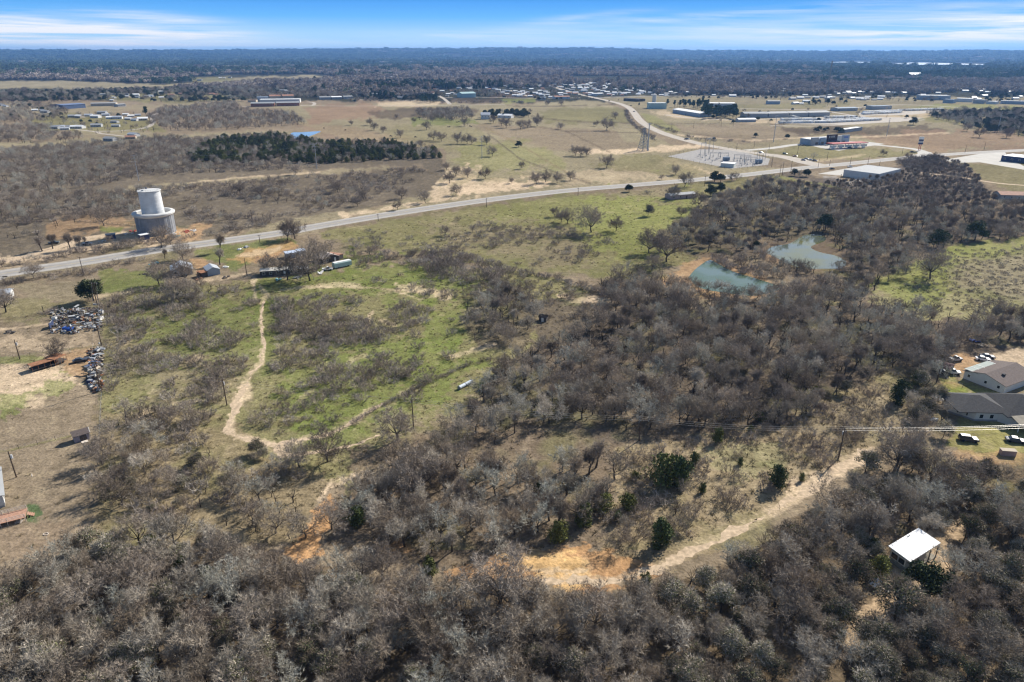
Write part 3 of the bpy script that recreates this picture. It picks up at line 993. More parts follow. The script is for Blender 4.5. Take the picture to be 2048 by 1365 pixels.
hs('in the left part of the distant town', [(870, 180), (884, 184), (905, 188), (896, 190), (918, 178), (932, 177), (945, 175), (940, 179), (952, 178), (972, 177), (978, 180), (990, 180), (996, 182), (1008, 183), (1016, 184), (1005, 187), (864, 187), (845, 183), (1014, 190)], [0, 0, 3, 5, 1])
hs('along the road through the distant town', [(1030, 184), (1040, 186), (1050, 187), (1046, 190), (1030, 193), (1062, 180), (1070, 188), (1078, 190), (1088, 184), (1084, 192), (1096, 187), (1060, 194), (1100, 174), (1110, 171), (1118, 175), (1126, 177), (1135, 180), (1130, 172), (1144, 182), (1120, 189), (1102, 196), (1048, 178), (1080, 175), (1022, 179)], [0, 0, 0, 2, 3])
hs('in the bright roofed centre of the distant town', [(1150, 170), (1158, 173), (1166, 171), (1172, 175), (1182, 167), (1190, 169), (1198, 172), (1206, 174), (1214, 176), (1220, 170), (1188, 179), (1196, 182), (1206, 184), (1216, 178), (1230, 181), (1236, 176), (1244, 179), (1254, 182), (1262, 184), (1270, 180), (1278, 183), (1256, 163), (1240, 164), (1268, 170), (1286, 186), (1200, 190), (1230, 189), (1246, 190),
                                                      (1276, 191), (1160, 178), (1168, 184), (1176, 188), (1150, 188)], [0, 0, 0, 1, 3], (.7, 1.1))
hs('in the trees right of the distant town', [(1306, 171), (1318, 181), (1340, 186), (1345, 189), (1350, 172), (1358, 182), (1375, 187), (1380, 174), (1394, 178), (1405, 181), (1422, 182), (1332, 190), (1300, 187), (1565, 184), (1572, 181), (1590, 180), (1320, 156), (1360, 150)], [0, 0, 2])
hs('along the wooded edge beyond the storage yards', [(1718, 186), (1728, 187), (1744, 187), (1774, 187), (1788, 187), (1808, 187), (1676, 189), (1690, 188), (1735, 196), (1719, 200), (1727, 201), (1748, 201), (1600, 198), (1615, 197), (1630, 197), (1645, 196), (1654, 198), (1590, 209), (1602, 209), (1760, 200), (1612, 205)], [0, 0, 2])
hs('scattered in the dark far woods at upper right', [(1750, 167), (1758, 174), (1764, 173), (1766, 165), (1799, 173), (1804, 160), (1808, 163), (1850, 171), (1862, 150), (1900, 177), (1922, 180), (1984, 167), (1960, 184), (1930, 184), (1975, 186), (1822, 145), (2020, 186), (2040, 195), (2030, 199), (1968, 181), (1740, 176), (1820, 134), (1780, 138)], [0, 0, 3, 5])
hs('scattered in the far blue forest', [(921, 112), (928, 113), (938, 113), (915, 112), (1230, 112), (1225, 115), (1444, 125), (1452, 126), (1465, 126.5), (1476, 126.5), (1485, 126), (1492, 127), (1380, 125), (1388, 124), (1392, 126), (1568, 126), (500, 106.8), (1500, 127.5)], [0, 0, 3], (1.8, 2.6))
for _ in range(110):
    u_ = rngH.random()
    x_ = rngH.gauss(1180, 75) if u_ < .6 else rngH.uniform(860, 1300)
    y_ = rngH.uniform(167, 194)
    if abs(y_ - (164 + (x_ - 1085) * .33)) > 2.2 or x_ < 1080:
        hs('in the distant town on both sides of the road', [(x_, y_)], [0, 0, 1, 2, 3, 5], (.5, .95))
for _ in range(26):
    hs('at the wooded edge beyond the open fields at right', [(rngH.uniform(1320, 2040), rngH.uniform(186, 200))], [0, 0, 2, 3], (.6, 1.1))
HOUSES.append((1830, 157, 4.2, 0, .1, 'standing alone, very long, in the dark woods at right'))
HX = np.array([h[0] for h in HOUSES])
HY = np.array([h[1] for h in HOUSES])


def hides_house(px, py):
    """true for tree places right in front of or on a far house"""
    m = np.zeros(px.shape, bool)
    for x, y in zip(HX, HY):
        w = max(3.0, 12 * (y - 103) / 145.0)
        m |= (np.abs(px - x) < w) & (py > y - 1.6) & (py < y + max(1.6, (y - 103) * .07))
    return m


LAND = [('the white roofed building', 1828, 1100), ('the turquoise boat', 1880, 1222), ('the orange clay patch', 1090, 1145), ('the orange gully', 640, 1060), ('the brown lawn', 90, 1030), ('the sandy track pole', 1677, 917),
        ('the bottom left corner', 0, 1365), ('the bottom right corner', 2048, 1365), ('the bottom edge midpoint', 1024, 1365), ('the bright juniper', 445, 1340), ('the black roofed shack', 1083, 640), ('the pole in the wood', 1278, 880),
        ('the lower pond', 1460, 560), ('the upper pond', 1620, 510), ('the fallen blue pipe', 930, 768), ('the dirt track junction', 560, 893), ('the field power pole', 827, 855), ('the long white house', 1970, 760), ('the cedar clump', 1350, 945),
        ('the right meadow', 1950, 570), ('the lone round cedar', 1553, 965), ('the track pole', 454, 811), ('the scrap yard', 150, 645), ('the small brown shed', 163, 880), ('the metal roofed house', 365, 540), ('the white cargo trailer', 686, 528),
        ('the water tower', 316, 440), ('the tall meadow oak', 1183, 460), ('the pink house', 1365, 395), ('the steel pole', 634, 335), ('the dark roofed house', 1980, 840), ('the sandy track bend', 1440, 1080), ('the scrap line', 190, 740), ('the dirt track bend', 500, 720),
        ('the right hand far wood', 1950, 250), ('the cedar wood', 620, 305), ('the far school', 550, 207), ('the distant town', 1180, 182), ('the far village', 220, 243), ('the storage yard', 1700, 243), ('the town pines', 850, 176),
        ('the hedgerow bend', 930, 520), ('the meadow dip', 1040, 480), ('the pasture pylon', 1287, 290), ('the scattered oaks', 850, 265), ('the sand flats', 980, 365), ('the brushland pole', 278, 350),
        ('the petrol station', 1660, 285), ('the white metal building', 1760, 350), ('the left wood corner', 0, 1180), ('the right wood edge', 2048, 1100)]


def where_words(x, y):
    k = min(range(len(LAND)), key=lambda i: (x - LAND[i][1]) ** 2 + ((y - LAND[i][2]) * 1.3) ** 2)
    n, lx, ly = LAND[k]
    dx, dy = x - lx, (y - ly) * 1.3
    d = math.hypot(dx, dy)
    near = 'close' if d < 55 else ('some way' if d < 130 else 'well')
    if abs(dx) > 2.2 * abs(dy):
        w = 'right of' if dx > 0 else 'left of'
    elif abs(dy) > 2.2 * abs(dx):
        w = 'below' if dy > 0 else 'above'
    else:
        w = ('below' if dy > 0 else 'above') + (' and right of' if dx > 0 else ' and left of')
    return near + ' ' + w + ' ' + n
# ------------------------------------------------------------------ vegetation prototypes
M_bark = mat('dark_bark', (.085, .070, .058), .95, .3, 1.5, rnd=.2)
M_twig = mat('grey_twigs', (.47, .42, .35), .95, .18, .5, rnd=.3, rcol=(.25, .20, .15))
M_twig2 = mat('brown_twigs', (.36, .305, .25), .95, .2, .5, rnd=.25, rcol=(.22, .178, .142))
M_twig3 = mat('pale_lichen_twigs', (.46, .425, .36), .95, .18, .5, rnd=.15, rcol=(.42, .41, .35))
M_brush = mat('grey_brush', (.43, .385, .335), .95, .22, .6, rnd=.25, rcol=(.27, .22, .19))
M_ced = mat('cedar_foliage', (.150, .155, .045), .9, .35, .8, rnd=.3, rcol=(.060, .082, .030))
M_oakl = mat('evergreen_oak_foliage', (.075, .092, .036), .85, .35, .8, rnd=.25, rcol=(.052, .066, .030))
M_yau = mat('grey_green_foliage', (.165, .165, .085), .9, .3, .8, rnd=.3, rcol=(.105, .120, .055))
M_pine = mat('pine_foliage', (.065, .105, .045), .9, .3, .3, rnd=.25, rcol=(.05, .085, .04))
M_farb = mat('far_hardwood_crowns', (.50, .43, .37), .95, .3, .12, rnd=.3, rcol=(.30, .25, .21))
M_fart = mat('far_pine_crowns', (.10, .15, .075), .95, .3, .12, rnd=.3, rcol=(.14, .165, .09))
M_tuft = mat('dry_grass_tufts', (.27, .22, .12), .95, .2, 1, rnd=.35, rcol=(.14, .12, .07))
M_bright = mat('bright_juniper_foliage', (.10, .12, .022), .9, .35, .8)


def rvec(rng):
    while True:
        v = Vector((rng.uniform(-1, 1), rng.uniform(-1, 1), rng.uniform(-1, 1)))
        if .05 < v.length < 1:
            return v.normalized()


class Fast:
    """triangles gathered as plain lists"""
    def __init__(self):
        self.v = []
        self.f = []
        self.m = []

    def limb(self, a, b, r0, r1, mi=0):
        d = (b - a)
        u = d.orthogonal().normalized()
        w = d.normalized().cross(u)
        n = len(self.v)
        for p, r in ((a, r0), (b, r1)):
            for k in range(3):
                t = 2.0944 * k
                self.v.append((p + u * (r * math.cos(t)) + w * (r * math.sin(t)))[:])
        for k in range(3):
            j = (k + 1) % 3
            self.f += [(n + k, n + j, n + 3 + j), (n + k, n + 3 + j, n + 3 + k)]
            self.m += [mi, mi]

    def twig(self, a, d, L, w, rng, mi=0):
        s = d.cross(rvec(rng))
        if s.length < 1e-4:
            return
        s = s.normalized() * (w / 2)
        n = len(self.v)
        e = a + d * L
        self.v += [(a - s)[:], (a + s)[:], e[:]]
        self.f.append((n, n + 1, n + 2))
        self.m.append(mi)

    def leaf(self, c, s, rng, mi=0):
        u = rvec(rng)
        w = u.cross(rvec(rng))
        if w.length < 1e-3:
            return
        w = w.normalized() * s * rng.uniform(.45, .8)
        u = u * s
        n = len(self.v)
        self.v += [(c - u)[:], (c + w)[:], (c + u)[:], (c - w)[:]]
        self.f.append((n, n + 1, n + 2, n + 3))
        self.m.append(mi)

    def mesh(self, name, mats):
        me = bpy.data.meshes.new(name)
        me.from_pydata(self.v, [], self.f)
        for m in (mats if isinstance(mats, (list, tuple)) else [mats]):
            me.materials.append(m)
        if any(self.m):
            me.polygons.foreach_set('material_index', self.m)
        me.update()
        return me


def bare_tree(seed, h=8.0, spread=1.0, nl=6, dens=1.0, twm=None, upright=0.0):
    """trunk + limbs mesh, and a crown mesh of branches and twigs"""
    rng = random.Random(seed)
    T, K = Fast(), Fast()
    top = Vector((rng.uniform(-.4, .4), rng.uniform(-.4, .4), h * (.24 + .12 * upright)))
    r = h * .031
    mid = top * .5 + Vector((rng.uniform(-.2, .2), rng.uniform(-.2, .2), 0))
    T.limb(Vector((0, 0, -.15)), mid, r * 1.25, r)
    T.limb(mid, top, r, r * .85)

    def grow(p, d, L, r, lvl, tgt):
        n = 3 if lvl < 3 else 2
        seg = L / n
        for k in range(n):
            bend = rvec(rng) * (.28 + .06 * lvl)
            d2 = (d + bend + Vector((0, 0, .10 + .1 * upright))).normalized()
            q = p + d2 * seg
            r1 = r * (.80 if k < n - 1 else .6)
            tgt.limb(p, q, r, r1)
            nb = {1: 2, 2: 2, 3: 0}[lvl]
            if lvl < 3:
                for _ in range(nb if k or lvl > 1 else 1):
                    if rng.random() > dens:
                        continue
                    s = rvec(rng)
                    dd = (d2 * .75 + s * .85 + Vector((0, 0, .12))).normalized()
                    grow(q, dd, L * rng.uniform(.48, .68), r1 * .55, lvl + 1, K)
            if lvl >= 2:
                m_ = 3 if lvl == 2 else 5
                for _ in range(m_):
                    s = rvec(rng)
                    dd = (d2 * .7 + s * .9 + Vector((0, 0, .15))).normalized()
                    K.twig(q, dd, h * rng.uniform(.08, .15), .062, rng)
            p, d, r = q, d2, r1
        if lvl < 3:
            grow(p, (d + rvec(rng) * .3).normalized(), L * .55, r * .8, lvl + 1, K)
        else:
            for _ in range(4):
                dd = (d + rvec(rng) * .7).normalized()
                K.twig(p, dd, h * rng.uniform(.08, .15), .055, rng)

    a0 = rng.uniform(0, 6.28)
    for i in range(nl):
        az = a0 + i * 6.283 / nl + rng.uniform(-.35, .35)
        el = rng.uniform(.45, 1.0) + .35 * upright
        if i == 0:
            el = 1.35
        d = Vector((math.cos(az) * math.cos(el), math.sin(az) * math.cos(el), math.sin(el)))
        grow(top - Vector((0, 0, rng.uniform(0, h * .05))), d, h * .42 * spread * rng.uniform(.85, 1.1), r * .55, 1, T)
    return T.mesh('trunk', M_bark), K.mesh('crown', twm or M_twig)


def leaf_tree(seed, h, w, base, nblob, nleaf, ls, mats, shape='round', twigs=0, trunk_r=.16):
    rng = random.Random(seed)
    T, K = Fast(), Fast()
    T.limb(Vector((0, 0, -.1)), Vector((rng.uniform(-.2, .2), rng.uniform(-.2, .2), h * .55)), trunk_r, trunk_r * .6)
    blobs = []
    for i in range(nblob):
        if shape == 'cone':
            t = (i + .5) / nblob
            z = base + (h - base) * t
            env = math.sin(math.pi * (.20 + .72 * t)) ** .7
            rr = w / 2 * env * rng.uniform(.25, 1.15)
            a = i * 2.4 + rng.uniform(-.4, .4)
            blobs.append((Vector((math.cos(a) * rr * .62, math.sin(a) * rr * .62, z)), max(.38, w * .27 * env), (h - base) / nblob * 1.5 + .35))
        elif shape == 'pine':
            t = (i + .5) / nblob
            z = h * (.45 + .5 * t)
            a = rng.uniform(0, 6.28)
            rr = w / 2 * (1.05 - t * .7) * rng.uniform(.2, .8)
            blobs.append((Vector((math.cos(a) * rr, math.sin(a) * rr, z)), w * .23, h * .05))
        else:
            a = rng.uniform(0, 6.28)
            rr = w / 2 * math.sqrt(rng.random()) * .78
            zz = base + (h - base) * (.16 + .70 * (1 - (rr / (w / 2)) ** 2) * rng.uniform(.35, 1.05))
            blobs.append((Vector((math.cos(a) * rr, math.sin(a) * rr, zz)), w * rng.uniform(.13, .21), h * rng.uniform(.09, .15)))
    for c, br, bh in blobs:
        st = Vector((0, 0, h * .3))
        T.limb(st, c, trunk_r * .35, .03)
        for _ in range(nleaf // nblob):
            v = rvec(rng)
            k = rng.uniform(.55, 1.08) if rng.random() < .8 else rng.uniform(0, .6)
            p = c + Vector((v.x * br * k, v.y * br * k, v.z * bh * k))
            if p.z < .1:
                p.z = .1
            K.leaf(p, ls * rng.uniform(.6, 1.3), rng, 1 if len(mats) > 1 and rng.random() < .35 else 0)
        for _ in range(twigs // nblob):
            v = rvec(rng)
            v.z = abs(v.z)
            K.twig(c + v * br * .5, v, br * rng.uniform(.6, 1.1), .05, rng, len(mats) - 1)
    return T.mesh('trunk', M_bark), K.mesh('crown', mats)


def bush(seed, h=1.7, w=3.6, n=26, tw=11, mm=None):
    rng = random.Random(seed)
    K = Fast()
    for i in range(n):
        a = rng.uniform(0, 6.28)
        rr = math.sqrt(rng.random()) * w * .30
        p = Vector((math.cos(a) * rr, math.sin(a) * rr, -.05))
        o = rng.uniform(.25, .95)
        d = Vector((math.cos(a) * o, math.sin(a) * o, 1)).normalized()
        L = h * rng.uniform(.55, 1.0)
        q = p + d * L * .5
        K.limb(p, q, .035, .02)
        d = (d + rvec(rng) * .4).normalized()
        e = q + d * L * .45
        K.limb(q, e, .02, .01)
        for k in range(tw):
            s = q.lerp(e, rng.random())
            dd = (d * .5 + rvec(rng) + Vector((0, 0, .35))).normalized()
            K.twig(s, dd, h * rng.uniform(.28, .6), .055, rng)
    return K.mesh('branches', mm or M_brush)


def clump(seed, n, ls, mm, crowns=7):
    """piece of far woodland about 1 x 1 x 1: several crowns of leaf-sized faces"""
    rng = random.Random(seed)
    K = Fast()
    for i in range(crowns):
        a, rr = rng.uniform(0, 6.28), math.sqrt(rng.random()) * .42
        c = Vector((math.cos(a) * rr, math.sin(a) * rr, rng.uniform(.45, .72)))
        br = rng.uniform(.15, .24)
        for _ in range(n // crowns):
            v = rvec(rng)
            K.leaf(c + Vector((v.x * br, v.y * br, v.z * .3)), ls * rng.uniform(.6, 1.3), rng)
    return K.mesh('crowns', mm)


PROTO = {}
PROTO['bare'] = [bare_tree(s, hh, sp, nl, dn, twm) for s, hh, sp, nl, dn, twm in
                 ((1, 8.0, 1.0, 6, .9, M_twig), (2, 7.4, 1.15, 7, .85, M_twig), (3, 8.8, .9, 5, .9, M_twig), (4, 8.0, 1.05, 6, .85, M_twig2), (5, 7.6, .95, 6, .7, M_twig),
                  (6, 8.2, 1.15, 6, .8, M_twig2), (7, 9.0, .85, 5, .65, M_twig), (8, 7.2, 1.2, 5, .72, M_twig3))]
PROTO['tall'] = [bare_tree(20 + s, 9.5, .62, 5, .9, twm, upright=1.0) for s, twm in ((1, M_twig2), (2, M_twig), (3, M_twig2))]
PROTO['oak'] = [bare_tree(40 + s, 8.0, 1.2, 8, 1.0, M_twig2) for s in range(3)]
PROTO['cedar'] = [leaf_tree(60 + s, hh, ww, .2, nb, 2100, .18, [M_ced], 'cone') for s, hh, ww, nb in ((0, 4.4, 4.8, 16), (1, 4.0, 5.2, 20), (2, 4.7, 4.2, 14), (3, 4.1, 5.6, 22))]
PROTO['live'] = [leaf_tree(70 + s, 7.0, 7.6, .2, 34, 4400, .23, [M_oakl], 'round', trunk_r=.25) for s in range(3)]
PROTO['yaupon'] = [leaf_tree(80 + s, 6.2, 6.6, .6, 24, 3000, .16, [M_yau, M_twig], 'round', twigs=1500) for s in range(3)]
PROTO['pine'] = [leaf_tree(90 + s, 15.0, 7.5, 3, 30, 1500, .55, [M_pine], 'pine', trunk_r=.25) for s in range(2)]
PROTO['bush'] = [bush(100 + s) for s in range(4)] + [bush(110 + s, 2.6, 3.4, 26, 12, M_twig2) for s in range(2)]
PROTO['low'] = [bush(120 + s, .8, 3.2, 26, 9) for s in range(3)]


# ------------------------------------------------------------------ where things grow
def wpoly(poly):
    return [(P(max(-3000, x), max(107.0, y)).x, P(max(-3000, x), max(107.0, y)).y) for x, y in poly]


PTS = {k: [] for k in ('bare', 'tall', 'oak', 'cedar', 'live', 'yaupon', 'pine', 'bush', 'low')}   # (x, y, rot, scale, variant, zone)
rngG = random.Random(7)
NOGO = [  # places kept free of scattered plants (photo pixels)
    [(y[0], y[1]) for y in POND1], [(y[0], y[1]) for y in POND2], POND3,
    [(1700, 1250), (1735, 1215), (1745, 1150), (1755, 1095), (1800, 1075), (1880, 1075), (1925, 1040), (1950, 1045), (1900, 1080), (1905, 1150), (1870, 1200), (1780, 1240), (1720, 1300), (1690, 1290)],
    [(1885, 760), (1925, 745), (2048, 720), (2200, 720), (2200, 925), (1950, 915), (1900, 890), (1925, 850), (1905, 790)],
    [(1900, 700), (2048, 690), (2100, 760), (1925, 760)],
    [(90, 480), (180, 470), (200, 450), (430, 448), (430, 468), (330, 480), (150, 490)], [(270, 440), (360, 440), (365, 485), (270, 485)],
    [(330, 520), (460, 515), (460, 560), (335, 560)], [(510, 500), (700, 490), (715, 545), (660, 552), (515, 566)],
    [(920, 1135), (1000, 1125), (1180, 1095), (1320, 1140), (1190, 1180), (1000, 1155)],
    [(600, 1120), (640, 1040), (665, 985), (675, 1000), (650, 1110)],
    [(1700, 360), (1725, 325), (1815, 335), (1800, 352), (1745, 362)],
    [(1330, 376), (1400, 376), (1400, 402), (1335, 402)],
]
ROADLINES = [(hw_pts, 12.0), (sr_pts, 10.0)]
TR = [[(P(*p).x, P(*p).y) for p in L] for L in (
    [(528, 690), (520, 730), (500, 750), (485, 785), (465, 830), (458, 860), (470, 872), (520, 884), (560, 893)], [(560, 893), (600, 880), (660, 868), (700, 848), (745, 818), (770, 808)],
    [(1220, 1160), (1300, 1142), (1360, 1115), (1440, 1075), (1520, 1040), (1590, 1000), (1650, 960), (1745, 905)])]


def blocked(X, Y, clear=0.0):
    px, py, _ = proj(X, Y, np.zeros_like(X))
    bad = np.zeros(X.shape, bool)
    for poly in NOGO:
        bad |= sdist(px, py, poly) > 0
    for pts, w in ROADLINES:
        ln = [(p.x, p.y) for p in pts[::3]] + [(pts[-1].x, pts[-1].y)]
        bad |= ldist(X, Y, ln) < w
    for ln in TR:
        bad |= ldist(X, Y, ln) < 2.6 + clear
    return bad


def scatter(zone, poly, spacing, mix, hs=(.8, 1.15), keep=1.0, clumpy=0.0, cs=30.0, seed=0, avoid=True, holes=()):
    """jittered world grid inside a polygon; mix = [(kind, weight, scale)]"""
    rs = np.random.RandomState(seed + 1000)
    w = wpoly(poly)
    xs = [p[0] for p in w]
    ys = [p[1] for p in w]
    gx = np.arange(min(xs), max(xs), spacing)
    gy = np.arange(min(ys), max(ys), spacing * .87)
    X, Y = np.meshgrid(gx, gy)
    X = X + (np.arange(len(gy))[:, None] % 2) * spacing / 2
    X = (X + rs.uniform(-.42, .42, X.shape) * spacing).ravel()
    Y = (Y + rs.uniform(-.42, .42, Y.shape) * spacing).ravel()
    m = sdist(X, Y, w) > 0
    X, Y = X[m], Y[m]
    # only what this camera, or one a few metres to its side, can see
    px, py, dep = proj(X, Y, np.zeros_like(X))
    m = (px > -260) & (px < 2310) & (py < 1700) & (dep > 10)
    X, Y = X[m], Y[m]
    if not len(X):
        return
    if clumpy:
        nz = fbm(X / cs, Y / cs, seed + 7, 3)
        m = rs.rand(len(X)) < np.clip((nz - .5) * clumpy * 4 + keep, 0, 1)
    else:
        m = rs.rand(len(X)) < keep
    X, Y = X[m], Y[m]
    if avoid and len(X):
        m = ~blocked(X, Y, 1.0)
        X, Y = X[m], Y[m]
    if len(X):
        px, py, _ = proj(X, Y, np.zeros_like(X))
        m = ~hides_house(px, py)
        X, Y = X[m], Y[m]
    for h_ in holes:
        px, py, _ = proj(X, Y, np.zeros_like(X))
        m = sdist(px, py, h_) < 0
        X, Y = X[m], Y[m]
    wt = np.array([k[1] for k in mix], float)
    wt = np.cumsum(wt / wt.sum())
    # kinds grow in patches
    pick = np.clip(fbm(X / 28, Y / 28, seed + 90, 2) * .75 + rs.rand(len(X)) * .6 - .18, 0, .999)
    for x, y, u in zip(X, Y, pick):
        k = int(np.searchsorted(wt, u))
        kind, _, s = mix[min(k, len(mix) - 1)]
        PTS[kind].append((float(x), float(y), rs.uniform(0, 6.283), s * rs.uniform(*hs), rs.randint(0, 1000), zone))


def along(zone, line, spacing, kind, s, jit=1.0, hs=(.8, 1.2), seed=0, keep=1.0):
    rs = random.Random(seed)
    w = [P(*p) for p in line]
    for a, b in zip(w, w[1:]):
        n = max(1, int((b - a).length / spacing))
        for i in range(n):
            if rs.random() > keep:
                continue
            p = a.lerp(b, (i + rs.random()) / n)
            PTS[kind].append((p.x + rs.gauss(0, jit), p.y + rs.gauss(0, jit), rs.uniform(0, 6.28), s * rs.uniform(*hs), rs.randint(0, 1000), zone))


Z_BOT = 'in the dense wood along the bottom edge'
Z_MID = 'in the thick grey wood below the two ponds'
Z_SW = 'in the open thicket left of the orange clay wash'
Z_CW = 'in the open wood beside the power line right of the dirt track loop'
Z_PO = 'in the wood around the two ponds'
Z_FL = 'in the brushland beyond the road near the water tower'
Z_HW = 'on the verge of the highway'
Z_CL = 'in the clearing above the sandy track at lower right'
Z_ME = 'in the green meadow between the highway and the wood'
Z_MF = 'in the brushy green field in the middle left'
Z_HO = 'around the old homestead'
Z_EV = 'in the dark cedar wood beyond the brushland'
Z_RB = 'in the dark thicket behind the white metal building'
Z_TN = 'around the distant town'
Z_RR = 'in the wood at the right edge beyond the highway'
Z_RY = 'beside the yard of the two houses at the right edge'

scatter(Z_BOT, [(-400, 1200), (0, 1185), (90, 1145), (170, 1090), (300, 1080), (400, 1100), (500, 1105), (600, 1160), (700, 1145), (820, 1185), (900, 1195), (1100, 1225), (1280, 1205), (1360, 1180), (1480, 1130), (1620, 1045), (1680, 1008), (1750, 962),
                (1830, 925), (1900, 945), (1960, 960), (2048, 970), (2400, 980), (2400, 1700), (-400, 1700)], 4.7, [('bare', .72, .95), ('yaupon', .22, .95), ('cedar', .06, 1.0)], seed=1, keep=.95, hs=(.62, 1.22),
        holes=[[(1250, 1100), (1640, 900), (2400, 900), (2400, 1700), (1400, 1700)]])
scatter(Z_BOT, [(1280, 1210), (1360, 1180), (1480, 1130), (1620, 1045), (1680, 1008), (1750, 962), (1830, 925), (1900, 945), (1960, 960), (2400, 980), (2400, 1700), (1400, 1700)], 4.9,
        [('bare', .46, .95), ('yaupon', .46, .95), ('cedar', .08, 1.0)], seed=2, keep=.96, hs=(.62, 1.2), holes=[[(1250, 1100), (1200, 1700), (1400, 1700)]])
scatter(Z_BOT, [(-300, 1240), (180, 1130), (480, 1110), (900, 1220), (1280, 1235), (1750, 990), (2300, 1000), (2300, 1700), (-300, 1700)], 6, [('bush', 1, 1.2)], seed=44, keep=.5, hs=(.7, 1.2))
scatter(Z_BOT, [(180, 1110), (300, 1075), (480, 1090), (600, 1150), (820, 1180), (1100, 1215), (1280, 1195), (1480, 1120), (1620, 1035), (1740, 960), (1750, 985), (1480, 1165), (1280, 1235), (900, 1220), (600, 1190), (400, 1130), (180, 1140)], 4.2, [('bush', .65, 1.1), ('bare', .35, .6)], seed=62, keep=.75)
scatter(Z_MID, [(945, 815), (1010, 745), (1060, 705), (1140, 680), (1190, 630), (1250, 590), (1330, 590), (1400, 608), (1500, 612), (1600, 590), (1700, 600), (1800, 620), (1900, 640), (2100, 640), (2300, 640), (2300, 700), (1960, 700), (1850, 735), (1760, 740), (1700, 785), (1600, 840), (1450, 860), (1350, 870), (1260, 870), (1180, 840), (1080, 850), (1000, 845)],
        4.9, [('bare', .78, .98), ('tall', .16, .95), ('cedar', .03, .8), ('yaupon', .03, .7)], seed=3, keep=.95, hs=(.7, 1.15))
scatter(Z_CW, [(940, 830), (1080, 860), (1180, 850), (1250, 890), (1290, 930), (1230, 970), (1190, 1060), (1130, 1100), (1000, 1110), (930, 1125), (850, 1105), (700, 1085), (650, 1065), (700, 1000), (750, 950), (830, 900)],
        5.3, [('bare', .60, .9), ('tall', .28, .85), ('bush', .12, 1.3)], seed=4, keep=.82, clumpy=1.1, cs=16)
scatter(Z_SW, [(180, 900), (215, 870), (260, 830), (330, 820), (430, 840), (560, 915), (600, 950), (600, 1000), (615, 1090), (480, 1070), (380, 1030), (250, 1060), (180, 1070), (185, 980)],
        4.2, [('bare', .48, .68), ('bush', .28, 1.4), ('yaupon', .10, .6), ('bare', .14, .9)], seed=5, keep=.95, clumpy=1.1, cs=12, hs=(.6, 1.3))
scatter(Z_MF, [(925, 650), (940, 600), (990, 575), (1060, 590), (1080, 640), (1040, 690), (950, 690)], 4.8, [('bare', .8, .85), ('tall', .2, .8)], seed=6, keep=.97)
scatter(Z_PO, [(1340, 480), (1380, 440), (1440, 400), (1530, 365), (1640, 385), (1760, 402), (1900, 415), (2300, 410), (2300, 470), (1960, 484), (1900, 494), (1830, 520), (1800, 560), (1730, 590), (1690, 600), (1700, 545), (1660, 480), (1610, 465), (1540, 486), (1520, 500), (1430, 510), (1400, 500)],
        5.6, [('bare', .62, .92), ('tall', .20, .85), ('live', .05, .6), ('yaupon', .13, .8)], seed=8, keep=.92, clumpy=.5, cs=40)
scatter(Z_PO, [(1430, 520), (1530, 500), (1560, 524), (1640, 545), (1560, 556), (1520, 556), (1470, 538)], 5.0, [('bush', .3, 1.8), ('bare', .7, .6)], seed=9, keep=.9)
scatter(Z_PO, [(1360, 566), (1420, 584), (1500, 596), (1570, 580), (1690, 545), (1760, 560), (1730, 600), (1600, 600), (1400, 604), (1340, 590)], 5.5, [('bush', .3, 1.8), ('bare', .7, .75)], seed=10, keep=.85)
scatter(Z_MID, [(1200, 560), (1260, 545), (1340, 560), (1380, 590), (1300, 600), (1210, 610)], 4.8, [('bare', .75, .85), ('bush', .25, 1.4)], seed=11, keep=.95)
scatter(Z_RB, [(1640, 372), (1720, 366), (1820, 345), (1830, 322), (1880, 320), (1935, 335), (1970, 385), (2000, 405), (1900, 415), (1760, 398)], 5.0, [('tall', .7, .62), ('bush', .3, 2.0)], seed=12, keep=.97)
scatter(Z_RB, [(1790, 325), (1830, 318), (1890, 318), (1880, 330), (1830, 345)], 5.0, [('bush', 1, 2.0)], seed=13, keep=.9)
scatter(Z_RR, [(1850, 230), (1900, 224), (2300, 214), (2300, 290), (2000, 272), (1940, 256), (1870, 238)], 9.5, [('bare', .55, 1.1), ('live', .45, 1.1)], seed=14, keep=.95)
scatter(Z_EV, [(370, 322), (400, 296), (440, 278), (560, 270), (640, 286), (760, 286), (868, 297), (884, 318), (760, 322), (640, 330), (560, 325), (440, 328)], 6.2, [('bare', .38, .8), ('cedar', .40, 1.3), ('live', .22, .8)], seed=15, keep=.97)
scatter(Z_FL, [(-200, 258), (60, 252), (160, 262), (170, 280), (60, 287), (-200, 290)], 9, [('bare', 1, 1.0)], seed=16, keep=.9)
scatter(Z_FL, [(-300, 305), (60, 298), (170, 287), (300, 276), (420, 282), (370, 320), (560, 330), (640, 335), (520, 342), (300, 352), (180, 375), (-300, 400)], 7.0, [('bare', .6, .8), ('bush', .4, 1.6)], seed=17, keep=.97)
scatter(Z_FL, [(-300, 390), (60, 380), (180, 392), (260, 384), (400, 370), (330, 400), (280, 430), (100, 440), (-300, 520)], 6.5, [('bare', .55, .8), ('bush', .45, 1.6)], seed=18, keep=.95)
scatter(Z_FL, [(360, 372), (640, 352), (830, 336), (870, 352), (800, 385), (640, 425), (560, 440), (380, 450), (350, 400)], 6.2, [('bare', .30, .6), ('bush', .70, 1.35)], seed=19, keep=.66, clumpy=.8, cs=40)
scatter(Z_FL, [(-300, 440), (100, 425), (200, 430), (120, 470), (-300, 520)], 8, [('bare', .5, .75), ('bush', .5, 1.5)], seed=20, keep=.6)
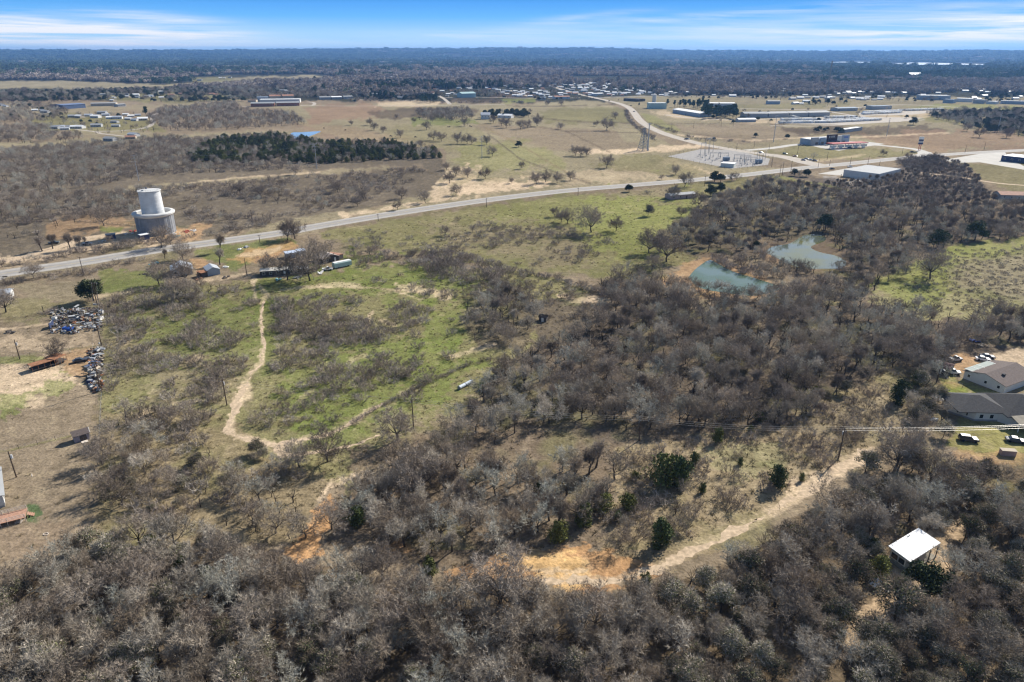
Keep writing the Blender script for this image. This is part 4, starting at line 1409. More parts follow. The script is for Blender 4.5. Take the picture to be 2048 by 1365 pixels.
scatter(Z_FL, [(300, 235), (330, 218), (470, 206), (490, 222), (590, 230), (612, 250), (440, 262), (330, 262)], 9.5, [('bare', 1, 1.0)], seed=21, keep=.97)
scatter(Z_FL, [(-200, 208), (100, 212), (140, 228), (70, 246), (-200, 252)], 11, [('bare', .8, 1.1), ('live', .2, 1.0)], seed=22, keep=.8)
scatter(Z_TN, [(-300, 182), (60, 184), (180, 182), (250, 180), (420, 176), (440, 198), (500, 204), (440, 204), (320, 206), (240, 200), (120, 206), (-300, 208)], 13, [('bare', .45, 1.5), ('live', .55, 1.35)], seed=23, keep=.75, clumpy=.5, cs=120)
scatter(Z_TN, [(420, 172), (520, 162), (700, 158), (760, 175), (700, 198), (500, 200), (430, 188)], 14, [('bare', .7, 1.5), ('live', .3, 1.3)], seed=24, keep=.85)
scatter('among the distant pasture oaks near the white farmhouse', [(838, 240), (835, 226), (940, 222), (946, 236), (900, 242)], 9, [('bare', 1, 1.2)], seed=25)
scatter('beside the white farmhouse in the far pasture', [(955, 236), (970, 226), (1060, 224), (1062, 236)], 11, [('live', .7, 1.1), ('bare', .3, 1.2)], seed=26, keep=.8, holes=[[(962, 236), (1048, 236), (1048, 244), (962, 244)]])
scatter(Z_TN, [(700, 172), (800, 168), (985, 170), (1010, 176), (1000, 184), (860, 183), (740, 186)], 12, [('pine', 1, 1.15)], seed=27, keep=.85)
scatter(Z_TN, [(740, 199), (760, 190), (830, 190), (840, 200), (800, 203)], 12, [('live', .6, 1.4), ('pine', .4, 1.0)], seed=28)
scatter(Z_TN, [(838, 208), (840, 200), (870, 198), (874, 207)], 11, [('pine', 1, .9)], seed=29)
scatter(Z_TN, [(1400, 238), (1404, 226), (1470, 226), (1474, 239)], 11, [('pine', 1, 1.0)], seed=30, keep=.8)
scatter(Z_TN, [(1325, 216), (1330, 212), (1420, 212), (1440, 216), (1400, 219)], 14, [('pine', 1, .9)], seed=31, keep=.7)
scatter(Z_TN, [(1560, 203), (1700, 200), (1740, 204), (1700, 212), (1560, 214)], 26, [('pine', .4, .8), ('live', .6, 1.2)], seed=32, keep=.5)
scatter(Z_TN, [(690, 186), (860, 186), (1080, 183), (1200, 186), (1290, 190), (1200, 194), (1080, 196), (900, 194), (700, 196)], 13, [('bare', .62, 1.3), ('live', .38, 1.15)], seed=33, keep=.85)
scatter(Z_TN, [(1000, 197), (1080, 196), (1190, 196), (1250, 204), (1180, 200), (1080, 202)], 14, [('bare', .5, 1.1), ('live', .5, 1.0)], seed=63, keep=.4)
scatter(Z_TN, [(1320, 190), (1740, 191), (1900, 198), (1900, 206), (1740, 203), (1320, 198)], 16, [('bare', .5, 1.2), ('live', .5, 1.1)], seed=64, keep=.42)
scatter(Z_TN, [(80, 232), (150, 226), (310, 230), (330, 262), (220, 270), (80, 262)], 13, [('bare', .75, 1.0), ('live', .25, .9)], seed=65, keep=.5)
scatter(Z_TN, [(1320, 222), (1720, 214), (1880, 212), (1880, 232), (1700, 250), (1540, 250), (1400, 246)], 18, [('live', .5, .9), ('bare', .5, .9)], seed=66, keep=.16)
scatter(Z_TN, [(690, 190), (830, 190), (850, 204), (700, 206)], 14, [('bare', .7, 1.1), ('live', .3, 1.0)], seed=67, keep=.5)
scatter(Z_TN, [(1610, 266), (1620, 260), (1680, 260), (1690, 266)], 9, [('live', 1, .9)], seed=34, keep=.6)
scatter(Z_TN, [(1940, 190), (2300, 190), (2300, 208), (1960, 206)], 18, [('live', 1, 1.3)], seed=35, keep=.45)
# brush of the middle field
scatter(Z_MF, [(210, 620), (330, 590), (480, 575), (516, 600), (505, 720), (440, 800), (420, 850), (230, 850), (205, 800)], 4.0, [('bush', .86, 1.12), ('low', .14, 1.2)], seed=36, keep=.72, clumpy=1.5, cs=12, hs=(.55, 1.5))
scatter(Z_MF, [(540, 600), (640, 590), (760, 600), (900, 620), (930, 700), (860, 760), (720, 760), (600, 780), (540, 740)], 3.9, [('bush', .9, 1.12), ('low', .1, 1.2)], seed=37, keep=.70, clumpy=1.7, cs=14, hs=(.55, 1.45))
scatter(Z_MF, [(560, 740), (880, 740), (850, 800), (700, 850), (560, 870), (500, 850)], 4.2, [('bush', .86, 1.1), ('low', .14, 1.2)], seed=38, keep=.62, clumpy=1.5, cs=13, hs=(.6, 1.35))
scatter(Z_MF, [(700, 520), (830, 500), (960, 540), (1110, 555), (1200, 590), (1140, 660), (1000, 590), (900, 600), (760, 590)], 5.0, [('bush', .85, 1.1), ('bare', .15, .5)], seed=39, keep=.6, clumpy=1.3, cs=18)
scatter(Z_MF, [(560, 640), (640, 620), (740, 640), (760, 690), (640, 700), (560, 690)], 3.6, [('bush', 1, 1.1)], seed=40, keep=.8)
scatter(Z_MF, [(860, 500), (900, 500), (1010, 545), (1000, 590), (880, 560), (820, 540)], 4.6, [('bush', .9, 1.6), ('bare', .1, .6)], seed=41, keep=.75)
scatter(Z_ME, [(640, 475), (900, 440), (1150, 460), (1280, 500), (1240, 540), (1100, 540), (900, 505), (820, 495)], 6.0, [('bush', .7, 1.2), ('low', .3, 1.5)], seed=42, keep=.38, clumpy=1.0, cs=30)
scatter(Z_ME, [(1500, 358), (1640, 366), (1760, 398), (1700, 430), (1560, 400), (1440, 385)], 8.0, [('bush', .8, 1.3), ('low', .2, 1.5)], seed=43, keep=.3, clumpy=1, cs=40)
scatter(Z_ME, [(1740, 610), (1800, 580), (1900, 500), (2300, 490), (2300, 640), (2048, 630)], 5.5, [('low', .85, 1.2), ('bush', .15, 1.0)], seed=45, keep=.55, clumpy=1.2, cs=30)
scatter(Z_CL, [(1240, 910), (1400, 870), (1560, 850), (1700, 790), (1780, 720), (1860, 770), (1850, 870), (1740, 900), (1620, 985), (1480, 1070), (1340, 1130), (1200, 1120), (1240, 1000)], 3.9, [('bush', .78, 1.0), ('low', .22, 1.1)], seed=46, keep=.6, clumpy=1.6, cs=14, hs=(.55, 1.4))
scatter(Z_CL, [(1190, 1000), (1240, 930), (1300, 900), (1380, 900), (1480, 1000), (1440, 1040), (1340, 1100), (1200, 1110)], 5.5, [('bush', .45, 1.5), ('bare', .45, .6), ('cedar', .10, .7)], seed=47, keep=.6, clumpy=1.2, cs=16)
scatter(Z_RY, [(1790, 700), (1860, 690), (1880, 740), (1875, 800), (1900, 860), (1880, 890), (1830, 880), (1800, 840), (1820, 780)], 5.2, [('bare', .5, .85), ('yaupon', .42, .85), ('live', .08, .6)], seed=48, keep=.85)
scatter(Z_RY, [(1960, 640), (2300, 640), (2300, 700), (2048, 680), (1960, 700)], 6, [('tall', 1, .9)], seed=49, keep=.7)
scatter(Z_HO, [(270, 585), (300, 575), (420, 578), (480, 582), (420, 600), (330, 610), (280, 600)], 5.5, [('bare', .55, .7), ('bush', .45, 1.3)], seed=50, keep=.9)
scatter(Z_HO, [(205, 600), (260, 590), (275, 620), (220, 650)], 5, [('bare', .3, .6), ('bush', .7, 1.6)], seed=51, keep=.7)
scatter(Z_HO, [(690, 520), (700, 490), (820, 478), (860, 500), (780, 520)], 6.5, [('bush', .9, 1.7), ('bare', .1, .6)], seed=52, keep=.45)
scatter(Z_HW, [(-100, 575), (0, 562), (150, 543), (300, 516), (280, 526), (150, 556), (0, 574), (-100, 590)], 4.5, [('bush', 1, 1.2)], seed=53, keep=.75)
scatter(Z_HW, [(-100, 540), (60, 522), (200, 495), (290, 470), (430, 466), (430, 478), (300, 494), (150, 516), (0, 538), (-100, 552)], 5.2, [('bush', .7, 1.6), ('bare', .3, .7)], seed=54, keep=.75)
scatter(Z_HW, [(430, 466), (470, 450), (560, 436), (560, 450), (470, 470)], 5.5, [('bush', 1, 1.6)], seed=55, keep=.4)
scatter(Z_HO, [(60, 625), (200, 620), (200, 632), (90, 640)], 5.0, [('bare', .5, .6), ('bush', .5, 1.2)], seed=56, keep=.6)
along('along the cut brush line across the green field', [(700, 855), (740, 826), (800, 795), (860, 765), (920, 738), (985, 718)], 1.8, 'bush', .62, .5, seed=57)
along('along the old fence row at the edge of the green field', [(830, 508), (900, 506), (960, 520), (1010, 540), (1110, 560), (1230, 596)], 2.4, 'bush', 1.25, 1.2, seed=58)
along('along the curve of the side road', [(1252, 222), (1256, 236), (1270, 254), (1292, 268), (1312, 282)], 5, 'bush', 1.3, 2.0, seed=59)
along('along the hedge below the storage yards', [(1300, 250), (1400, 282), (1500, 284)], 8, 'bush', 1.6, 2.0, seed=60, keep=.6)
along('along the fence of the far paddock', [(880, 207), (1000, 206), (1060, 206)], 10, 'bush', 3.0, 3.0, seed=61)


def one(kind, x, y, s, label, group=None, top=None):
    """a plant seen on its own: base pixel, optional pixel height of its top"""
    p = P(x, y)
    if top:
        hh = height_at(x, y, top)
        s = hh / {'bare': 8.3, 'oak': 8.3, 'tall': 10.0, 'cedar': 4.8, 'live': 7.0, 'yaupon': 6.4, 'pine': 15.5, 'bush': 1.9, 'low': 1}[kind]
    PTS[kind].append((p.x, p.y, rngG.uniform(0, 6.28), s, rngG.randint(0, 1000), (label, group)))


LONE = [  # far pasture oaks: base x, base y, top y
    (703, 251, 241), (740, 251, 237), (748, 261, 246), (766, 266, 253), (801, 276, 260), (828, 246, 236), (853, 260, 244), (865, 244, 233), (902, 244, 234),
    (867, 281, 262), (883, 283, 265), (914, 288, 266), (934, 288, 269), (944, 289, 272), (974, 290, 272), (944, 238, 226), (794, 238, 229), (928, 253, 236),
    (985, 313, 293), (1042, 338, 324), (1213, 336, 311), (1122, 259, 246), (1214, 261, 237), (1192, 253, 242), (1231, 239, 224), (1096, 212, 201), (1123, 212, 201),
    (1041, 259, 241), (1074, 253, 230), (987, 247, 231), (1012, 256, 237), (1003, 252, 236), (1055, 256, 240)]
WORDS = ['small round oak', 'spreading oak', 'leaning oak', 'slender oak', 'bushy oak', 'wide crowned oak']
for i, (x, y, t) in enumerate(LONE):
    one('oak', x, y, 1, 'bare spreading oak standing on its own in the wide tan pasture beyond the highway', 'scattered pasture oaks', top=t)
for i, (x, y, t) in enumerate([(1151, 312, 292), (1161, 313, 294), (1172, 313, 297)]):
    one('oak', x, y, 1, ('left', 'middle', 'right')[i] + ' one of three close bare oaks in the pasture left of the lattice pylon', 'trio of pasture oaks', top=t)
for i, (x, y, t) in enumerate([(911, 353, 333), (899, 367, 344), (936, 356, 335), (970, 358, 336), (912, 391, 370), (893, 341, 325)]):
    one('oak', x, y, 1, 'bare oak with crooked limbs at the left edge of the pale sand flats', 'oaks on the sand flats', top=t)
for i, (x, y, t) in enumerate([(1073, 369, 346), (1091, 365, 343), (1114, 366, 346), (1140, 361, 343), (1024, 367, 356)]):
    one('oak', x, y, 1, 'bare oak in the row at the right end of the pale sand flats', 'oaks on the sand flats', top=t)
for x, y, t in ((851, 406, 382), (795, 420, 403), (803, 398, 376), (676, 385, 362), (728, 400, 380), (715, 413, 395), (590, 350, 330), (480, 388, 362), (520, 394, 370)):
    one('oak', x, y, 1, 'small bare oak in the brown brushland just beyond the highway', 'oaks in the brushland', top=t)
one('oak', 1183, 465, 1, 'tall bare oak with a straight trunk in the green meadow, tallest of the meadow trees', top=415)
one('oak', 1232, 463, 1, 'round bare oak right of the tall one in the green meadow', top=435)
one('oak', 1135, 449, 1, 'bare oak left of the tall one in the green meadow', top=420)
one('oak', 1122, 445, 1, 'thin bare oak touching its neighbour left of the tall meadow oak', top=424)
one('oak', 1108, 434, 1, 'low bare oak farthest left in the group of meadow trees', top=416)
one('oak', 891, 471, 1, 'small grey bare tree standing alone in the meadow above the dark hedgerow', top=452)
one('oak', 945, 464, 1, 'tiny dark bare tree right of the small grey one in the meadow', top=450)
one('yaupon', 1296, 432, 1, 'grey bushy tree near the highway side of the yellow green meadow', top=408)
one('live', 1258, 384, 1, 'small dark evergreen oak at the near edge of the highway', top=367)
one('oak', 1298, 507, 1, 'bare oak at the meadow edge left of the lower pond', top=462)
one('oak', 1333, 524, 1, 'large bare oak beside the bank left of the lower pond', top=465)
one('oak', 1320, 505, .9, 'bare oak behind the two at the meadow edge', top=468)
one('oak', 1304, 541, 1, 'small bare oak in front of the meadow edge trees', top=510)
one('oak', 1861, 558, 1, 'big bare oak standing alone on yellow green grass in the right meadow', top=497)
one('oak', 1369, 374, 1, 'bare oak standing at the near verge of the highway beside the low pink house', top=347)
one('live', 1429, 364, 1, 'narrow evergreen at the near verge below the substation', top=341)
one('live', 1441, 365, .6, 'dark evergreen right of the narrow one at the highway verge', top=345)
one('bare', 1464, 362, .6, 'grey bare tree at the verge below the substation', top=345)
one('bare', 1473, 361, .6, 'thin bare tree right of the grey one at the verge', top=346)
one('oak', 1352, 350, .6, 'pale small tree on the sandy slope beyond the highway', top=331)
one('bare', 1324, 360, .5, 'little reddish bare tree at the far verge of the highway', top=349)
one('live', 1420, 392, 1, 'dark evergreen oak right of the low pink house', top=368)
one('live', 1440, 386, .9, 'wide dark evergreen behind the small dark hut', top=364)
one('oak', 1398, 415, 1.0, 'grey bare oak in front of the low pink house', top=385)
one('oak', 1347, 398, 1.0, 'bare tree at the left end of the low pink house', top=372)
one('oak', 1362, 434, .6, 'small bare tree on the bright green grass below the pink house', top=414)
one('oak', 1437, 427, .7, 'bare tree in front of the small dark hut', top=400)
one('bush', 1296, 388, 1.6, 'round dark shrub beside the reddish lane at the highway')
one('live', 1588, 352, 1.0, 'grey crowned tree at the corner of the parking apron', top=336)
one('live', 1612, 354, 1.0, 'dark tree right of the grey crowned one by the apron', top=336)
one('bare', 1600, 354, 1.0, 'pale pink grey bare tree between two dark ones by the apron', top=338)
one('bare', 1627, 318, .6, 'small grey tree on the grass island below the petrol station', top=305)
one('oak', 1766, 312, 1, 'bare tree at the roadside between the petrol station and the white building', top=300)
one('oak', 1816, 320, 1, 'dark bare tree at the near verge opposite the tall sign', top=306)
one('oak', 1868, 324, 1, 'bare tree at the verge farther right of the tall sign', top=306)
one('live', 1037, 295, 1, 'lone dark evergreen beside the fence line in the pasture', top=281)
one('live', 1511, 275, 1, 'round dark evergreen in the brown field left of the steel pole', top=265)
one('live', 1574, 278, 1, 'round dark evergreen in the brown field right of the steel pole', top=267)
one('live', 1428, 281, .7, 'small dark evergreen beside the side road fence', top=274)
one('live', 1826, 250, 1, 'dark evergreen at the right end of the storage yard', top=233)
one('oak', 1958, 275, 1, 'bare tree in front of the right hand wood beyond the highway', top=256)
one('oak', 2012, 276, 1, 'wide bare tree near the right edge beyond the highway', top=256)
one('oak', 1934, 263, 1, 'bare tree on pale green grass below the right hand wood', top=248)
one('pine', 1303, 216, .8, 'small dark pine in front of the pale green warehouse', top=208)
one('pine', 1278, 214, .6, 'dark pine left of the pale green warehouse', top=205)
one('pine', 1655, 212, .8, 'dark pine behind the long grey sheds', top=196)
one('pine', 1625, 209, .9, 'tall dark pine left of the other behind the long grey sheds', top=194)
one('pine', 293, 235, .8, 'tall green pine among the village houses at far left', top=212)
one('live', 187, 602, 1, 'big dense dark evergreen tree beside the twin pole power structure', top=552)
one('oak', 12, 625, 1, 'bare oak in front of the white farm building at the left edge', top=580)
one('oak', 115, 718, 1, 'bare oak spreading over the rusty trailers', top=683)
one('oak', 68, 278, .8, 'lone bare tree in the tan field at far left', top=264)
one('oak', 136, 276, .8, 'wide bare tree right of the lone one in the tan field at far left', top=262)
one('oak', 208, 452, .8, 'tall bare tree standing on bare earth left of the water tower', top=415)
for x, y, t, w_ in ((85, 503, 465, 'leftmost'), (106, 498, 462, 'second from left'), (140, 500, 460, 'middle'), (160, 498, 465, 'second from right'), (172, 492, 470, 'rightmost')):
    one('tall', x, y, 1, w_ + ' of the five thin bare trees by the sandy road near the tower', 'thin trees by the sandy road', top=t)
one('oak', 322, 496, .9, 'brownish bare tree in front of the water tower', top=455)
one('oak', 341, 490, .5, 'slim bare tree right of the brownish one before the water tower', top=468)
one('oak', 590, 478, 1, 'wide bare oak at the near verge of the highway above the homestead', top=440)
one('oak', 575, 480, .8, 'leaning bare oak touching the wide one at the highway verge', top=445)
one('oak', 68, 556, .8, 'low bare tree leaning over the highway at far left', top=527)
one('tall', 441, 505, 1, 'tall bare tree with twin trunks between highway and homestead', top=462)
one('tall', 440, 530, .8, 'bare tree behind the small metal shed', top=490)
one('oak', 318, 570, .8, 'bare tree left of the metal roofed house', top=528)
one('oak', 373, 566, .8, 'bare tree in front of the metal roofed house', top=520)
one('oak', 357, 600, .8, 'dark crooked bare tree below the metal roofed house', top=555)
one('oak', 366, 520, .8, 'tall bare tree behind the metal roofed house', top=484)
one('tall', 330, 518, .8, 'reddish grey bare tree between the highway and the metal roofed house', top=495)
one('oak', 575, 560, .9, 'dark bare oak in front of the long pale mobile home', top=510)
one('oak', 620, 562, .9, 'bare oak at the right end of the long pale mobile home', top=505)
one('oak', 640, 535, .9, 'grey bare oak between the mobile home and the rusty roofed house', top=482)
one('oak', 535, 545, .7, 'thin bare tree at the left end of the mobile home', top=510)
one('oak', 655, 925, 1, 'great spreading bare oak with a wide crown beside the dirt track junction', top=862)
one('oak', 600, 935, 1, 'dark broad bare oak left of the great spreading one', top=885)
one('oak', 797, 880, 1, 'spreading bare oak casting a long branchy shadow near the power pole', top=820)
one('oak', 832, 990, .9, 'bare oak with exposed limbs above the right side of the open wood', top=915)
one('oak', 1000, 1215, 1, 'dark limbed bare oak standing out at the edge below the orange clay', top=1120)
one('oak', 765, 1160, .8, 'small dark limbed oak at the top edge of the bottom wood', top=1105)
one('oak', 1790, 935, 1, 'large bare oak right of the sandy track end under the wires', top=850)
one('oak', 240, 955, .6, 'dead bare trunk standing in the thicket at left', top=930)
one('oak', 205, 930, .6, 'bare tree with long shadow at the edge of the brown lawn', top=880)
for i, (x, y, t, lb) in enumerate([(1332, 968, 905, 'leftmost tall cedar of the clump in the clearing'), (1360, 970, 918, 'broad cedar in the middle of the clump in the clearing'), (1388, 930, 905, 'small cedar behind the clump in the clearing'),
                       (1553, 972, 930, 'round lone cedar in the clearing near the sandy track'), (1603, 962, 948, 'tiny cedar right of the round lone one'),
                       (1205, 1022, 985, 'dark cedar at the left edge of the clearing'), (1168, 1052, 1012, 'cedar below the dark one left of the clearing'), (1118, 1080, 1040, 'bushy cedar above the orange clay'),
                       (1322, 1090, 1040, 'slim cedar on the slope above the sandy track'), (1255, 1020, 985, 'cedar between the clump and the left edge of the clearing'),
                       (1435, 885, 858, 'small round cedar above the clearing'), (1517, 842, 822, 'pair member cedar at the wood edge above the clearing'), (1455, 752, 735, 'green cedar inside the thick grey wood'),
                       (1795, 805, 762, 'dark cedar left of the yard of the white houses'), (1835, 770, 740, 'bushy cedar beside the yard fence'), (1290, 1180, 1150, 'small green cedar at the bend of the sandy track'),
                       (1745, 1105, 1075, 'green cedar left of the white roofed building'), (1758, 1150, 1110, 'narrow cedar below left of the white roofed building'), (1765, 1290, 1250, 'bright narrow cedar below the white roofed building'),
                       (715, 1050, 1010, 'dark green cedar right of the orange gully'), (860, 1150, 1118, 'green cedar at the bottom of the open wood')]):
    one('cedar', x, y, 1, lb, top=t)
one('live', 1848, 1195, 1, 'dark green leafy tree below right of the white roofed building', top=1125)
one('live', 1875, 495, 1, 'dark evergreen tree above the right meadow', top=455)
one('live', 1950, 480, 1, 'broad dark evergreen near the right edge above the meadow', top=440)
one('live', 1650, 462, 1, 'dark evergreen tree behind the upper pond', top=425)
one('yaupon', 1790, 1225, .9, 'grey green leafy tree just below the white roofed building', top=1150)
one('yaupon', 1730, 945, 1, 'grey green tree at the end of the sandy track', top=900)

along(Z_PO, [(1372, 572), (1400, 584), (1450, 596), (1500, 601), (1545, 594)], 3.0, 'bare', .72, 1.5, seed=70)
along(Z_PO, [(1540, 530), (1600, 546), (1650, 548), (1690, 540)], 3.2, 'bare', .72, 1.5, seed=71)
along(Z_PO, [(1425, 522), (1470, 541), (1520, 556)], 3.0, 'bush', 1.6, 1.0, seed=72)
along(Z_PO, [(1530, 502), (1545, 490), (1590, 478)], 4.0, 'bare', .6, 1.2, seed=73)
for x_, y_, t_ in ((1405, 985, 968), (1480, 930, 916), (1270, 960, 942), (1235, 1045, 1024), (1500, 865, 850), (1640, 740, 722), (1080, 985, 960)):
    one('cedar', x_, y_, 1, 'small mid green cedar among the bare brush of the clearing', 'small cedars in the clearing', top=t_)
# ---- turn the points into things (the largest in the photo) and one 'stuff' object per kind (the rest)
NAMES = {'bare': ('bare_tree', 'tree', 'leafless grey tree'), 'tall': ('slender_tree', 'tree', 'narrow leafless tree'), 'oak': ('bare_oak_tree', 'tree', 'bare oak'),
         'cedar': ('cedar_tree', 'cedar', 'dark green cedar'), 'live': ('evergreen_oak_tree', 'tree', 'dark evergreen oak'), 'yaupon': ('leafy_tree', 'tree', 'grey green leafy tree'),
         'pine': ('pine_tree', 'pine', 'dark pine'), 'bush': ('leafless_shrub', 'shrub', 'grey leafless shrub'), 'low': ('low_shrub', 'shrub', 'low grey brush mound')}
STUFFN = {'bare': 'leafless_woodland', 'tall': 'leafless_thicket', 'oak': 'oak_woodland', 'cedar': 'cedar_woodland', 'live': 'evergreen_woodland', 'yaupon': 'leafy_undergrowth', 'pine': 'pine_woodland', 'bush': 'brushland', 'low': 'low_brush'}
LIMIT = {'bare': 300, 'tall': 90, 'oak': 300, 'cedar': 200, 'live': 200, 'yaupon': 200, 'pine': 150, 'bush': 300, 'low': 150}
HGT = {'bare': 8, 'tall': 9.5, 'oak': 8, 'cedar': 5, 'live': 7, 'yaupon': 6, 'pine': 15, 'bush': 2.5, 'low': 1.5}


def gn_scatter(name, pts, srcs, label=None, kind='stuff', tilt=False):
    """one object: points that geometry nodes fill with plants. srcs: list of lists of source objects"""
    n = len(pts)
    me = bpy.data.meshes.new(name + '_points')
    me.vertices.add(n)
    me.vertices.foreach_set('co', np.array([(p[0], p[1], p[5] if len(p) > 5 and isinstance(p[5], float) else 0.0) for p in pts], np.float32).ravel())
    a = me.attributes.new('turn', 'FLOAT', 'POINT')
    a.data.foreach_set('value', np.array([p[2] for p in pts], np.float32))
    a = me.attributes.new('size', 'FLOAT_VECTOR', 'POINT')
    sz = [p[3] if isinstance(p[3], tuple) else (p[3], p[3], p[3]) for p in pts]
    a.data.foreach_set('vector', np.array(sz, np.float32).ravel())
    a = me.attributes.new('pick', 'INT', 'POINT')
    a.data.foreach_set('value', np.array([p[4] % len(srcs) for p in pts], np.int32))
    o = bpy.data.objects.new(name, me)
    C.objects.link(o)
    o['kind'] = kind
    if label:
        o['label'] = label
    g = bpy.data.node_groups.new(name, 'GeometryNodeTree')
    g.interface.new_socket('Geometry', in_out='INPUT', socket_type='NodeSocketGeometry')
    g.interface.new_socket('Geometry', in_out='OUTPUT', socket_type='NodeSocketGeometry')
    gi = g.nodes.new('NodeGroupInput')
    go = g.nodes.new('NodeGroupOutput')
    ip = g.nodes.new('GeometryNodeInstanceOnPoints')
    ip.inputs['Pick Instance'].default_value = True
    g.links.new(gi.outputs[0], ip.inputs['Points'])
    jn = g.nodes.new('GeometryNodeJoinGeometry')
    for grp in srcs:
        gt = g.nodes.new('GeometryNodeGeometryToInstance')
        for so in grp:
            oi = g.nodes.new('GeometryNodeObjectInfo')
            oi.inputs['Object'].default_value = so
            oi.inputs['As Instance'].default_value = True
            oi.transform_space = 'ORIGINAL'
            g.links.new(oi.outputs['Geometry'], gt.inputs[0])
        g.links.new(gt.outputs[0], jn.inputs[0])
    g.links.new(jn.outputs[0], ip.inputs['Instance'])

    def attr(nm, ty):
        x = g.nodes.new('GeometryNodeInputNamedAttribute')
        x.data_type = ty
        x.inputs['Name'].default_value = nm
        return x.outputs['Attribute']
    g.links.new(attr('pick', 'INT'), ip.inputs['Instance Index'])
    g.links.new(attr('size', 'FLOAT_VECTOR'), ip.inputs['Scale'])
    cx = g.nodes.new('ShaderNodeCombineXYZ')
    g.links.new(attr('turn', 'FLOAT'), cx.inputs[2])
    er = g.nodes.new('FunctionNodeEulerToRotation')
    g.links.new(cx.outputs[0], er.inputs[0])
    g.links.new(er.outputs[0], ip.inputs['Rotation'])
    g.links.new(ip.outputs[0], go.inputs[0])
    md = o.modifiers.new('plants', 'NODES')
    md.node_group = g
    return o


MEAN = {k: (float(np.median([p[3] for p in v])) if v else 1.0) for k, v in PTS.items()}


def plant(kind, pt, zone_lab, group):
    nm, cat, _ = NAMES[kind]
    pr = PROTO[kind]
    me = pr[pt[4] % len(pr)]
    if isinstance(me, tuple):
        e = empty(nm, (pt[0], pt[1], 0), pt[2], zone_lab, cat, group, pt[3])
        res = []
        for part, m_ in (('trunk', me[0]), ('crown', me[1])):
            c = bpy.data.objects.new(part, m_)
            C.objects.link(c)
            c.parent = e
            res.append(c)
        return e, res
    o = bpy.data.objects.new(nm, me)
    o.location = (pt[0], pt[1], 0)
    o.rotation_euler = (0, 0, pt[2])
    o.scale = (pt[3],) * 3
    C.objects.link(o)
    tag(o, zone_lab, cat, group)
    return o, [o]


AUTO = {}
ORD = ['leftmost', 'second from left', 'third from left', 'fourth from left', 'fifth from left', 'sixth from left']


def grow_all():
    for kind, pts in PTS.items():
        if not pts:
            continue
        arr = np.array([(p[0], p[1], p[3]) for p in pts])
        px, py, dep = proj(arr[:, 0], arr[:, 1], np.full(len(arr), 2.0))
        vis = (px > -60) & (px < 2108) & (py < 1400) & (py > 0)
        named = np.array([not isinstance(p[5], str) for p in pts])
        score = arr[:, 2] * HGT[kind] / dep * vis + named * 10
        order = np.argsort(-score)
        srcs = {}
        rest = []
        for r_, i in enumerate(order):
            p = pts[i]
            if r_ < LIMIT[kind] and (vis[i] or named[i]):
                if isinstance(p[5], str):
                    qx, qy, _ = proj(p[0], p[1], 0.0)
                    sz = p[3] / MEAN[kind]
                    lab = ('small ' if sz < .9 else 'large ' if sz > 1.08 else '') + NAMES[kind][2] + ' ' + where_words(float(qx), float(qy))
                    grp = None
                else:
                    lab, grp = p[5]
                e, res = plant(kind, p, lab, grp)
                if grp is None:
                    AUTO.setdefault(lab, []).append((float(px[i]), e))
                v = p[4] % len(PROTO[kind])
                srcs.setdefault(v, res)
            else:
                rest.append(p)
        if rest:
            sl = [srcs[k] for k in sorted(srcs)]
            gn_scatter(STUFFN[kind], rest, sl)


grow_all()
for lab, es in AUTO.items():
    es.sort(key=lambda q: q[0])
    n = len(es)
    for k, (_, e) in enumerate(es):
        l_ = lab
        if 1 < n <= 7:
            l_ = lab + ', ' + ('rightmost' if k == n - 1 else ORD[k])
        if len(l_.split()) > 16:
            l_ = l_.replace('leafless ', '').replace('some way ', '')
        if n > 1:
            e['group'] = lab.replace('small ', '').replace('large ', '')
        e['label'] = l_

# ---- the far woodland: one object each of hardwood and pine canopy, spacing grows with distance
CLEAR = [LAYERS[1][0], LAYERS[3][0], LAYERS[6][0],
         [(1775, 124.5), (1985, 125), (1995, 135), (1775, 136)], [(1640, 122), (1750, 122), (1750, 130.5), (1640, 130.5)],
         [(1085, 163), (1150, 184), (1290, 192), (1160, 198), (1120, 186)],
         [(850, 183), (1090, 180), (1200, 185), (1320, 189), (1320, 196), (860, 196)], [(1180, 194), (1740, 192), (2048, 202), (2048, 230), (1180, 215)], [(1860, 186), (1970, 185), (1970, 190), (1860, 190)],
         [(380, 154), (520, 150), (640, 148), (700, 158), (400, 172)], [(1480, 148), (1560, 146), (1560, 149), (1480, 151)], [(895, 107), (945, 106), (952, 114), (900, 115)],
         [(600, 190), (760, 195), (760, 200), (600, 202)], [(480, 196), (620, 192), (620, 215), (480, 215)]]
rs = np.random.RandomState(77)
K_ = 165.0
pts_b, pts_p = [], []
r = 1500.0
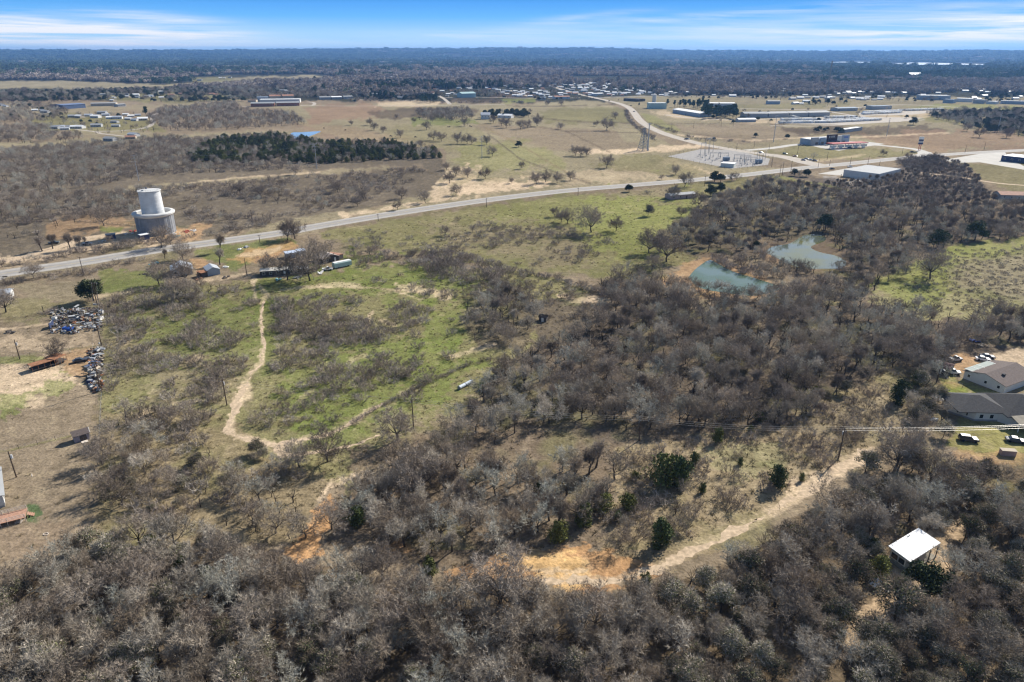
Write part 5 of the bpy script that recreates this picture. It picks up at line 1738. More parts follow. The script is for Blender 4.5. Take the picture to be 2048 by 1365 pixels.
while r < 16500:
    sp_ = max(9.0, r / K_)
    n = int(math.radians(86) * r / sp_)
    a = np.radians(np.linspace(-43, 43, n)) + rs.uniform(-.5, .5, n) * sp_ / r
    rr_ = r + rs.uniform(-.6, .6, n) * sp_
    X, Y = rr_ * np.sin(a), rr_ * np.cos(a)
    px, py, _ = proj(X, Y, np.zeros(n))
    keep = (py < 178) | ((py < 197) & (px > 620) & (px < 860))
    keep |= (py < 190) & (px > 1180)
    for c_ in CLEAR:
        keep &= sdist(px, py, c_) < 0
    keep &= ~((fbm(X / 420, Y / 210, 301, 2) > .655) & (rr_ > 2600))
    keep &= ~hides_house(px, py)
    X, Y, rr_ = X[keep], Y[keep], rr_[keep]
    px, py = px[keep], py[keep]
    zz = hill(X, Y)
    nz = fbm(X / 900, Y / 350, 401, 4) + np.clip((rr_ - 3600) / 9000, -.12, .3) + .05 * np.sin(px / 240)
    for x, y, z, q, d in zip(X, Y, zz, nz, rr_):
        w = sp_ * rs.uniform(1.1, 1.5)
        hh = rs.uniform(9, 14) * (1 + min(.5, d / 30000)) * (1.7 if rs.rand() < .06 else 1)
        t = (x, y, rs.uniform(0, 6.28), (float(w), float(w), float(hh * (1.25 if q > .53 else 1))), rs.randint(0, 99), float(z - .3))
        (pts_p if q + rs.uniform(-.07, .07) > .55 else pts_b).append(t)
    r += sp_ * .9


def far_src(name, mm, n, pts, what):
    """a few patches of the canopy stand as objects of their own and feed the rest"""
    src = []
    for k in range(3):
        me = clump(200 + k, n, .085, mm)
        o = bpy.data.objects.new(name, me)
        C.objects.link(o)
        p = pts.pop(len(pts) // 2 + 7 * k)
        o.location = (p[0], p[1], p[5])
        o.scale = p[3]
        o['kind'] = 'stuff'
        src.append([o])
    return src


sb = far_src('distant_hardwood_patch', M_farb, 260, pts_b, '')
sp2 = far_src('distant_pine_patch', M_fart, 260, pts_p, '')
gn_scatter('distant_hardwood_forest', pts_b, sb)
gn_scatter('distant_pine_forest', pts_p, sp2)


# ---- grass tufts and weeds that roughen the near ground
def tuft(seed):
    rng = random.Random(seed)
    K = Fast()
    for _ in range(22):
        a, rr = rng.uniform(0, 6.28), rng.uniform(0, .5)
        d = Vector((math.cos(a) * .5, math.sin(a) * .5, rng.uniform(.5, 1))).normalized()
        K.twig(Vector((math.cos(a) * rr, math.sin(a) * rr, 0)), d, rng.uniform(.2, .45), .09, rng)
    return K.mesh('blades', M_tuft)


def tufts():
    rs = np.random.RandomState(5)
    out = []
    for poly, sp, keep in (([(200, 600), (520, 560), (1100, 545), (1230, 590), (1000, 760), (760, 930), (600, 1090), (190, 1090)], 1.9, .55),
                           ([(1200, 900), (1560, 850), (1800, 720), (1860, 770), (1850, 880), (1620, 985), (1340, 1140), (1190, 1110)], 1.5, .6),
                           ([(640, 900), (950, 840), (1250, 890), (1200, 1100), (900, 1140), (640, 1090)], 2.0, .5),
                           ([(1740, 600), (1850, 520), (2300, 480), (2300, 640)], 2.4, .6),
                           ([(640, 470), (1340, 376), (1700, 400), (1400, 520), (1100, 540)], 3.0, .45),
                           ([(-200, 620), (200, 620), (190, 1100), (-200, 1150)], 3.2, .2)):
        w = wpoly(poly)
        xs, ys = [p[0] for p in w], [p[1] for p in w]
        X, Y = np.meshgrid(np.arange(min(xs), max(xs), sp), np.arange(min(ys), max(ys), sp))
        X = (X + rs.uniform(-.5, .5, X.shape) * sp).ravel()
        Y = (Y + rs.uniform(-.5, .5, Y.shape) * sp).ravel()
        m = (sdist(X, Y, w) > 0) & (rs.rand(len(X)) < keep * 1.6 * fbm(X / 9, Y / 9, 3, 2))
        X, Y = X[m], Y[m]
        px, py, _ = proj(X, Y, np.zeros_like(X))
        m = (px > -100) & (px < 2150) & ~blocked(X, Y)
        for x, y in zip(X[m], Y[m]):
            out.append((x, y, rs.uniform(0, 6.28), rs.uniform(.6, 1.5), rs.randint(0, 99)))
    src = []
    for k in range(2):
        p = out.pop()
        o = bpy.data.objects.new('weedy_grass', tuft(k))
        C.objects.link(o)
        o.location = (p[0], p[1], 0)
        o['kind'] = 'stuff'
        src.append([o])
    gn_scatter('rough_grass', out, src)


tufts()
# ------------------------------------------------------------------ built things
M_white = ribbed('white_sheet_metal', (.6, .6, .6), .5, .5)
M_galv = ribbed('galvanised_sheet_roof', (.56, .58, .61), .38, .6, metal=.25)
M_greyroof = mat('pale_grey_roofing', (.34, .35, .355), .7, .07, .3)
M_whiteroof = mat('white_roof_coating', (.88, .88, .87), .6, .02, .3)
M_rust = mat('rusted_sheet', (.30, .15, .085), .9, .35, .9)
M_rustmix = mat('rust_streaked_sheet', (.42, .36, .32), .7, .35, .5)
M_brownroof = mat('brown_shingles', (.150, .122, .112), .95, .2, 2.0, bump=.3)
M_darkroof = mat('charcoal_shingles', (.075, .074, .076), .95, .2, 2.0, bump=.3)
M_tanroof = mat('weathered_tan_roof', (.30, .27, .22), .95, .15, 1.0)
M_redroof = mat('reddish_metal_roof', (.36, .19, .13), .8, .15, .6)
M_wwall = mat('white_siding', (.58, .58, .575), .8, .06, .6)
M_gwall = mat('grey_siding', (.36, .37, .38), .85, .1, .5)
M_bwall = mat('blue_grey_siding', (.30, .36, .43), .8, .08, .4)
M_twall = mat('tan_wall', (.48, .41, .32), .85, .1, .5)
M_pwall = mat('faded_pink_wall', (.40, .30, .29), .9, .15, .5)
M_dwall = mat('dark_weathered_wall', (.09, .08, .075), .95, .2, .6)
M_brwall = mat('red_brick_wall', (.30, .14, .10), .9, .2, 1.5)
M_glass = mat('window_glass', (.03, .035, .04), .12, .1, 1, spec=.6)
M_trim = mat('white_trim', (.78, .78, .76), .7, .05, 1)
M_concd = mat('cast_concrete', (.58, .58, .57), .85, .09, .35, bump=.1)
M_conc2 = mat('formed_concrete_wall', (.25, .26, .28), .85, .16, .5, bump=.1)  # darkened so the shade on the tower's lower ring is in the colour
M_wood = mat('pole_wood', (.090, .065, .048), .95, .2, 2)
M_deck = mat('deck_boards', (.46, .27, .19), .9, .2, 2)
M_rail = mat('pale_railing', (.68, .60, .52), .85, .1, 2)
M_steel = mat('galvanised_steel', (.42, .44, .47), .5, .08, 1, metal=.3)
M_steeld = mat('dull_lattice_steel', (.26, .28, .31), .6, .1, 1, metal=.3)
M_wire = mat('bright_wire', (.62, .60, .57), .35, .05, 1, metal=.4)
M_rub = mat('tyre_rubber', (.02, .02, .02), .9, .1, 1)
M_teal = mat('pale_turquoise', (.30, .55, .58), .5, .1, 1)
M_blue = mat('blue_tarp', (.03, .10, .42), .6, .2, 2)
M_red = mat('red_paint', (.42, .06, .05), .5, .1, 1)
M_navy = mat('navy_steel', (.04, .055, .12), .7, .15, 1)
M_ceram = mat('insulator_glaze', (.5, .5, .5), .4, .1, 1)
M_fenc = mat('fence_post_wood', (.10, .085, .07), .95, .2, 2)
M_pipe = ribbed('blue_grey_pipe', (.52, .60, .70), .5, .6)
M_green = mat('pale_green_sheet', (.40, .52, .50), .6, .08, .5)
M_sodd = mat('dark_green_tarp', (.05, .10, .09), .8, .2, 1)


def frame_of(p1, p2):
    a, b = P(*p1), P(*p2)
    u = (b - a)
    return (a + b) / 2, u.length, math.atan2(u.y, u.x)


def window(parent, x, y, z, w, h, face='front', frame=M_trim):
    """frame + pane proud of a wall; face front (-y), left (-x), right (+x)"""
    t = .06
    f, g = MB(), MB()
    if face == 'front':
        f.box((x, y - t / 2, z), (w + .18, t, h + .18))
        g.box((x, y - t - .015, z), (w, .03, h))
    else:
        s = -1 if face == 'left' else 1
        f.box((x + s * t / 2, y, z), (t, w + .18, h + .18))
        g.box((x + s * (t + .015), y, z), (.03, w, h))
    o = f.build('window', frame, parent)
    g.build('pane', M_glass, o)
    return o


def gable(name, label, cat, p1, p2, depth, h, rh, wallm, roofm, ridge='x', wins=0, swins=0, door=True, group=None, over=.4, wm=M_trim, L=None, small=False):
    c, ln, rz = frame_of(p1, p2)
    ln = L or ln
    e = empty(name, (c.x, c.y, 0), rz, label, cat, group)
    W2 = ln / 2
    wl, rf = MB(), MB()
    if ridge == 'x':
        prof = [(0, 0), (depth, 0), (depth, h), (depth / 2, h + rh), (0, h)]
        vs = [(-W2, y, z) for y, z in prof] + [(W2, y, z) for y, z in prof]
        wl.add(vs, [(0, 4, 3, 2, 1), (5, 6, 7, 8, 9), (0, 1, 6, 5), (1, 2, 7, 6), (2, 3, 8, 7), (3, 4, 9, 8), (4, 0, 5, 9)])
        sl = rh / (depth / 2)
        for s in (-1, 1):
            ye = depth / 2 + s * (depth / 2 + over)
            ze = h - over * sl
            a = [(-W2 - over, depth / 2, h + rh + .03), (W2 + over, depth / 2, h + rh + .03), (W2 + over, ye, ze + .03), (-W2 - over, ye, ze + .03)]
            b = [(x, y, z + .14) for x, y, z in a]
            rf.add(a + b, [(0, 1, 2, 3), (7, 6, 5, 4), (0, 4, 5, 1), (1, 5, 6, 2), (2, 6, 7, 3), (3, 7, 4, 0)])
    else:
        prof = [(-W2, 0), (W2, 0), (W2, h), (0, h + rh), (-W2, h)]
        vs = [(x, 0, z) for x, z in prof] + [(x, depth, z) for x, z in prof]
        wl.add(vs, [(0, 1, 2, 3, 4), (9, 8, 7, 6, 5), (0, 5, 6, 1), (1, 6, 7, 2), (2, 7, 8, 3), (3, 8, 9, 4), (4, 9, 5, 0)])
        sl = rh / W2
        for s in (-1, 1):
            xe = s * (W2 + over)
            ze = h - over * sl
            a = [(0, -over, h + rh + .03), (0, depth + over, h + rh + .03), (xe, depth + over, ze + .03), (xe, -over, ze + .03)]
            b = [(x, y, z + .14) for x, y, z in a]
            rf.add(a + b, [(0, 1, 2, 3), (7, 6, 5, 4), (0, 4, 5, 1), (1, 5, 6, 2), (2, 6, 7, 3), (3, 7, 4, 0)])
    wl.build('wall', wallm, e)
    rf.build('roof', roofm, e)
    ww, wh = (1.1, 1.1) if not small else (.7, .7)
    n = wins + (1 if door else 0)
    for i in range(n):
        x = -W2 + ln * (i + .5) / n
        if door and i == n // 2:
            d = MB()
            d.box((x, -.05, 1.0), (.95, .1, 2.0))
            d.build('door', M_dwall if wallm is not M_dwall else M_trim, e)
        else:
            window(e, x, 0, h * .56, ww, wh, frame=wm)
    for i in range(swins):
        window(e, -W2, depth * (i + .5) / swins, h * .56, ww, wh, 'left', frame=wm)
    return e


def flat(name, label, cat, p1, p2, depth, h, wallm, roofm, group=None, par=.5, wins=0, doors=0, L=None, ww=1.6, wh=1.3):
    c, ln, rz = frame_of(p1, p2)
    ln = L or ln
    e = empty(name, (c.x, c.y, 0), rz, label, cat, group)
    W2 = ln / 2
    w, r = MB(), MB()
    w.box((0, depth / 2, h / 2), (ln, depth, h))
    if par:
        for cx, cy, sx, sy in ((0, .12, ln, .24), (0, depth - .12, ln, .24), (-W2 + .12, depth / 2, .24, depth - .48), (W2 - .12, depth / 2, .24, depth - .48)):
            w.box((cx, cy, h + par / 2), (sx, sy, par))
        r.box((0, depth / 2, h + .05), (ln - .5, depth - .5, .1))
    else:
        r.box((0, depth / 2, h + .10), (ln + .5, depth + .5, .2))
    w.build('wall', wallm, e)
    r.build('roof', roofm, e)
    for i in range(wins):
        window(e, -W2 + ln * (i + .5) / wins, 0, h * .5, ww, wh)
    for i in range(doors):
        d = MB()
        d.box((-W2 + ln * (i + .5) / doors, -.06, 1.5), (3.0, .12, 3.0))
        d.build('roller_door', M_gwall, e)
    return e


# ---- the composite water tower being built
def water_tower():
    c = P(316, 472)
    c = c + Vector((c.x, c.y, 0)).normalized() * 10.0
    e = empty('water_tower', (c.x, c.y, 0), .4, 'tall concrete water tower under construction with its tank ring still round the foot', 'water tower')
    s = MB()
    prof = [(6.35, 0)]
    for k in range(11):
        z = 1 + k * 2.15
        r = 6.3 - .04 * k
        prof += [(r, z), (r, z + 2.0), (r - .06, z + 2.06), (r - .06, z + 2.12)]
    prof += [(5.85, 24.7)]
    s.lathe(prof, 56)
    s.build('shaft', mat('pale_cast_shaft', (.64, .65, .66), .85, .12, .30, bump=.1), e)
    cp = MB()
    cp.lathe([(6.35, 24.7), (6.35, 25.05), (3.0, 25.35), (.01, 25.45)], 56)
    cap = cp.build('roof', M_concd, e)
    h_ = MB()
    h_.box((-3.2, -2.6, 25.5), (1.1, 1.1, .6))
    h_.build('hatch', M_steeld, cap)
    h2 = MB()
    h2.tube((-1.5, 3.2, 25.3), (-1.5, 3.2, 26.2), .35, n=10)
    h2.build('vent', M_navy, cap)
    t = MB()
    prof = [(10.6, 0)]
    for k in range(4):
        z = .2 + k * 2.55
        prof += [(10.5, z), (10.5, z + 2.4), (10.42, z + 2.48)]
    prof += [(10.5, 10.4)]
    t.lathe(prof, 64)
    t.build('tank_wall', M_conc2, e)
    r = MB()
    r.lathe([(10.5, 10.4), (11.6, 11.3), (11.75, 12.2), (11.3, 12.6), (9.7, 12.75), (9.3, 12.3), (9.5, 10.4), (9.5, 2.0)], 64)
    r.build('tank_rim', M_concd, e)
    for k in range(24):
        a = k * math.tau / 24
        q = MB()
        q.box((10.55 * math.cos(a), 10.55 * math.sin(a), 5.3), (.12, .16, 10.2), a)
        q.build('form_joint', M_conc2, e)
    rl = MB()
    for k in range(28):
        a, a2 = k * math.tau / 28, (k + 1) * math.tau / 28
        rl.tube((5.7 * math.cos(a), 5.7 * math.sin(a), 24.9), (5.7 * math.cos(a), 5.7 * math.sin(a), 26.0), .05, n=4)
        rl.tube((5.7 * math.cos(a), 5.7 * math.sin(a), 26.0), (5.7 * math.cos(a2), 5.7 * math.sin(a2), 26.0), .05, n=4)
    rl.build('roof_railing', M_steel, e)
    lad = MB()
    for a in (3.9, 4.9, 5.6):
        for k in range(2):
            x, y = 10.75 * math.cos(a + k * .05), 10.75 * math.sin(a + k * .05)
            lad.tube((x, y, 0), (x, y, 12), .07)
        for q in range(18):
            lad.tube((10.75 * math.cos(a), 10.75 * math.sin(a), .6 * q + .5), (10.75 * math.cos(a + .05), 10.75 * math.sin(a + .05), .6 * q + .5), .04)
    lad.build('scaffold_ladder', M_steel, e)
    d = MB()
    d.box((-.5, -6.58, 1.6), (3.2, .2, 3.2))
    d.build('door', M_navy, e)


water_tower()


# ---- vehicles
def vehicle(name, label, cat, x, y, head, body=(.5, .5, .5), L=4.8, kind='car', group=None, pos=None, parts=True):
    p = pos or P(x, y)
    e = empty(name, (p.x, p.y, p.z), head, label, cat, group)
    m = mat('paint_%02d%02d%02d' % tuple(int(c * 99) for c in body), body, .3, .04, 1, spec=.5)
    h1, w = (.95, 1.9)
    b = MB()
    if kind == 'suv':
        pr = [(-L / 2, .38), (L / 2, .38), (L / 2, .85), (L * .44, 1.05), (L * .20, 1.12), (-L * .5, 1.12)]
        cab = [(-L * .49, 1.12), (L * .20, 1.12), (L * .06, 1.72), (-L * .44, 1.76)]
    elif kind == 'pickup':
        pr = [(-L / 2, .45), (L / 2, .45), (L / 2, .95), (L * .45, 1.1), (L * .22, 1.15), (-L * .5, 1.15)]
        cab = [(-L * .08, 1.15), (L * .22, 1.15), (L * .12, 1.80), (-L * .06, 1.80)]
    else:
        pr = [(-L / 2, .32), (L / 2, .32), (L / 2, .70), (L * .44, .85), (L * .22, .95), (-L * .38, .98), (-L * .49, .90)]
        cab = [(-L * .38, .96), (L * .22, .96), (L * .08, 1.42), (-L * .22, 1.44)]

    def extr(mb, poly, ww, inset=0.0):
        n = len(poly)
        vs = [(px_, -ww / 2 + (inset if z > 1.3 else 0), z) for px_, z in poly] + [(px_, ww / 2 - (inset if z > 1.3 else 0), z) for px_, z in poly]
        mb.add(vs, [tuple(range(n)), tuple(range(2 * n - 1, n - 1, -1))] + [((i + 1) % n, i, n + i, n + (i + 1) % n) for i in range(n)])
    extr(b, pr, w)
    b.build('body', m, e)
    g = MB()
    extr(g, cab, w - .14, .18)
    cb = g.build('cabin', M_glass, e)
    rf = MB()
    a_, b_ = cab[3][0] + .05, cab[2][0] - .05
    rf.box(((a_ + b_) / 2, 0, cab[2][1] + .045), (b_ - a_, w - .5, .05))
    rf.build('roof_panel', m, cb)
    if parts:
        for sx in (-.31, .32):
            for sy in (-1, 1):
                q = MB()
                q.tube((L * sx, sy * (w / 2 - .2), .35), (L * sx, sy * (w / 2 + .03), .35), .36, n=14)
                q.build('wheel', M_rub, e)
        for sy in (-1, 1):
            q = MB()
            q.box((L / 2 + .01, sy * .68, .72), (.06, .34, .16))
            q.build('headlight', M_trim, e)
    return e


# ---- right hand houses
def right_houses():
    # long pale house with a low brown gable, end wall to the camera
    e = gable('house', 'long white house with low brown gable roof and grey roofed side porch', 'house', (1925.5, 757), (2006, 788), 17, 2.7, 1.7, M_wwall, M_brownroof, 'y', over=.5, door=False)
    for x in (-4.7, .6, 4.6):
        window(e, x, 0, 1.6, .8, .9)
    c, ln, rz = frame_of((1925.5, 757), (2006, 788))
    pr = MB()
    pr.box((-ln / 2 + 1.9, 6.5, 3.42), (4.4, 13.4, .08), tilt=0)
    o = pr.build('porch_roof', mat('grey_green_porch_roof', (.25, .30, .28), .7, .08, .5), e)
    st = MB()
    for y in (.3, 3.4, 6.6, 12.8):
        st.box((-ln / 2 + 1.9, y, 3.49), (4.4, .22, .06))
    st.box((-ln / 2 + 4.1, 6.5, 3.49), (.25, 13.2, .06))
    st.build('roof_seam', M_trim, o)
    v = MB()
    v.box((2.8, 5.0, 4.1), (.9, .9, .5))
    v.build('roof_vent', M_darkroof, e)
    # skirting
    # dark hipped house
    a, b, cc = P(1927, 821), P(1948, 842), P(1990, 843)
    u = (cc - b).normalized()
    rz = math.atan2(u.y, u.x)
    e = empty('house', (b.x, b.y, 0), rz, 'white walled house with dark charcoal hipped roofs and a tan porch roof', 'house')
    w = MB()
    plan = [(0, 0), (6.5, 0), (9, -2.4), (22, -2.4), (22, 12), (-2.6, 12), (-4.8, 7.2), (-4.8, 5.2)]
    w.prism(plan, 0, 2.8)
    w.build('wall', M_wwall, e)

    def hip(x0, y0, x1, y1, z, rise, nm, m_):
        r = MB()
        W_, D_ = x1 - x0, y1 - y0
        k = min(W_, D_) / 2
        if W_ > D_:
            r0, r1 = (x0 + k, (y0 + y1) / 2), (x1 - k, (y0 + y1) / 2)
        else:
            r0, r1 = ((x0 + x1) / 2, y0 + k), ((x0 + x1) / 2, y1 - k)
        vs = [(x0, y0, z), (x1, y0, z), (x1, y1, z), (x0, y1, z), (r0[0], r0[1], z + rise), (r1[0], r1[1], z + rise),
              (x0, y0, z - .2), (x1, y0, z - .2), (x1, y1, z - .2), (x0, y1, z - .2)]
        if W_ > D_:
            fs = [(0, 1, 5, 4), (1, 2, 5), (2, 3, 4, 5), (3, 0, 4)]
        else:
            fs = [(0, 1, 4), (1, 2, 5, 4), (2, 3, 5), (3, 0, 4, 5)]
        fs += [(6, 7, 1, 0), (7, 8, 2, 1), (8, 9, 3, 2), (9, 6, 0, 3), (9, 8, 7, 6)]
        r.add(vs, fs)
        return r.build(nm, m_, e)
    hip(-5.2, -.5, 10, 12.4, 3.02, 2.5, 'roof', M_darkroof)
    hip(7.0, -3.0, 22.6, 12.6, 3.05, 3.6, 'roof', M_darkroof)
    pr = MB()
    pr.add([(8.2, -6.5, 2.7), (22, -8.5, 2.7), (22, -2.6, 3.7), (8.2, -.8, 3.5), (8.2, -6.5, 2.55), (22, -8.5, 2.55), (22, -2.6, 3.55), (8.2, -.8, 3.35)],
           [(0, 1, 2, 3), (7, 6, 5, 4), (0, 4, 5, 1), (1, 5, 6, 2), (2, 6, 7, 3), (3, 7, 4, 0)])
    pr.build('porch_roof', M_tanroof, e)
    for x, y in ((8.6, -6.2), (12.8, -6.9), (17.2, -7.6), (21.6, -8.2)):
        q = MB()
        q.box((x, y, 1.3), (.16, .16, 2.6))
        q.build('porch_post', M_trim, e)
    for x in (1.7, 4.6):
        window(e, x, 0, 1.55, 1.0, 1.2)
    for t_ in (.3, .65):
        window(e, -4.8 * t_ - .05, 5.2 * t_ + .0, 1.55, .9, 1.2, 'left')
    f = MB()
    f.prism([(-.1, -.12), (6.5, -.12), (6.5, 0), (-.05, -.02), (-4.85, 5.1), (-4.95, 5.1)], 0, .5)
    f.build('foundation', M_conc2, e)
    vehicle('parked_car', 'dark grey estate car with pale bonnet parked on the lawn under the wires', 'car', 1936, 882, -.25, (.075, .07, .08), 4.9, 'suv')
    vehicle('parked_car', 'dark car beside the covered porch at the right edge, half hidden in shade', 'car', 2030, 884, -.35, (.05, .06, .09), 4.8, 'car')
    q = MB()
    p = P(2014, 910)
    q.box((0, 0, .75), (3.6, 1.5, 1.5))
    q.box((0, 0, 1.54), (3.8, 1.7, .1), mi=1)
    e2 = empty('storage_bin', (p.x, p.y, 0), -.15, 'brown lidded storage bin at the foot of the lawn by the shaded porch', 'bin')
    q2 = MB()
    q2.box((0, 0, .75), (3.6, 1.5, 1.5))
    q2.build('body', M_pwall, e2)
    q3 = MB()
    q3.box((0, 0, 1.56), (3.8, 1.7, .1))
    q3.build('lid', M_twall, e2)
    # reddish brown shed in the shade, behind the trees
    gable('long_shed', 'long low dark red shed half hidden by trees above the white house', 'shed', (1860, 742), (1898, 752), 5, 2.4, .7, M_dwall, mat('dark_red_roof', (.12, .075, .075), .9, .2, 1), 'x', over=.2, door=True)
    for i, (x, y, hd, cl, kd, lb) in enumerate([(1910, 722, .2, (.45, .46, .48), 'pickup', 'silver pickup on bare earth behind the long white house'), (1965, 721, -.3, (.75, .75, .75), 'car', 'white car parked at the edge of the sandy clearing behind the white house'),
                                                (1974, 716, -.3, (.05, .06, .10), 'car', 'dark car next to the white one behind the white house'), (1905, 748, -.3, (.72, .72, .7), 'pickup', 'white pickup by the yard fence left of the long white house')]):
        vehicle('parked_car', lb, 'car', x, y, hd, cl, 4.6, kd)
    for i, (x, y, c_, lb) in enumerate([(1945, 683, M_blue, 'blue tarpaulin heap among the bare trees above the white house'), (1893, 697, M_trim, 'white sheet pile among the bare trees at the right'),
                                        (1880, 740, M_trim, 'white appliance box by the pole beside the yard'), (1965, 692, M_twall, 'pale yellow boards stacked among the bare trees at right'),
                                        (1848, 785, M_trim, 'white rubbish heap in the brush left of the lawn'), (1866, 840, M_trim, 'pale heap of boards in the brush below the lawn'), (1880, 800, M_ceram, 'grey scrap pile left of the dark roofed house')]):
        heap('debris_pile', lb, x, y, 2.2, c_, i)


def heap(name, label, x, y, s, m, seed, n=9, group=None):
    rng = random.Random(seed)
    p = P(x, y)
    b = MB()
    for _ in range(n):
        b.box((rng.gauss(0, s * .3), rng.gauss(0, s * .3), rng.uniform(.1, .55)), (rng.uniform(.3, 1.3), rng.uniform(.2, .9), rng.uniform(.05, .5)), rng.uniform(0, 3), tilt=rng.uniform(-.4, .4))
    o = b.build(name, m, loc=(p.x, p.y, 0))
    tag(o, label, 'debris', group)
    return o


right_houses()


# ---- white roofed building
def canopy_building():
    z = 3.3
    cs = [P(1777, 1092, z), P(1837, 1056, z + .5), P(1881.5, 1086, z + .5), P(1821, 1124, z)]
    ctr = sum(cs, Vector()) / 4
    e = empty('outbuilding', (ctr.x, ctr.y, 0), 0, 'square building with flat bright white roof in the lower right wood', 'building')
    loc = [c - Vector((ctr.x, ctr.y, 0)) for c in cs]
    r = MB()
    r.add([v[:] for v in loc] + [(v.x, v.y, v.z - .22) for v in loc], [(0, 3, 2, 1), (4, 5, 6, 7), (0, 1, 5, 4), (1, 2, 6, 5), (2, 3, 7, 6), (3, 0, 4, 7)])
    o = r.build('roof', M_whiteroof, e)
    if o.data.polygons[0].normal.z < 0:
        o.data.flip_normals()
    q = MB()
    for k, f_ in enumerate((.42, .47, .5)):
        v = loc[0].lerp(loc[1], f_ + .15) * .82
        q.tube((v.x, v.y, 3.5), (v.x + .05, v.y, 3.9), .06)
    q.build('roof_vent', M_steeld, o)
    i0, i1, i2, i3 = [v * .86 for v in loc]
    mid_t, mid_b = i1.lerp(i2, .55), i0.lerp(i3, 1.0)
    w = MB()
    hw = i3.lerp(i2, .62)
    hb = i0.lerp(i1, 1)
    hw2 = i1.lerp(i2, .62)
    w.prism([(i0.x, i0.y), (i3.x, i3.y), (hw.x, hw.y), (hw2.x, hw2.y), (hb.x, hb.y)], 0, 3.05)
    w.build('wall', M_gwall, e)
    d = (i3 - i0).normalized()
    nrm = Vector((d.y, -d.x, 0))
    for k, (f_, ww) in enumerate(((.25, 1.5), (.62, 1.3))):
        c_ = i0.lerp(i3, f_) + nrm * .06
        b = MB()
        b.box((c_.x, c_.y, 1.5), (ww + .5, .1, 1.7), math.atan2(d.y, d.x))
        wn = b.build('window', M_trim, e)
        g = MB()
        c_ = c_ + nrm * .08
        g.box((c_.x, c_.y, 1.5), (ww, .06, 1.2), math.atan2(d.y, d.x))
        g.build('pane', M_glass, wn)
    for v in (loc[2] * .95, (loc[3] * .95).lerp(loc[2] * .95, .72), loc[3] * .95):
        b = MB()
        b.box((v.x, v.y, 1.5), (.16, .16, 3.0))
        b.build('post', M_dwall, e)
    # slab, boat, heap
    for k in range(1, 12):
        a_, b_ = loc[0].lerp(loc[1], k / 12), loc[3].lerp(loc[2], k / 12)
        q = MB()
        q.tube((a_.x, a_.y, a_.z + .015), (b_.x, b_.y, b_.z + .015), .035, n=4)
        q.build('roof_seam', M_ceram, o)
    s = MB()
    zz = [P(1777, 1092, 0), P(1837, 1056, 0)]
    s.prism([(v.x * 1.0, v.y * 1.0) for v in loc], .02, .12)
    s.build('floor_slab', M_tanroof, e)
    p = P(1880, 1221)
    e = empty('upturned_boat', (p.x, p.y, 0), math.radians(-40), 'small pale turquoise boat lying upturned on the ground beside the woods', 'boat')
    b = MB()
    n = 12
    vs, fs = [], []
    for i in range(n + 1):
        t = i / n
        x = (t - .5) * 4.4
        wd = .78 * (1 - max(0, (t - .35) / .65) ** 2.2) * (1 - .12 * (1 - t))
        hh = .55 + .1 * t
        for k in range(7):
            a = math.pi * k / 6
            vs.append((x, wd * math.cos(a), hh * math.sin(a) ** .8))
    for i in range(n):
        for k in range(6):
            fs.append((i * 7 + k, i * 7 + k + 1, i * 7 + 8 + k, i * 7 + 7 + k))
    fs.append(tuple(range(7)))
    b.add(vs, fs)
    b.build('hull', M_teal, e)
    k_ = MB()
    k_.box((0, 0, .62), (4.0, .07, .06))
    k_.build('keel', M_green, e)
    heap('debris_pile', 'heap of white scrap left of the white roofed building', 1753, 1168, 2.6, M_trim, 31, 16)


canopy_building()


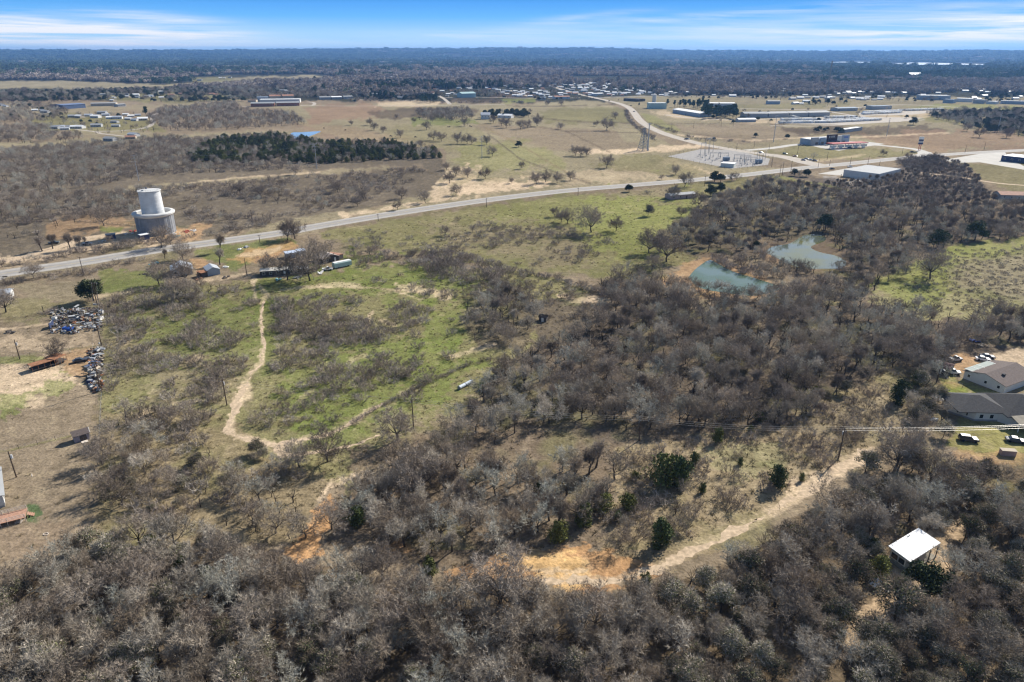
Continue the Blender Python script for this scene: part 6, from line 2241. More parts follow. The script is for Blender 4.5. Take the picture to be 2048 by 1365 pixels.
# ---- left side: shed, mobile home and deck, fences, junk
def left_side():
    e = gable('garden_shed', 'small shed with brown gable roof, arched double doors and a pale ramp', 'shed', (150, 887), (180.5, 878), 2.6, 2.0, 1.0, mat('lilac_grey_boards', (.30, .28, .34), .85, .1, 2), M_brownroof, 'x', door=False, over=.25)
    for s in (-1, 1):
        d = MB()
        d.box((.35 + s * .42, -.04, .85), (.78, .08, 1.6))
        d.build('door', M_dwall, e)
    f = MB()
    for k in range(10):
        a0, a1 = math.pi * k / 10, math.pi * (k + 1) / 10
        f.tube((.35 + 1.0 * math.cos(a0), -.07, 1.55 + .5 * math.sin(a0)), (.35 + 1.0 * math.cos(a1), -.07, 1.55 + .5 * math.sin(a1)), .06)
    f.build('arch_trim', M_trim, e)
    r = MB()
    r.box((.35, -.85, .07), (1.6, 1.3, .1))
    r.build('ramp', M_rail, e)
    t = MB()
    t.box((2.2, .55, 2.55), (.10, 1.75, .12), tilt=.66)
    t.box((2.2, 2.05, 2.55), (.10, 1.75, .12), tilt=-.66)
    t.box((1.98, -.02, 1.0), (.12, .1, 2.0))
    t.build('white_trim', M_trim, e)
    # mobile home end and deck at the left edge
    a, b_ = P(14, 1012), P(8, 962)
    u = (b_ - a)
    rz = math.atan2(u.y, u.x)
    e = empty('mobile_home', (a.x, a.y, 0), rz, 'white mobile home cut off by the left edge of the photo', 'mobile home')
    L = u.length + 1.5
    w = MB()
    w.box((L / 2 - .3, 4.4, 1.9), (L, 8.4, 2.6))
    w.build('wall', M_wwall, e)
    r = MB()
    for s in (-1, 1):
        y0, y1 = 4.4, 4.4 + s * 4.7
        q = [(-.7, y0, 4.3), (L + .1, y0, 4.3), (L + .1, y1, 3.2), (-.7, y1, 3.2)]
        r.add(q + [(x, y, z + .12) for x, y, z in q], [(0, 1, 2, 3), (7, 6, 5, 4), (0, 4, 5, 1), (1, 5, 6, 2), (2, 6, 7, 3), (3, 7, 4, 0)])
    r.build('roof', M_greyroof, e)
    sk = MB()
    sk.box((L / 2 - .3, 4.4, .3), (L - .3, 8.1, .6))
    sk.build('skirting', M_gwall, e)
    for x in (1.3, L - 1.6):
        window(e, x, .2, 2.1, .9, 1.0)
    c1, c2 = P(-14, 1052, 1.0), P(26, 1042, 1.0)
    u = (c2 - c1)
    rz = math.atan2(u.y, u.x)
    e = empty('deck', (c1.x, c1.y, 0), rz, 'raised wooden deck with pale railings and steps beside the white mobile home', 'deck')
    D = u.length
    d = MB()
    for k in range(14):
        d.box((D / 2 + 1.2, .2 + k * .29, 1.0), (D + 2.4, .26, .06))
    d.build('deck_floor', M_deck, e)
    for x, y in [(x_, y_) for x_ in (0, D * .35, D * .7, D + 2.3) for y_ in (.1, 4.0)]:
        q = MB()
        q.box((x, y, 1.0), (.11, .11, 2.0))
        q.build('post', M_rail, e)
    for y in (.1, 4.0):
        for z in (1.35, 1.65, 1.98):
            q = MB()
            q.box((D / 2 + 1.15, y, z), (D + 2.3, .06, .09))
            q.build('rail', M_rail, e)
    for k in range(4):
        q = MB()
        q.box((D + 2.7 + k * .32, 2.0, .82 - k * .22), (.34, 1.3, .07))
        q.build('step', M_deck, e)
    for lb, x, y, s in (('pale wooden plank lying alone on the brown lawn', 64, 951, 1), ('pale yellow ring of boards lying on the brown lawn', 92, 1069, 2), ('pale broken pallet at the foot of the deck steps', 38, 1044, 3)):
        p = P(x, y)
        q = MB()
        if s == 1:
            q.box((0, 0, .06), (1.5, .14, .06), 2.2)
        elif s == 2:
            for k in range(6):
                a0 = k * 1.047
                q.box((.5 * math.cos(a0), .36 * math.sin(a0), .1), (.6, .12, .08), a0 + 1.57)
        else:
            for k in range(4):
                q.box((0, k * .3 - .4, .08), (1.6, .1, .05), .2)
            q.box((-.6, 0, .03), (.1, 1.3, .05), .2)
            q.box((.6, 0, .03), (.1, 1.3, .05), .2)
        tag(q.build('scrap_boards', M_rail, loc=(p.x, p.y, 0)), lb, 'boards')
    p = P(14, 979, .8)
    # rusty trailers under the oak
    for (x1, y1), (x2, y2), dp, hh, lb in (((66, 746), (116, 731), 3.6, 2.2, 'long open rusty trailer with a rail frame under the bare oak'), ((112, 733), (136, 722), 5.0, 2.4, 'rusty roofed trailer shed at the end of the open one')):
        c, ln, rz = frame_of((x1, y1), (x2, y2))
        e = empty('rusty_trailer', (c.x, c.y, 0), rz, lb, 'trailer')
        q = MB()
        q.box((0, dp / 2, hh), (ln, dp, .12))
        q.build('roof', M_rust, e)
        q = MB()
        q.box((0, dp / 2, .7), (ln, dp, .16))
        q.build('bed', M_dwall, e)
        for i in range(5):
            for s in (0, 1):
                q = MB()
                q.box((-ln / 2 + .1 + (ln - .2) * i / 4, .1 + s * (dp - .2), hh / 2), (.09, .09, hh))
                q.build('upright', M_rust, e)
        for i in (-1, 1):
            q = MB()
            q.tube((i * .6, -.05, .35), (i * .6, .2, .35), .35, n=12)
            q.build('wheel', M_rub, e)
    vehicle('wrecked_car', 'dark wrecked car on bare earth right of the rusty trailers', 'car', 160, 724, .55, (.06, .06, .07), 4.4, 'car')
    heap('brush_heap', 'dark low heap of cut branches on the brown pasture', 22, 666, 2.4, M_dwall, 51, 14)
    gable('farm_building', 'white farm building behind the bare oak at the left edge', 'building', (-14, 604), (22, 600), 7, 2.8, 1.3, M_wwall, M_galv, 'x', wins=2)
    # junk yard: countless fragments plus the larger pieces one can tell
    rng = random.Random(9)
    b = MB()
    mats = [M_gwall, M_ceram, M_dwall, M_rust, M_dwall, M_twall, M_fenc]
    for poly, n in (([(102, 622), (205, 615), (206, 664), (172, 662), (150, 668), (100, 668)], 520), ([(176, 700), (205, 698), (206, 784), (186, 788), (176, 756)], 260)):
        w = wpoly(poly)
        xs, ys = [p[0] for p in w], [p[1] for p in w]
        k = 0
        while k < n:
            x, y = rng.uniform(min(xs), max(xs)), rng.uniform(min(ys), max(ys))
            if sdist(np.array([x]), np.array([y]), w)[0] < 0:
                continue
            k += 1
            b.box((x, y, max(.05, rng.gauss(.5, .5)) * (1.6 if math.sin(x * .9) * math.cos(y * .7) > .1 else .5)), (rng.choice([.3, .5, .8, 1.4, 2.4]) * rng.uniform(.7, 1.3), rng.uniform(.12, .9), rng.uniform(.06, .8)), rng.uniform(0, 3), rng.choice([0, 0, 1, 2, 2, 3, 4, 4, 5, 6]), rng.uniform(-.5, .5))
    o = b.build('scrap_heap', mats)
    o['kind'] = 'stuff'
    for x_, y_, h_, c_, kd, lb_ in ((150, 640, .3, (.55, .55, .53), 'suv', 'dusty white van among the scrap in the middle of the yard'), (125, 634, 1.2, (.25, .22, .2), 'pickup', 'brown old pickup at the top left of the scrap yard'),
                                   (178, 634, .1, (.4, .42, .45), 'car', 'grey car body at the top right of the scrap yard'), (192, 716, 1.5, (.45, .48, .52), 'car', 'silver car body in the upper scrap line'), (187, 733, 1.3, (.1, .12, .2), 'pickup', 'dark blue pickup body in the middle of the scrap line')):
        vehicle('scrapped_car', lb_, 'car', x_, y_, h_, c_, 4.6, kd)
    items = [(165, 'blue tarpaulin draped over the scrap yard', 137, 660, M_blue, (3.6, 2.2, 1.1)), (1, 'white freezer box at the left edge of the scrap yard', 110, 640, M_trim, (1.8, 1.0, 1.2)),
             (2, 'dark upright panel at the left end of the scrap yard', 104, 655, M_navy, (.3, 4.2, 2.3)), (3, 'white flat boat shaped cover at the right of the scrap yard', 182, 655, M_trim, (4.6, 1.3, .5)),
             (4, 'cream panels stacked at the right of the scrap yard', 176, 648, M_rail, (4.2, 1.6, .5)), (5, 'pale blue tank by the power pole in the scrap yard', 203, 628, M_ceram, (1.6, 1.4, 1.4)),
             (6, 'row of white panels leaning at the right edge of the scrap yard', 201, 640, M_trim, (1.2, 3.4, .9)), (7, 'white boxes in the middle of the scrap yard', 163, 625, M_trim, (2.8, .9, .8)),
             (8, 'dark grey open crate in the lower scrap line', 181, 766, M_navy, (1.7, 1.2, 1.0)), (9, 'white washing machine in the lower scrap line', 189, 752, M_trim, (1.2, 1.2, 1.3)),
             (10, 'pale sheets stacked at the top of the lower scrap line', 199, 700, M_ceram, (2.0, 1.6, .8)), (11, 'lilac grey box in the lower scrap line', 183, 741, M_ceram, (1.8, 1.4, .8)),
             (12, 'white low box at the foot of the lower scrap line', 184, 776, M_trim, (1.0, .7, .5))]
    for sd, lb, x, y, m_, s in items:
        p = P(x, y)
        r2 = random.Random(sd)
        e = empty('scrap_item', (p.x, p.y, 0), r2.uniform(-.25, .25), lb, 'scrap')
        q = MB()
        q.box((0, 0, s[2] / 2), s)
        q.build('body', m_, e)
        q = MB()
        q.box((.05, .05, s[2] + .05), (s[0] * .7, s[1] * .8, .1), .1)
        q.build('lid', m_ if sd in (165,) else M_gwall, e)


left_side()


def fence(px, label, h=1.2, sp=4.0, wires=3, z0=0, group=None):
    w = [P(*p) for p in px]
    e = empty('wire_fence', w[0][:], 0, label, 'fence', group)
    posts = []
    for a, b in zip(w, w[1:]):
        n = max(1, int((b - a).length / sp))
        posts += [a.lerp(b, i / n) - w[0] for i in range(n)]
    posts.append(w[-1] - w[0])
    q = MB()
    q.tube((0, 0, 0), (0, 0, h), .07, n=5)
    me = q.mesh('post', M_fenc)
    for p in posts[:100]:
        o = bpy.data.objects.new('post', me)
        C.objects.link(o)
        o.parent = e
        o.location = p
    q = MB()
    for k in range(wires):
        z = h * (.35 + .3 * k)
        for a, b in zip(posts, posts[1:]):
            q.tube((a.x, a.y, z), (b.x, b.y, z), .012, n=3, caps=False)
    q.build('wire', M_steeld, e)


fence([(-40, 915), (75, 889), (146, 872)], 'wire fence running across the brown lawn to the small shed')
fence([(-40, 728), (60, 711), (190, 692)], 'wire fence between the two left hand pastures')
fence([(204, 788), (200, 860), (196, 930)], 'wire fence along the edge of the brushy field')
fence([(1868, 745), (1925, 775), (1890, 760)], 'wire fence round the corner of the green lawn')
fence([(660, 872), (740, 828), (850, 770), (940, 732)], 'wire fence along the cut brush line across the field', sp=5)
fence([(975, 268), (1040, 318), (1110, 345), (1180, 368)], 'long pasture fence running down to the highway', sp=12)
fence([(150, 443), (280, 453)], 'dark fence behind the water tower site', sp=4)
fence([(1332, 313), (1400, 298), (1475, 299), (1546, 318), (1541, 332), (1462, 341), (1332, 313)], 'chain link fence round the electrical substation', 2.2, 9)


# ---- homestead
gable('house', 'metal roofed house with a bright ridge among bare trees near the highway', 'house', (345, 554), (386, 549), 10, 2.8, 2.0, M_gwall, M_galv, 'y', wins=2, over=.5)
e = gable('shed', 'small metal shed with grey front and rusty left roof slope', 'shed', (416, 553), (441, 549), 7.5, 2.7, 1.3, M_bwall, M_galv, 'y', door=False, over=.3)
flat('lean_to', 'dark open lean-to attached left of the small metal shed', 'shed', (404, 556), (416, 553), 4, 2.2, M_dwall, M_rust, par=0)
gable('mobile_home', 'long old mobile home with pale streaked roof under the bare oaks', 'mobile home', (521, 554), (618, 548), 5.5, 2.6, .6, M_dwall, mat('chalky_roof', (.62, .60, .54), .9, .12, .5), 'x', wins=6, over=.2)
flat('cargo_container', 'left one of two pale blue cargo containers behind the mobile home', 'container', (574, 518), (595, 515), 4.5, 2.6, M_bwall, mat('pale_blue_roof', (.50, .58, .72), .6, .05, 1), par=0, group='pale blue containers')
flat('cargo_container', 'right one of two pale blue cargo containers behind the mobile home', 'container', (597, 513), (612, 511), 4.5, 2.6, M_bwall, MATS['pale_blue_roof'], par=0, group='pale blue containers')
gable('old_house', 'old house with grey and rust orange tin roof behind the white trailer', 'house', (648, 528), (678, 521), 9, 2.4, 1.8, M_dwall, M_rustmix, 'y', wins=1, over=.6)
_, _, rz_ = frame_of((648, 528), (678, 521))
e = gable('rusty_lean_to', 'rust orange roofed lean-to on the right side of the old house', 'shed', (676, 521), (687, 517), 8, 2.2, .3, M_dwall, M_redroof, 'y', door=False, over=.1)


def white_trailer():
    c, ln, rz = frame_of((670, 539), (704, 532))
    e = empty('cargo_trailer', (c.x, c.y, 0), rz, 'white and pale green box trailer with rounded roof right of the old house', 'trailer')
    q = MB()
    pr = [(0, .5), (3.0, .5), (3.0, 2.6), (2.5, 3.0), (.5, 3.0), (0, 2.6)]
    n = len(pr)
    q.add([(-ln / 2, y, z) for y, z in pr] + [(ln / 2, y, z) for y, z in pr], [tuple(range(n - 1, -1, -1)), tuple(range(n, 2 * n))] + [(i, (i + 1) % n, n + (i + 1) % n, n + i) for i in range(n)])
    q.build('body', M_green, e)
    r = MB()
    r.box((0, 1.5, 3.04), (ln * .98, 2.2, .06))
    r.build('roof', M_trim, e)
    for s in (-1, 1):
        w_ = MB()
        w_.tube((s * ln * .28, .0, .42), (s * ln * .28, .3, .42), .42, n=12)
        w_.build('wheel', M_rub, e)


white_trailer()
for i, (x, y, m_, lb) in enumerate([(307, 528, M_teal, 'turquoise tarp covered load by the trees left of the metal roofed house'), (452, 535, M_trim, 'white scrap heap right of the small metal shed'), (478, 500, M_trim, 'white boards stacked near the highway above the orange earth'),
                                    (492, 496, M_ceram, 'pale poles laid in the grass near the highway'), (375, 592, M_trim, 'white dome shaped cover among trees below the metal roofed house'), (612, 545, M_ceram, 'grey scrap under the oak at the end of the mobile home'),
                                    (640, 547, M_trim, 'white barrel and scrap between mobile home and trailer'), (596, 556, M_gwall, 'dull grey sheets in front of the mobile home'), (558, 560, M_teal, 'small turquoise scrap in front of the mobile home'),
                                    (398, 560, M_rust, 'rusty implements beside the lean-to'), (450, 556, M_dwall, 'dark and white debris in front of the metal shed'), (290, 550, M_dwall, 'dark scrap vehicle parts under the trees at the homestead')]):
    heap('debris_pile', lb, x, y, 3.2, m_, 60 + i, 12)
vehicle('parked_car', 'white pickup parked beside the cargo trailer', 'car', 655, 541, .2, (.7, .7, .7), 5, 'pickup')
# water tower yard
for x, y, hd, cl, kd, lb in ((108, 488, .4, (.05, .05, .05), 'pickup', 'black pickup on the sandy lane left of the tower'), (175, 490, .1, (.30, .30, .31), 'pickup', 'grey flatbed truck under the trees beside the tower yard')):
    vehicle('parked_car', lb, 'car', x, y, hd, cl, 5.4, kd)
flat('site_container', 'blue grey site cabin half hidden by trees at the tower yard', 'container', (213, 480), (232, 478), 3, 2.7, M_navy, M_greyroof, par=0)
flat('site_container', 'navy site container right at the foot of the water tower', 'container', (284, 482), (300, 479), 4, 3.0, M_navy, M_trim, par=0)
for i, (x, y, m_, lb) in enumerate([(268, 464, M_red, 'red machinery on the sandy yard left of the tower'), (373, 464, M_red, 'red machinery on the yard right of the tower'), (347, 470, M_trim, 'white curved steel plates stacked right of the tower'),
                                    (352, 474, M_teal, 'pale blue steel plates in front of the tower'), (256, 468, M_trim, 'white sacks on the yard left of the tower'), (205, 484, M_ceram, 'long pale pipes laid out left of the tower'), (388, 462, M_trim, 'small white heap at the right end of the yard'),
                                    (335, 482, M_rust, 'rusty form panels below the tower')]):
    heap('site_material', lb, x, y, 4.0, m_, 80 + i, 14)

# small things in the fields
gable('hut', 'tiny dark shack with black roof standing alone at the edge of the grey wood', 'hut', (1078, 643), (1092, 645), 3.0, 1.9, .7, M_dwall, mat('black_roof', (.02, .018, .02), .9, .2, 1), 'x', door=True, over=.3)


def tank():
    a, b = P(918, 776, .6), P(943, 763, .6)
    e = empty('steel_pipe', (a.x, a.y, 0), 0, 'long pale blue pipe lying on the slope beside the cut brush line', 'pipe')
    q = MB()
    q.tube((0, 0, .6), (b.x - a.x, b.y - a.y, .6), .6, n=16)
    q.build('barrel', M_pipe, e)
    d = (b - a).normalized()
    for t_ in (0, .5, 1):
        p = (b - a) * t_
        r = MB()
        r.tube((p.x - d.x * .1, p.y - d.y * .1, .6), (p.x + d.x * .1, p.y + d.y * .1, .6), .68, n=16)
        r.build('flange', M_steeld, e)


tank()
gable('pink_house', 'low faded pink house with grey white roof by the highway lane', 'house', (1341, 400), (1392, 396), 8, 3.0, .8, M_pwall, M_greyroof, 'x', wins=3, over=.3)
gable('hut', 'small dark hut with tent shaped roof on the bright green grass', 'hut', (1429, 409), (1449, 412), 6, 2.0, 1.6, M_dwall, M_dwall, 'y', over=.3)
vehicle('parked_car', 'dark shiny car under the bare tree below the pink house', 'car', 1400, 424, .2, (.05, .055, .07), 4.8, 'suv')
vehicle('parked_car', 'dark blue car half hidden at the edge of the wood right of the green grass', 'car', 1468, 432, -.2, (.03, .05, .12), 4.8, 'car')


# ---- utility poles and lines
def upole(x, y, top, label, arm=True, ang=0.0, tr=False, h=None, group=None, lamp=False):
    g = P(x, y)
    h = h or height_at(x, y, top)
    e = empty('utility_pole', (g.x, g.y, 0), ang, label, 'utility pole', group)
    q = MB()
    q.tube((0, 0, -.2), (0, 0, h), .20, .13, 8)
    q.build('pole', M_wood, e)
    if arm:
        q = MB()
        q.box((0, .12, h - .45), (2.4, .12, .14))
        a = q.build('crossarm', M_wood, e)
        for s in (-1.1, 0, 1.1):
            i_ = MB()
            i_.tube((s, .12, h - .38), (s, .12, h - .1), .07, .05, 6)
            i_.build('insulator', M_ceram, a)
    if tr:
        q = MB()
        q.tube((.38, 0, h - 2.1), (.38, 0, h - 1.1), .27, n=10)
        q.build('transformer', M_ceram, e)
    if lamp:
        q = MB()
        q.tube((0, 0, h - .2), (0, -1.4, h + .2), .05)
        q.box((0, -1.6, h + .2), (.3, .6, .15))
        q.build('lamp_arm', M_ceram, e)
    return Vector((g.x, g.y, h - .1)), ang


def wires(a, b, label, offs=(-1.1, 0, 1.1), sag=1.2, r=.022, ang=None, group=None):
    """each conductor of a span is an object of its own"""
    pa, aa = a
    pb, ab = b
    for k, s in enumerate(offs):
        A = pa + Vector((s * math.cos(aa), s * math.sin(aa), 0))
        B = pb + Vector((s * math.cos(ab), s * math.sin(ab), 0))
        q = MB()
        n = 14
        pts = []
        for i in range(n + 1):
            t_ = i / n
            p = A.lerp(B, t_)
            p.z -= sag * 4 * t_ * (1 - t_)
            pts.append(p - A)
        for i in range(n):
            q.tube(pts[i], pts[i + 1], r, n=4, caps=False)
        o = q.build('power_line_wire', M_wire, loc=A)
        tag(o, label, 'wire', group or label)


W0 = upole(1677, 917, 857, 'tall wooden power pole at the end of the sandy track, long shadow beside it', ang=1.45, tr=True)
W1 = upole(1278, 882, 836, 'wooden power pole rising out of the grey wood above the clearing', ang=1.5)
W2 = upole(827, 855, 800, 'wooden power pole at the left edge of the wood near the branchy shadow', ang=1.5)
W3 = upole(454, 811, 759, 'wooden power pole beside the bend of the dirt track', ang=1.5, tr=True)
W4 = upole(202, 782, 725, 'wooden power pole standing over the lower scrap line', ang=.1)
W5 = upole(203, 690, 646, 'wooden power pole at the lower corner of the scrap yard', ang=.1)
W6 = upole(199, 612, 566, 'right hand pole of the twin pole frame by the dark evergreen', ang=.1)
W6b = upole(194, 608, 565, 'left hand pole of the twin pole frame by the dark evergreen', ang=.1)
W7 = upole(167, 549, 514, 'wooden pole at the near verge of the highway above the left pasture', ang=.3)
W8 = upole(494, 552, 517, 'thin wooden pole standing in the yard left of the mobile home', ang=.5, arm=False)
W9 = upole(401, 570, 541, 'wooden pole in front of the small metal shed', ang=.5, arm=False)
W10 = upole(40, 719, 680, 'leaning looking wooden pole in the pasture above the sandy patch', ang=.1, arm=False, tr=True)
W11 = upole(33, 955, 903, 'wooden pole on the brown lawn right of the white mobile home', ang=.3, arm=False, tr=True)
W12 = upole(1873, 765, 738, 'wooden lamp pole at the corner of the green lawn', ang=.3, arm=False, lamp=True)
W13 = upole(2075, 915, 850, 'wooden power pole just outside the right edge', ang=1.35)
wires(W0, W13, 'bright power wires spanning from the sandy track pole over the parked car', offs=(-.9, .2, .9), r=.026, sag=.6)
wires(W0, W1, 'power wires between the sandy track pole and the pole in the wood', r=.013)
wires(W1, W2, 'power wires over the grey wood', r=.013)
wires(W2, W3, 'power wires over the green field', r=.012, offs=(-1, 1))
wires(W3, W4, 'power wires over the brush left of the dirt track', r=.012, offs=(-1, 1))
wires(W4, W5, 'power wires along the scrap line', r=.014, offs=(-1, 1))
wires(W5, W6, 'power wires above the scrap yard', r=.014, offs=(-1, 1))
wires(W6, W7, 'power wires to the highway verge', r=.012, offs=(-1, 1))
far_poles = [(312 / 2.926 + 650, 442, 428, 'verge pole of the highway beyond the homestead'), (973, 415, 397, 'verge pole in front of the sand flats'), (1156, 392, 376, 'verge pole below the right end of the sand flats'),
             (1409, 373, 352, 'verge pole beside the low pink house'), (1677, 383, 349, 'wooden pole in the meadow below the parking apron'), (1765, 404, 375, 'wooden pole on the rough meadow left of the dark thicket'), (1883, 414, 401, 'short pole at the edge of the thicket'),
             (1543, 335, 312, 'pole right of the substation fence'), (1564, 352, 325, 'pole at the near verge below the substation'), (1559, 354, 330, 'twin pole at the near verge below the substation'), (1581, 346, 322, 'pole before the road junction'),
             (1636, 336, 318, 'pole left of the parking apron'), (1659, 332, 320, 'thin pole behind the parking apron'), (1700, 330, 314, 'pole between highway and the white building'), (1734, 337, 312, 'lamp pole at the corner of the white building'),
             (1756, 345, 322, 'pole in front of the white building roof'), (1595, 308, 290, 'pole on the grass island'), (1654, 320, 304, 'pole on the grass island below the forecourt'), (1804, 309, 297, 'pole by the roadside near the tall sign'),
             (1343, 260, 246, 'pole beside the side road curve'), (1387, 257, 243, 'pole in the brown field beyond the side road'), (1442, 254, 240, 'second pole in the brown field beyond the side road'), (1466, 254, 243, 'third pole in the brown field beyond the side road'),
             (1508, 295, 283, 'pole beside the frontage drive'), (1473, 300, 287, 'pole where the side road meets the frontage drive'), (1538, 300, 288, 'pole near the forecourt entrance'), (1968, 300, 285, 'pole at the far verge near the right edge'), (1930, 305, 290, 'pole at the far verge right of the tall sign'),
             (520, 486, 470, 'short pole at the highway verge above the orange earth'), (504, 440, 420, 'pole in the brushland beyond the highway')]
for x, y, t_, lb in far_poles:
    upole(x, y, t_, lb, arm=(y > 345), ang=.9)


def steel_pole(x, y, top, label, thick=.5, arms=3, lean=0):
    g = P(x, y)
    h = height_at(x, y, top)
    e = empty('steel_power_pole', (g.x, g.y, 0), .6, label, 'power pole')
    q = MB()
    q.tube((0, 0, -.2), (0, 0, h), thick, thick * .45, 10)
    q.build('mast', M_steel, e)
    for k in range(arms):
        for s in (-1, 1):
            q = MB()
            z = h - .6 - k * 2.4
            q.tube((0, 0, z), (s * 2.4, 0, z + .35), .12, .06)
            o = q.build('arm', M_steel, e)
            i_ = MB()
            i_.tube((s * 2.4, 0, z + .3), (s * 2.4, 0, z - .7), .07)
            i_.build('insulator', M_ceram, o)
    return Vector((g.x, g.y, h - .8)), .6


S0 = steel_pole(278, 362, 310, 'slim pale steel power pole in the brushland left of the cedar wood', .32)
S1 = steel_pole(634, 338, 287, 'slim pale steel power pole below the cedar wood', .32)
S2 = steel_pole(964, 318, 272, 'slim pale steel power pole in the tan pasture', .32)
S3 = steel_pole(1295, 302, 247, 'thick pale steel power pole next to the lattice tower', 1.0)
S4 = steel_pole(1546.5, 285, 231, 'slim steel power pole beyond the frontage drive', .45)
S5 = steel_pole(1773, 273, 236, 'slim steel power pole beyond the petrol station', .45)
S6 = steel_pole(1995, 262, 223, 'slim steel power pole before the right hand wood', .45)
for a, b, l_ in ((S0, S1, 'over the brushland'), (S1, S2, 'over the cedar wood edge'), (S2, S3, 'over the tan pasture'), (S3, S4, 'beyond the side road'), (S4, S5, 'behind the petrol station'), (S5, S6, 'over the brown field')):
    wires(a, b, 'thin high voltage wires strung ' + l_, offs=(-2.4, 2.4), sag=4, r=.02)


def lattice(x, y, top, label, base=5.0, arms=3, name='lattice_tower', th=.14, nseg=8, topw=1.2, cat='power pylon'):
    g = P(x, y)
    h = height_at(x, y, top)
    e = empty(name, (g.x, g.y, 0), .5, label, cat)
    q, br = MB(), MB()

    def cor(k, z):
        w = (base * (1 - z / h) ** 1.3 + topw) / 2
        return Vector((w * (1 if k in (0, 1) else -1), w * (1 if k in (0, 3) else -1), z))
    for s in range(nseg):
        z0, z1 = h * s / nseg, h * (s + 1) / nseg
        for k in range(4):
            q.tube(cor(k, z0), cor(k, z1), th, n=4)
            br.tube(cor(k, z0), cor((k + 1) % 4, z1), th * .6, n=3, caps=False)
            br.tube(cor((k + 1) % 4, z0), cor(k, z1), th * .6, n=3, caps=False)
            br.tube(cor(k, z1), cor((k + 1) % 4, z1), th * .6, n=3, caps=False)
    q.build('leg_frame', M_steeld, e)
    br.build('bracing', M_steeld, e)
    for k in range(arms):
        z = h * (.72 + .12 * k)
        a = MB()
        for s in (-1, 1):
            a.tube((0, 0, z + .8), (s * 4.2, 0, z), .12, n=4)
            a.tube((0, 0, z - .4), (s * 4.2, 0, z), .12, n=4)
        a.build('arm', M_steeld, e)


lattice(1286, 301, 256, 'grey lattice pylon standing just left of the thick steel pole', base=7, th=.24, topw=2.0)
lattice(1651, 205, 122, 'very tall thin radio mast rising above the distant town', base=.9, arms=0, name='radio_mast', th=.35, nseg=26, topw=1.6, cat='mast')


# ---- substation
def substation():
    flat('control_building', 'small white control building inside the substation', 'building', (1441, 334), (1467, 336), 9, 3.4, mat('pale_panel_wall', (.62, .64, .60), .7, .05, .5), M_whiteroof, par=0, wins=0, doors=0)

    def gantry(x, y, w, h, rz, lb):
        p = P(x, y)
        e = empty('substation_gantry', (p.x, p.y, 0), rz, lb, 'gantry', 'substation gantries')
        for s in (-1, 1):
            q = MB()
            for d in (-.3, .3):
                q.tube((s * w / 2 + d, 0, 0), (s * w / 2, 0, h), .12, n=4)
            for k in range(6):
                q.tube((s * w / 2 - .3 * (1 - k / 6), 0, h * k / 6), (s * w / 2 + .3 * (1 - k / 6), 0, h * (k + 1) / 6), .07, n=3)
            q.build('column', M_steeld, e)
        q = MB()
        q.tube((-w / 2, 0, h - .1), (w / 2, 0, h - .1), .16, n=4)
        q.tube((-w / 2, 0, h - 1.0), (w / 2, 0, h - 1.0), .12, n=4)
        for k in range(8):
            q.tube((-w / 2 + w * k / 8, 0, h - 1.0 + .9 * (k % 2)), (-w / 2 + w * (k + 1) / 8, 0, h - .1 - .9 * (k % 2)), .07, n=3)
        q.build('beam', M_steeld, e)

    gantry(1405, 316, 12, 15, .9, 'tall blue grey gantry at the back left of the substation')
    gantry(1413, 311, 12, 17, .9, 'tallest gantry at the back of the substation')
    gantry(1421, 306, 12, 16, .9, 'rear gantry nearest the side road')
    for i, (x, y) in enumerate([(1430, 318), (1446, 319), (1478, 322), (1490, 325), (1502, 328), (1478, 330), (1494, 333)]):
        gantry(x, y, 11, 6.5, .15, ('low', 'second low', 'middle', 'fourth', 'fifth', 'front left', 'front right')[i] + ' bus gantry in the substation')
    for i, (x, y) in enumerate([(1518, 322), (1524, 326), (1530, 320), (1514, 318)]):
        gantry(x, y, 7, 9, 1.2, ('near', 'nearest', 'far right', 'far')[i] + ' slender gantry at the right end of the substation')
    for i, (x, y, lb) in enumerate(((1452, 322, 'large finned transformer behind the white control building'), (1517, 327, 'smaller transformer at the right end of the substation'))):
        p = P(x, y)
        e = empty('transformer', (p.x, p.y, 0), .2, lb, 'transformer')
        q = MB()
        q.box((0, 0, 2.0), (6, 3.4, 3.4))
        q.build('tank', M_bwall, e)
        for k in range(6):
            q = MB()
            q.box((-2.4 + k * .95, -2.2, 1.9), (.5, .9, 2.6))
            q.build('radiator', M_bwall, e)
        for k in range(3):
            q = MB()
            q.tube((-1.6 + k * 1.6, .4, 3.7), (-1.6 + k * 1.6, .4, 5.4), .2, .12, 8)
            q.build('bushing', M_ceram, e)
    q = MB()
    q.box((0, 0, 1.6), (1.1, 1.1, .9))
    q.tube((0, 0, 0), (0, 0, 1.2), .18)
    q.tube((0, 0, 2.0), (0, 0, 3.6), .15, .1)
    me = q.mesh('switch', M_ceram)
    rng = random.Random(3)
    for i in range(26):
        r_, c_ = divmod(i, 9)
        x, y = 1398 + c_ * 14 + r_ * 6, 313 + c_ * 1.3 + r_ * 5.5
        if 1436 < x < 1472 and y > 322:
            continue
        p = P(x, y)
        o = bpy.data.objects.new('breaker', me)
        C.objects.link(o)
        o.location = p
        tag(o, 'pale circuit breaker on a short post among the substation gravel', 'breaker', 'breakers on the substation gravel')


substation()


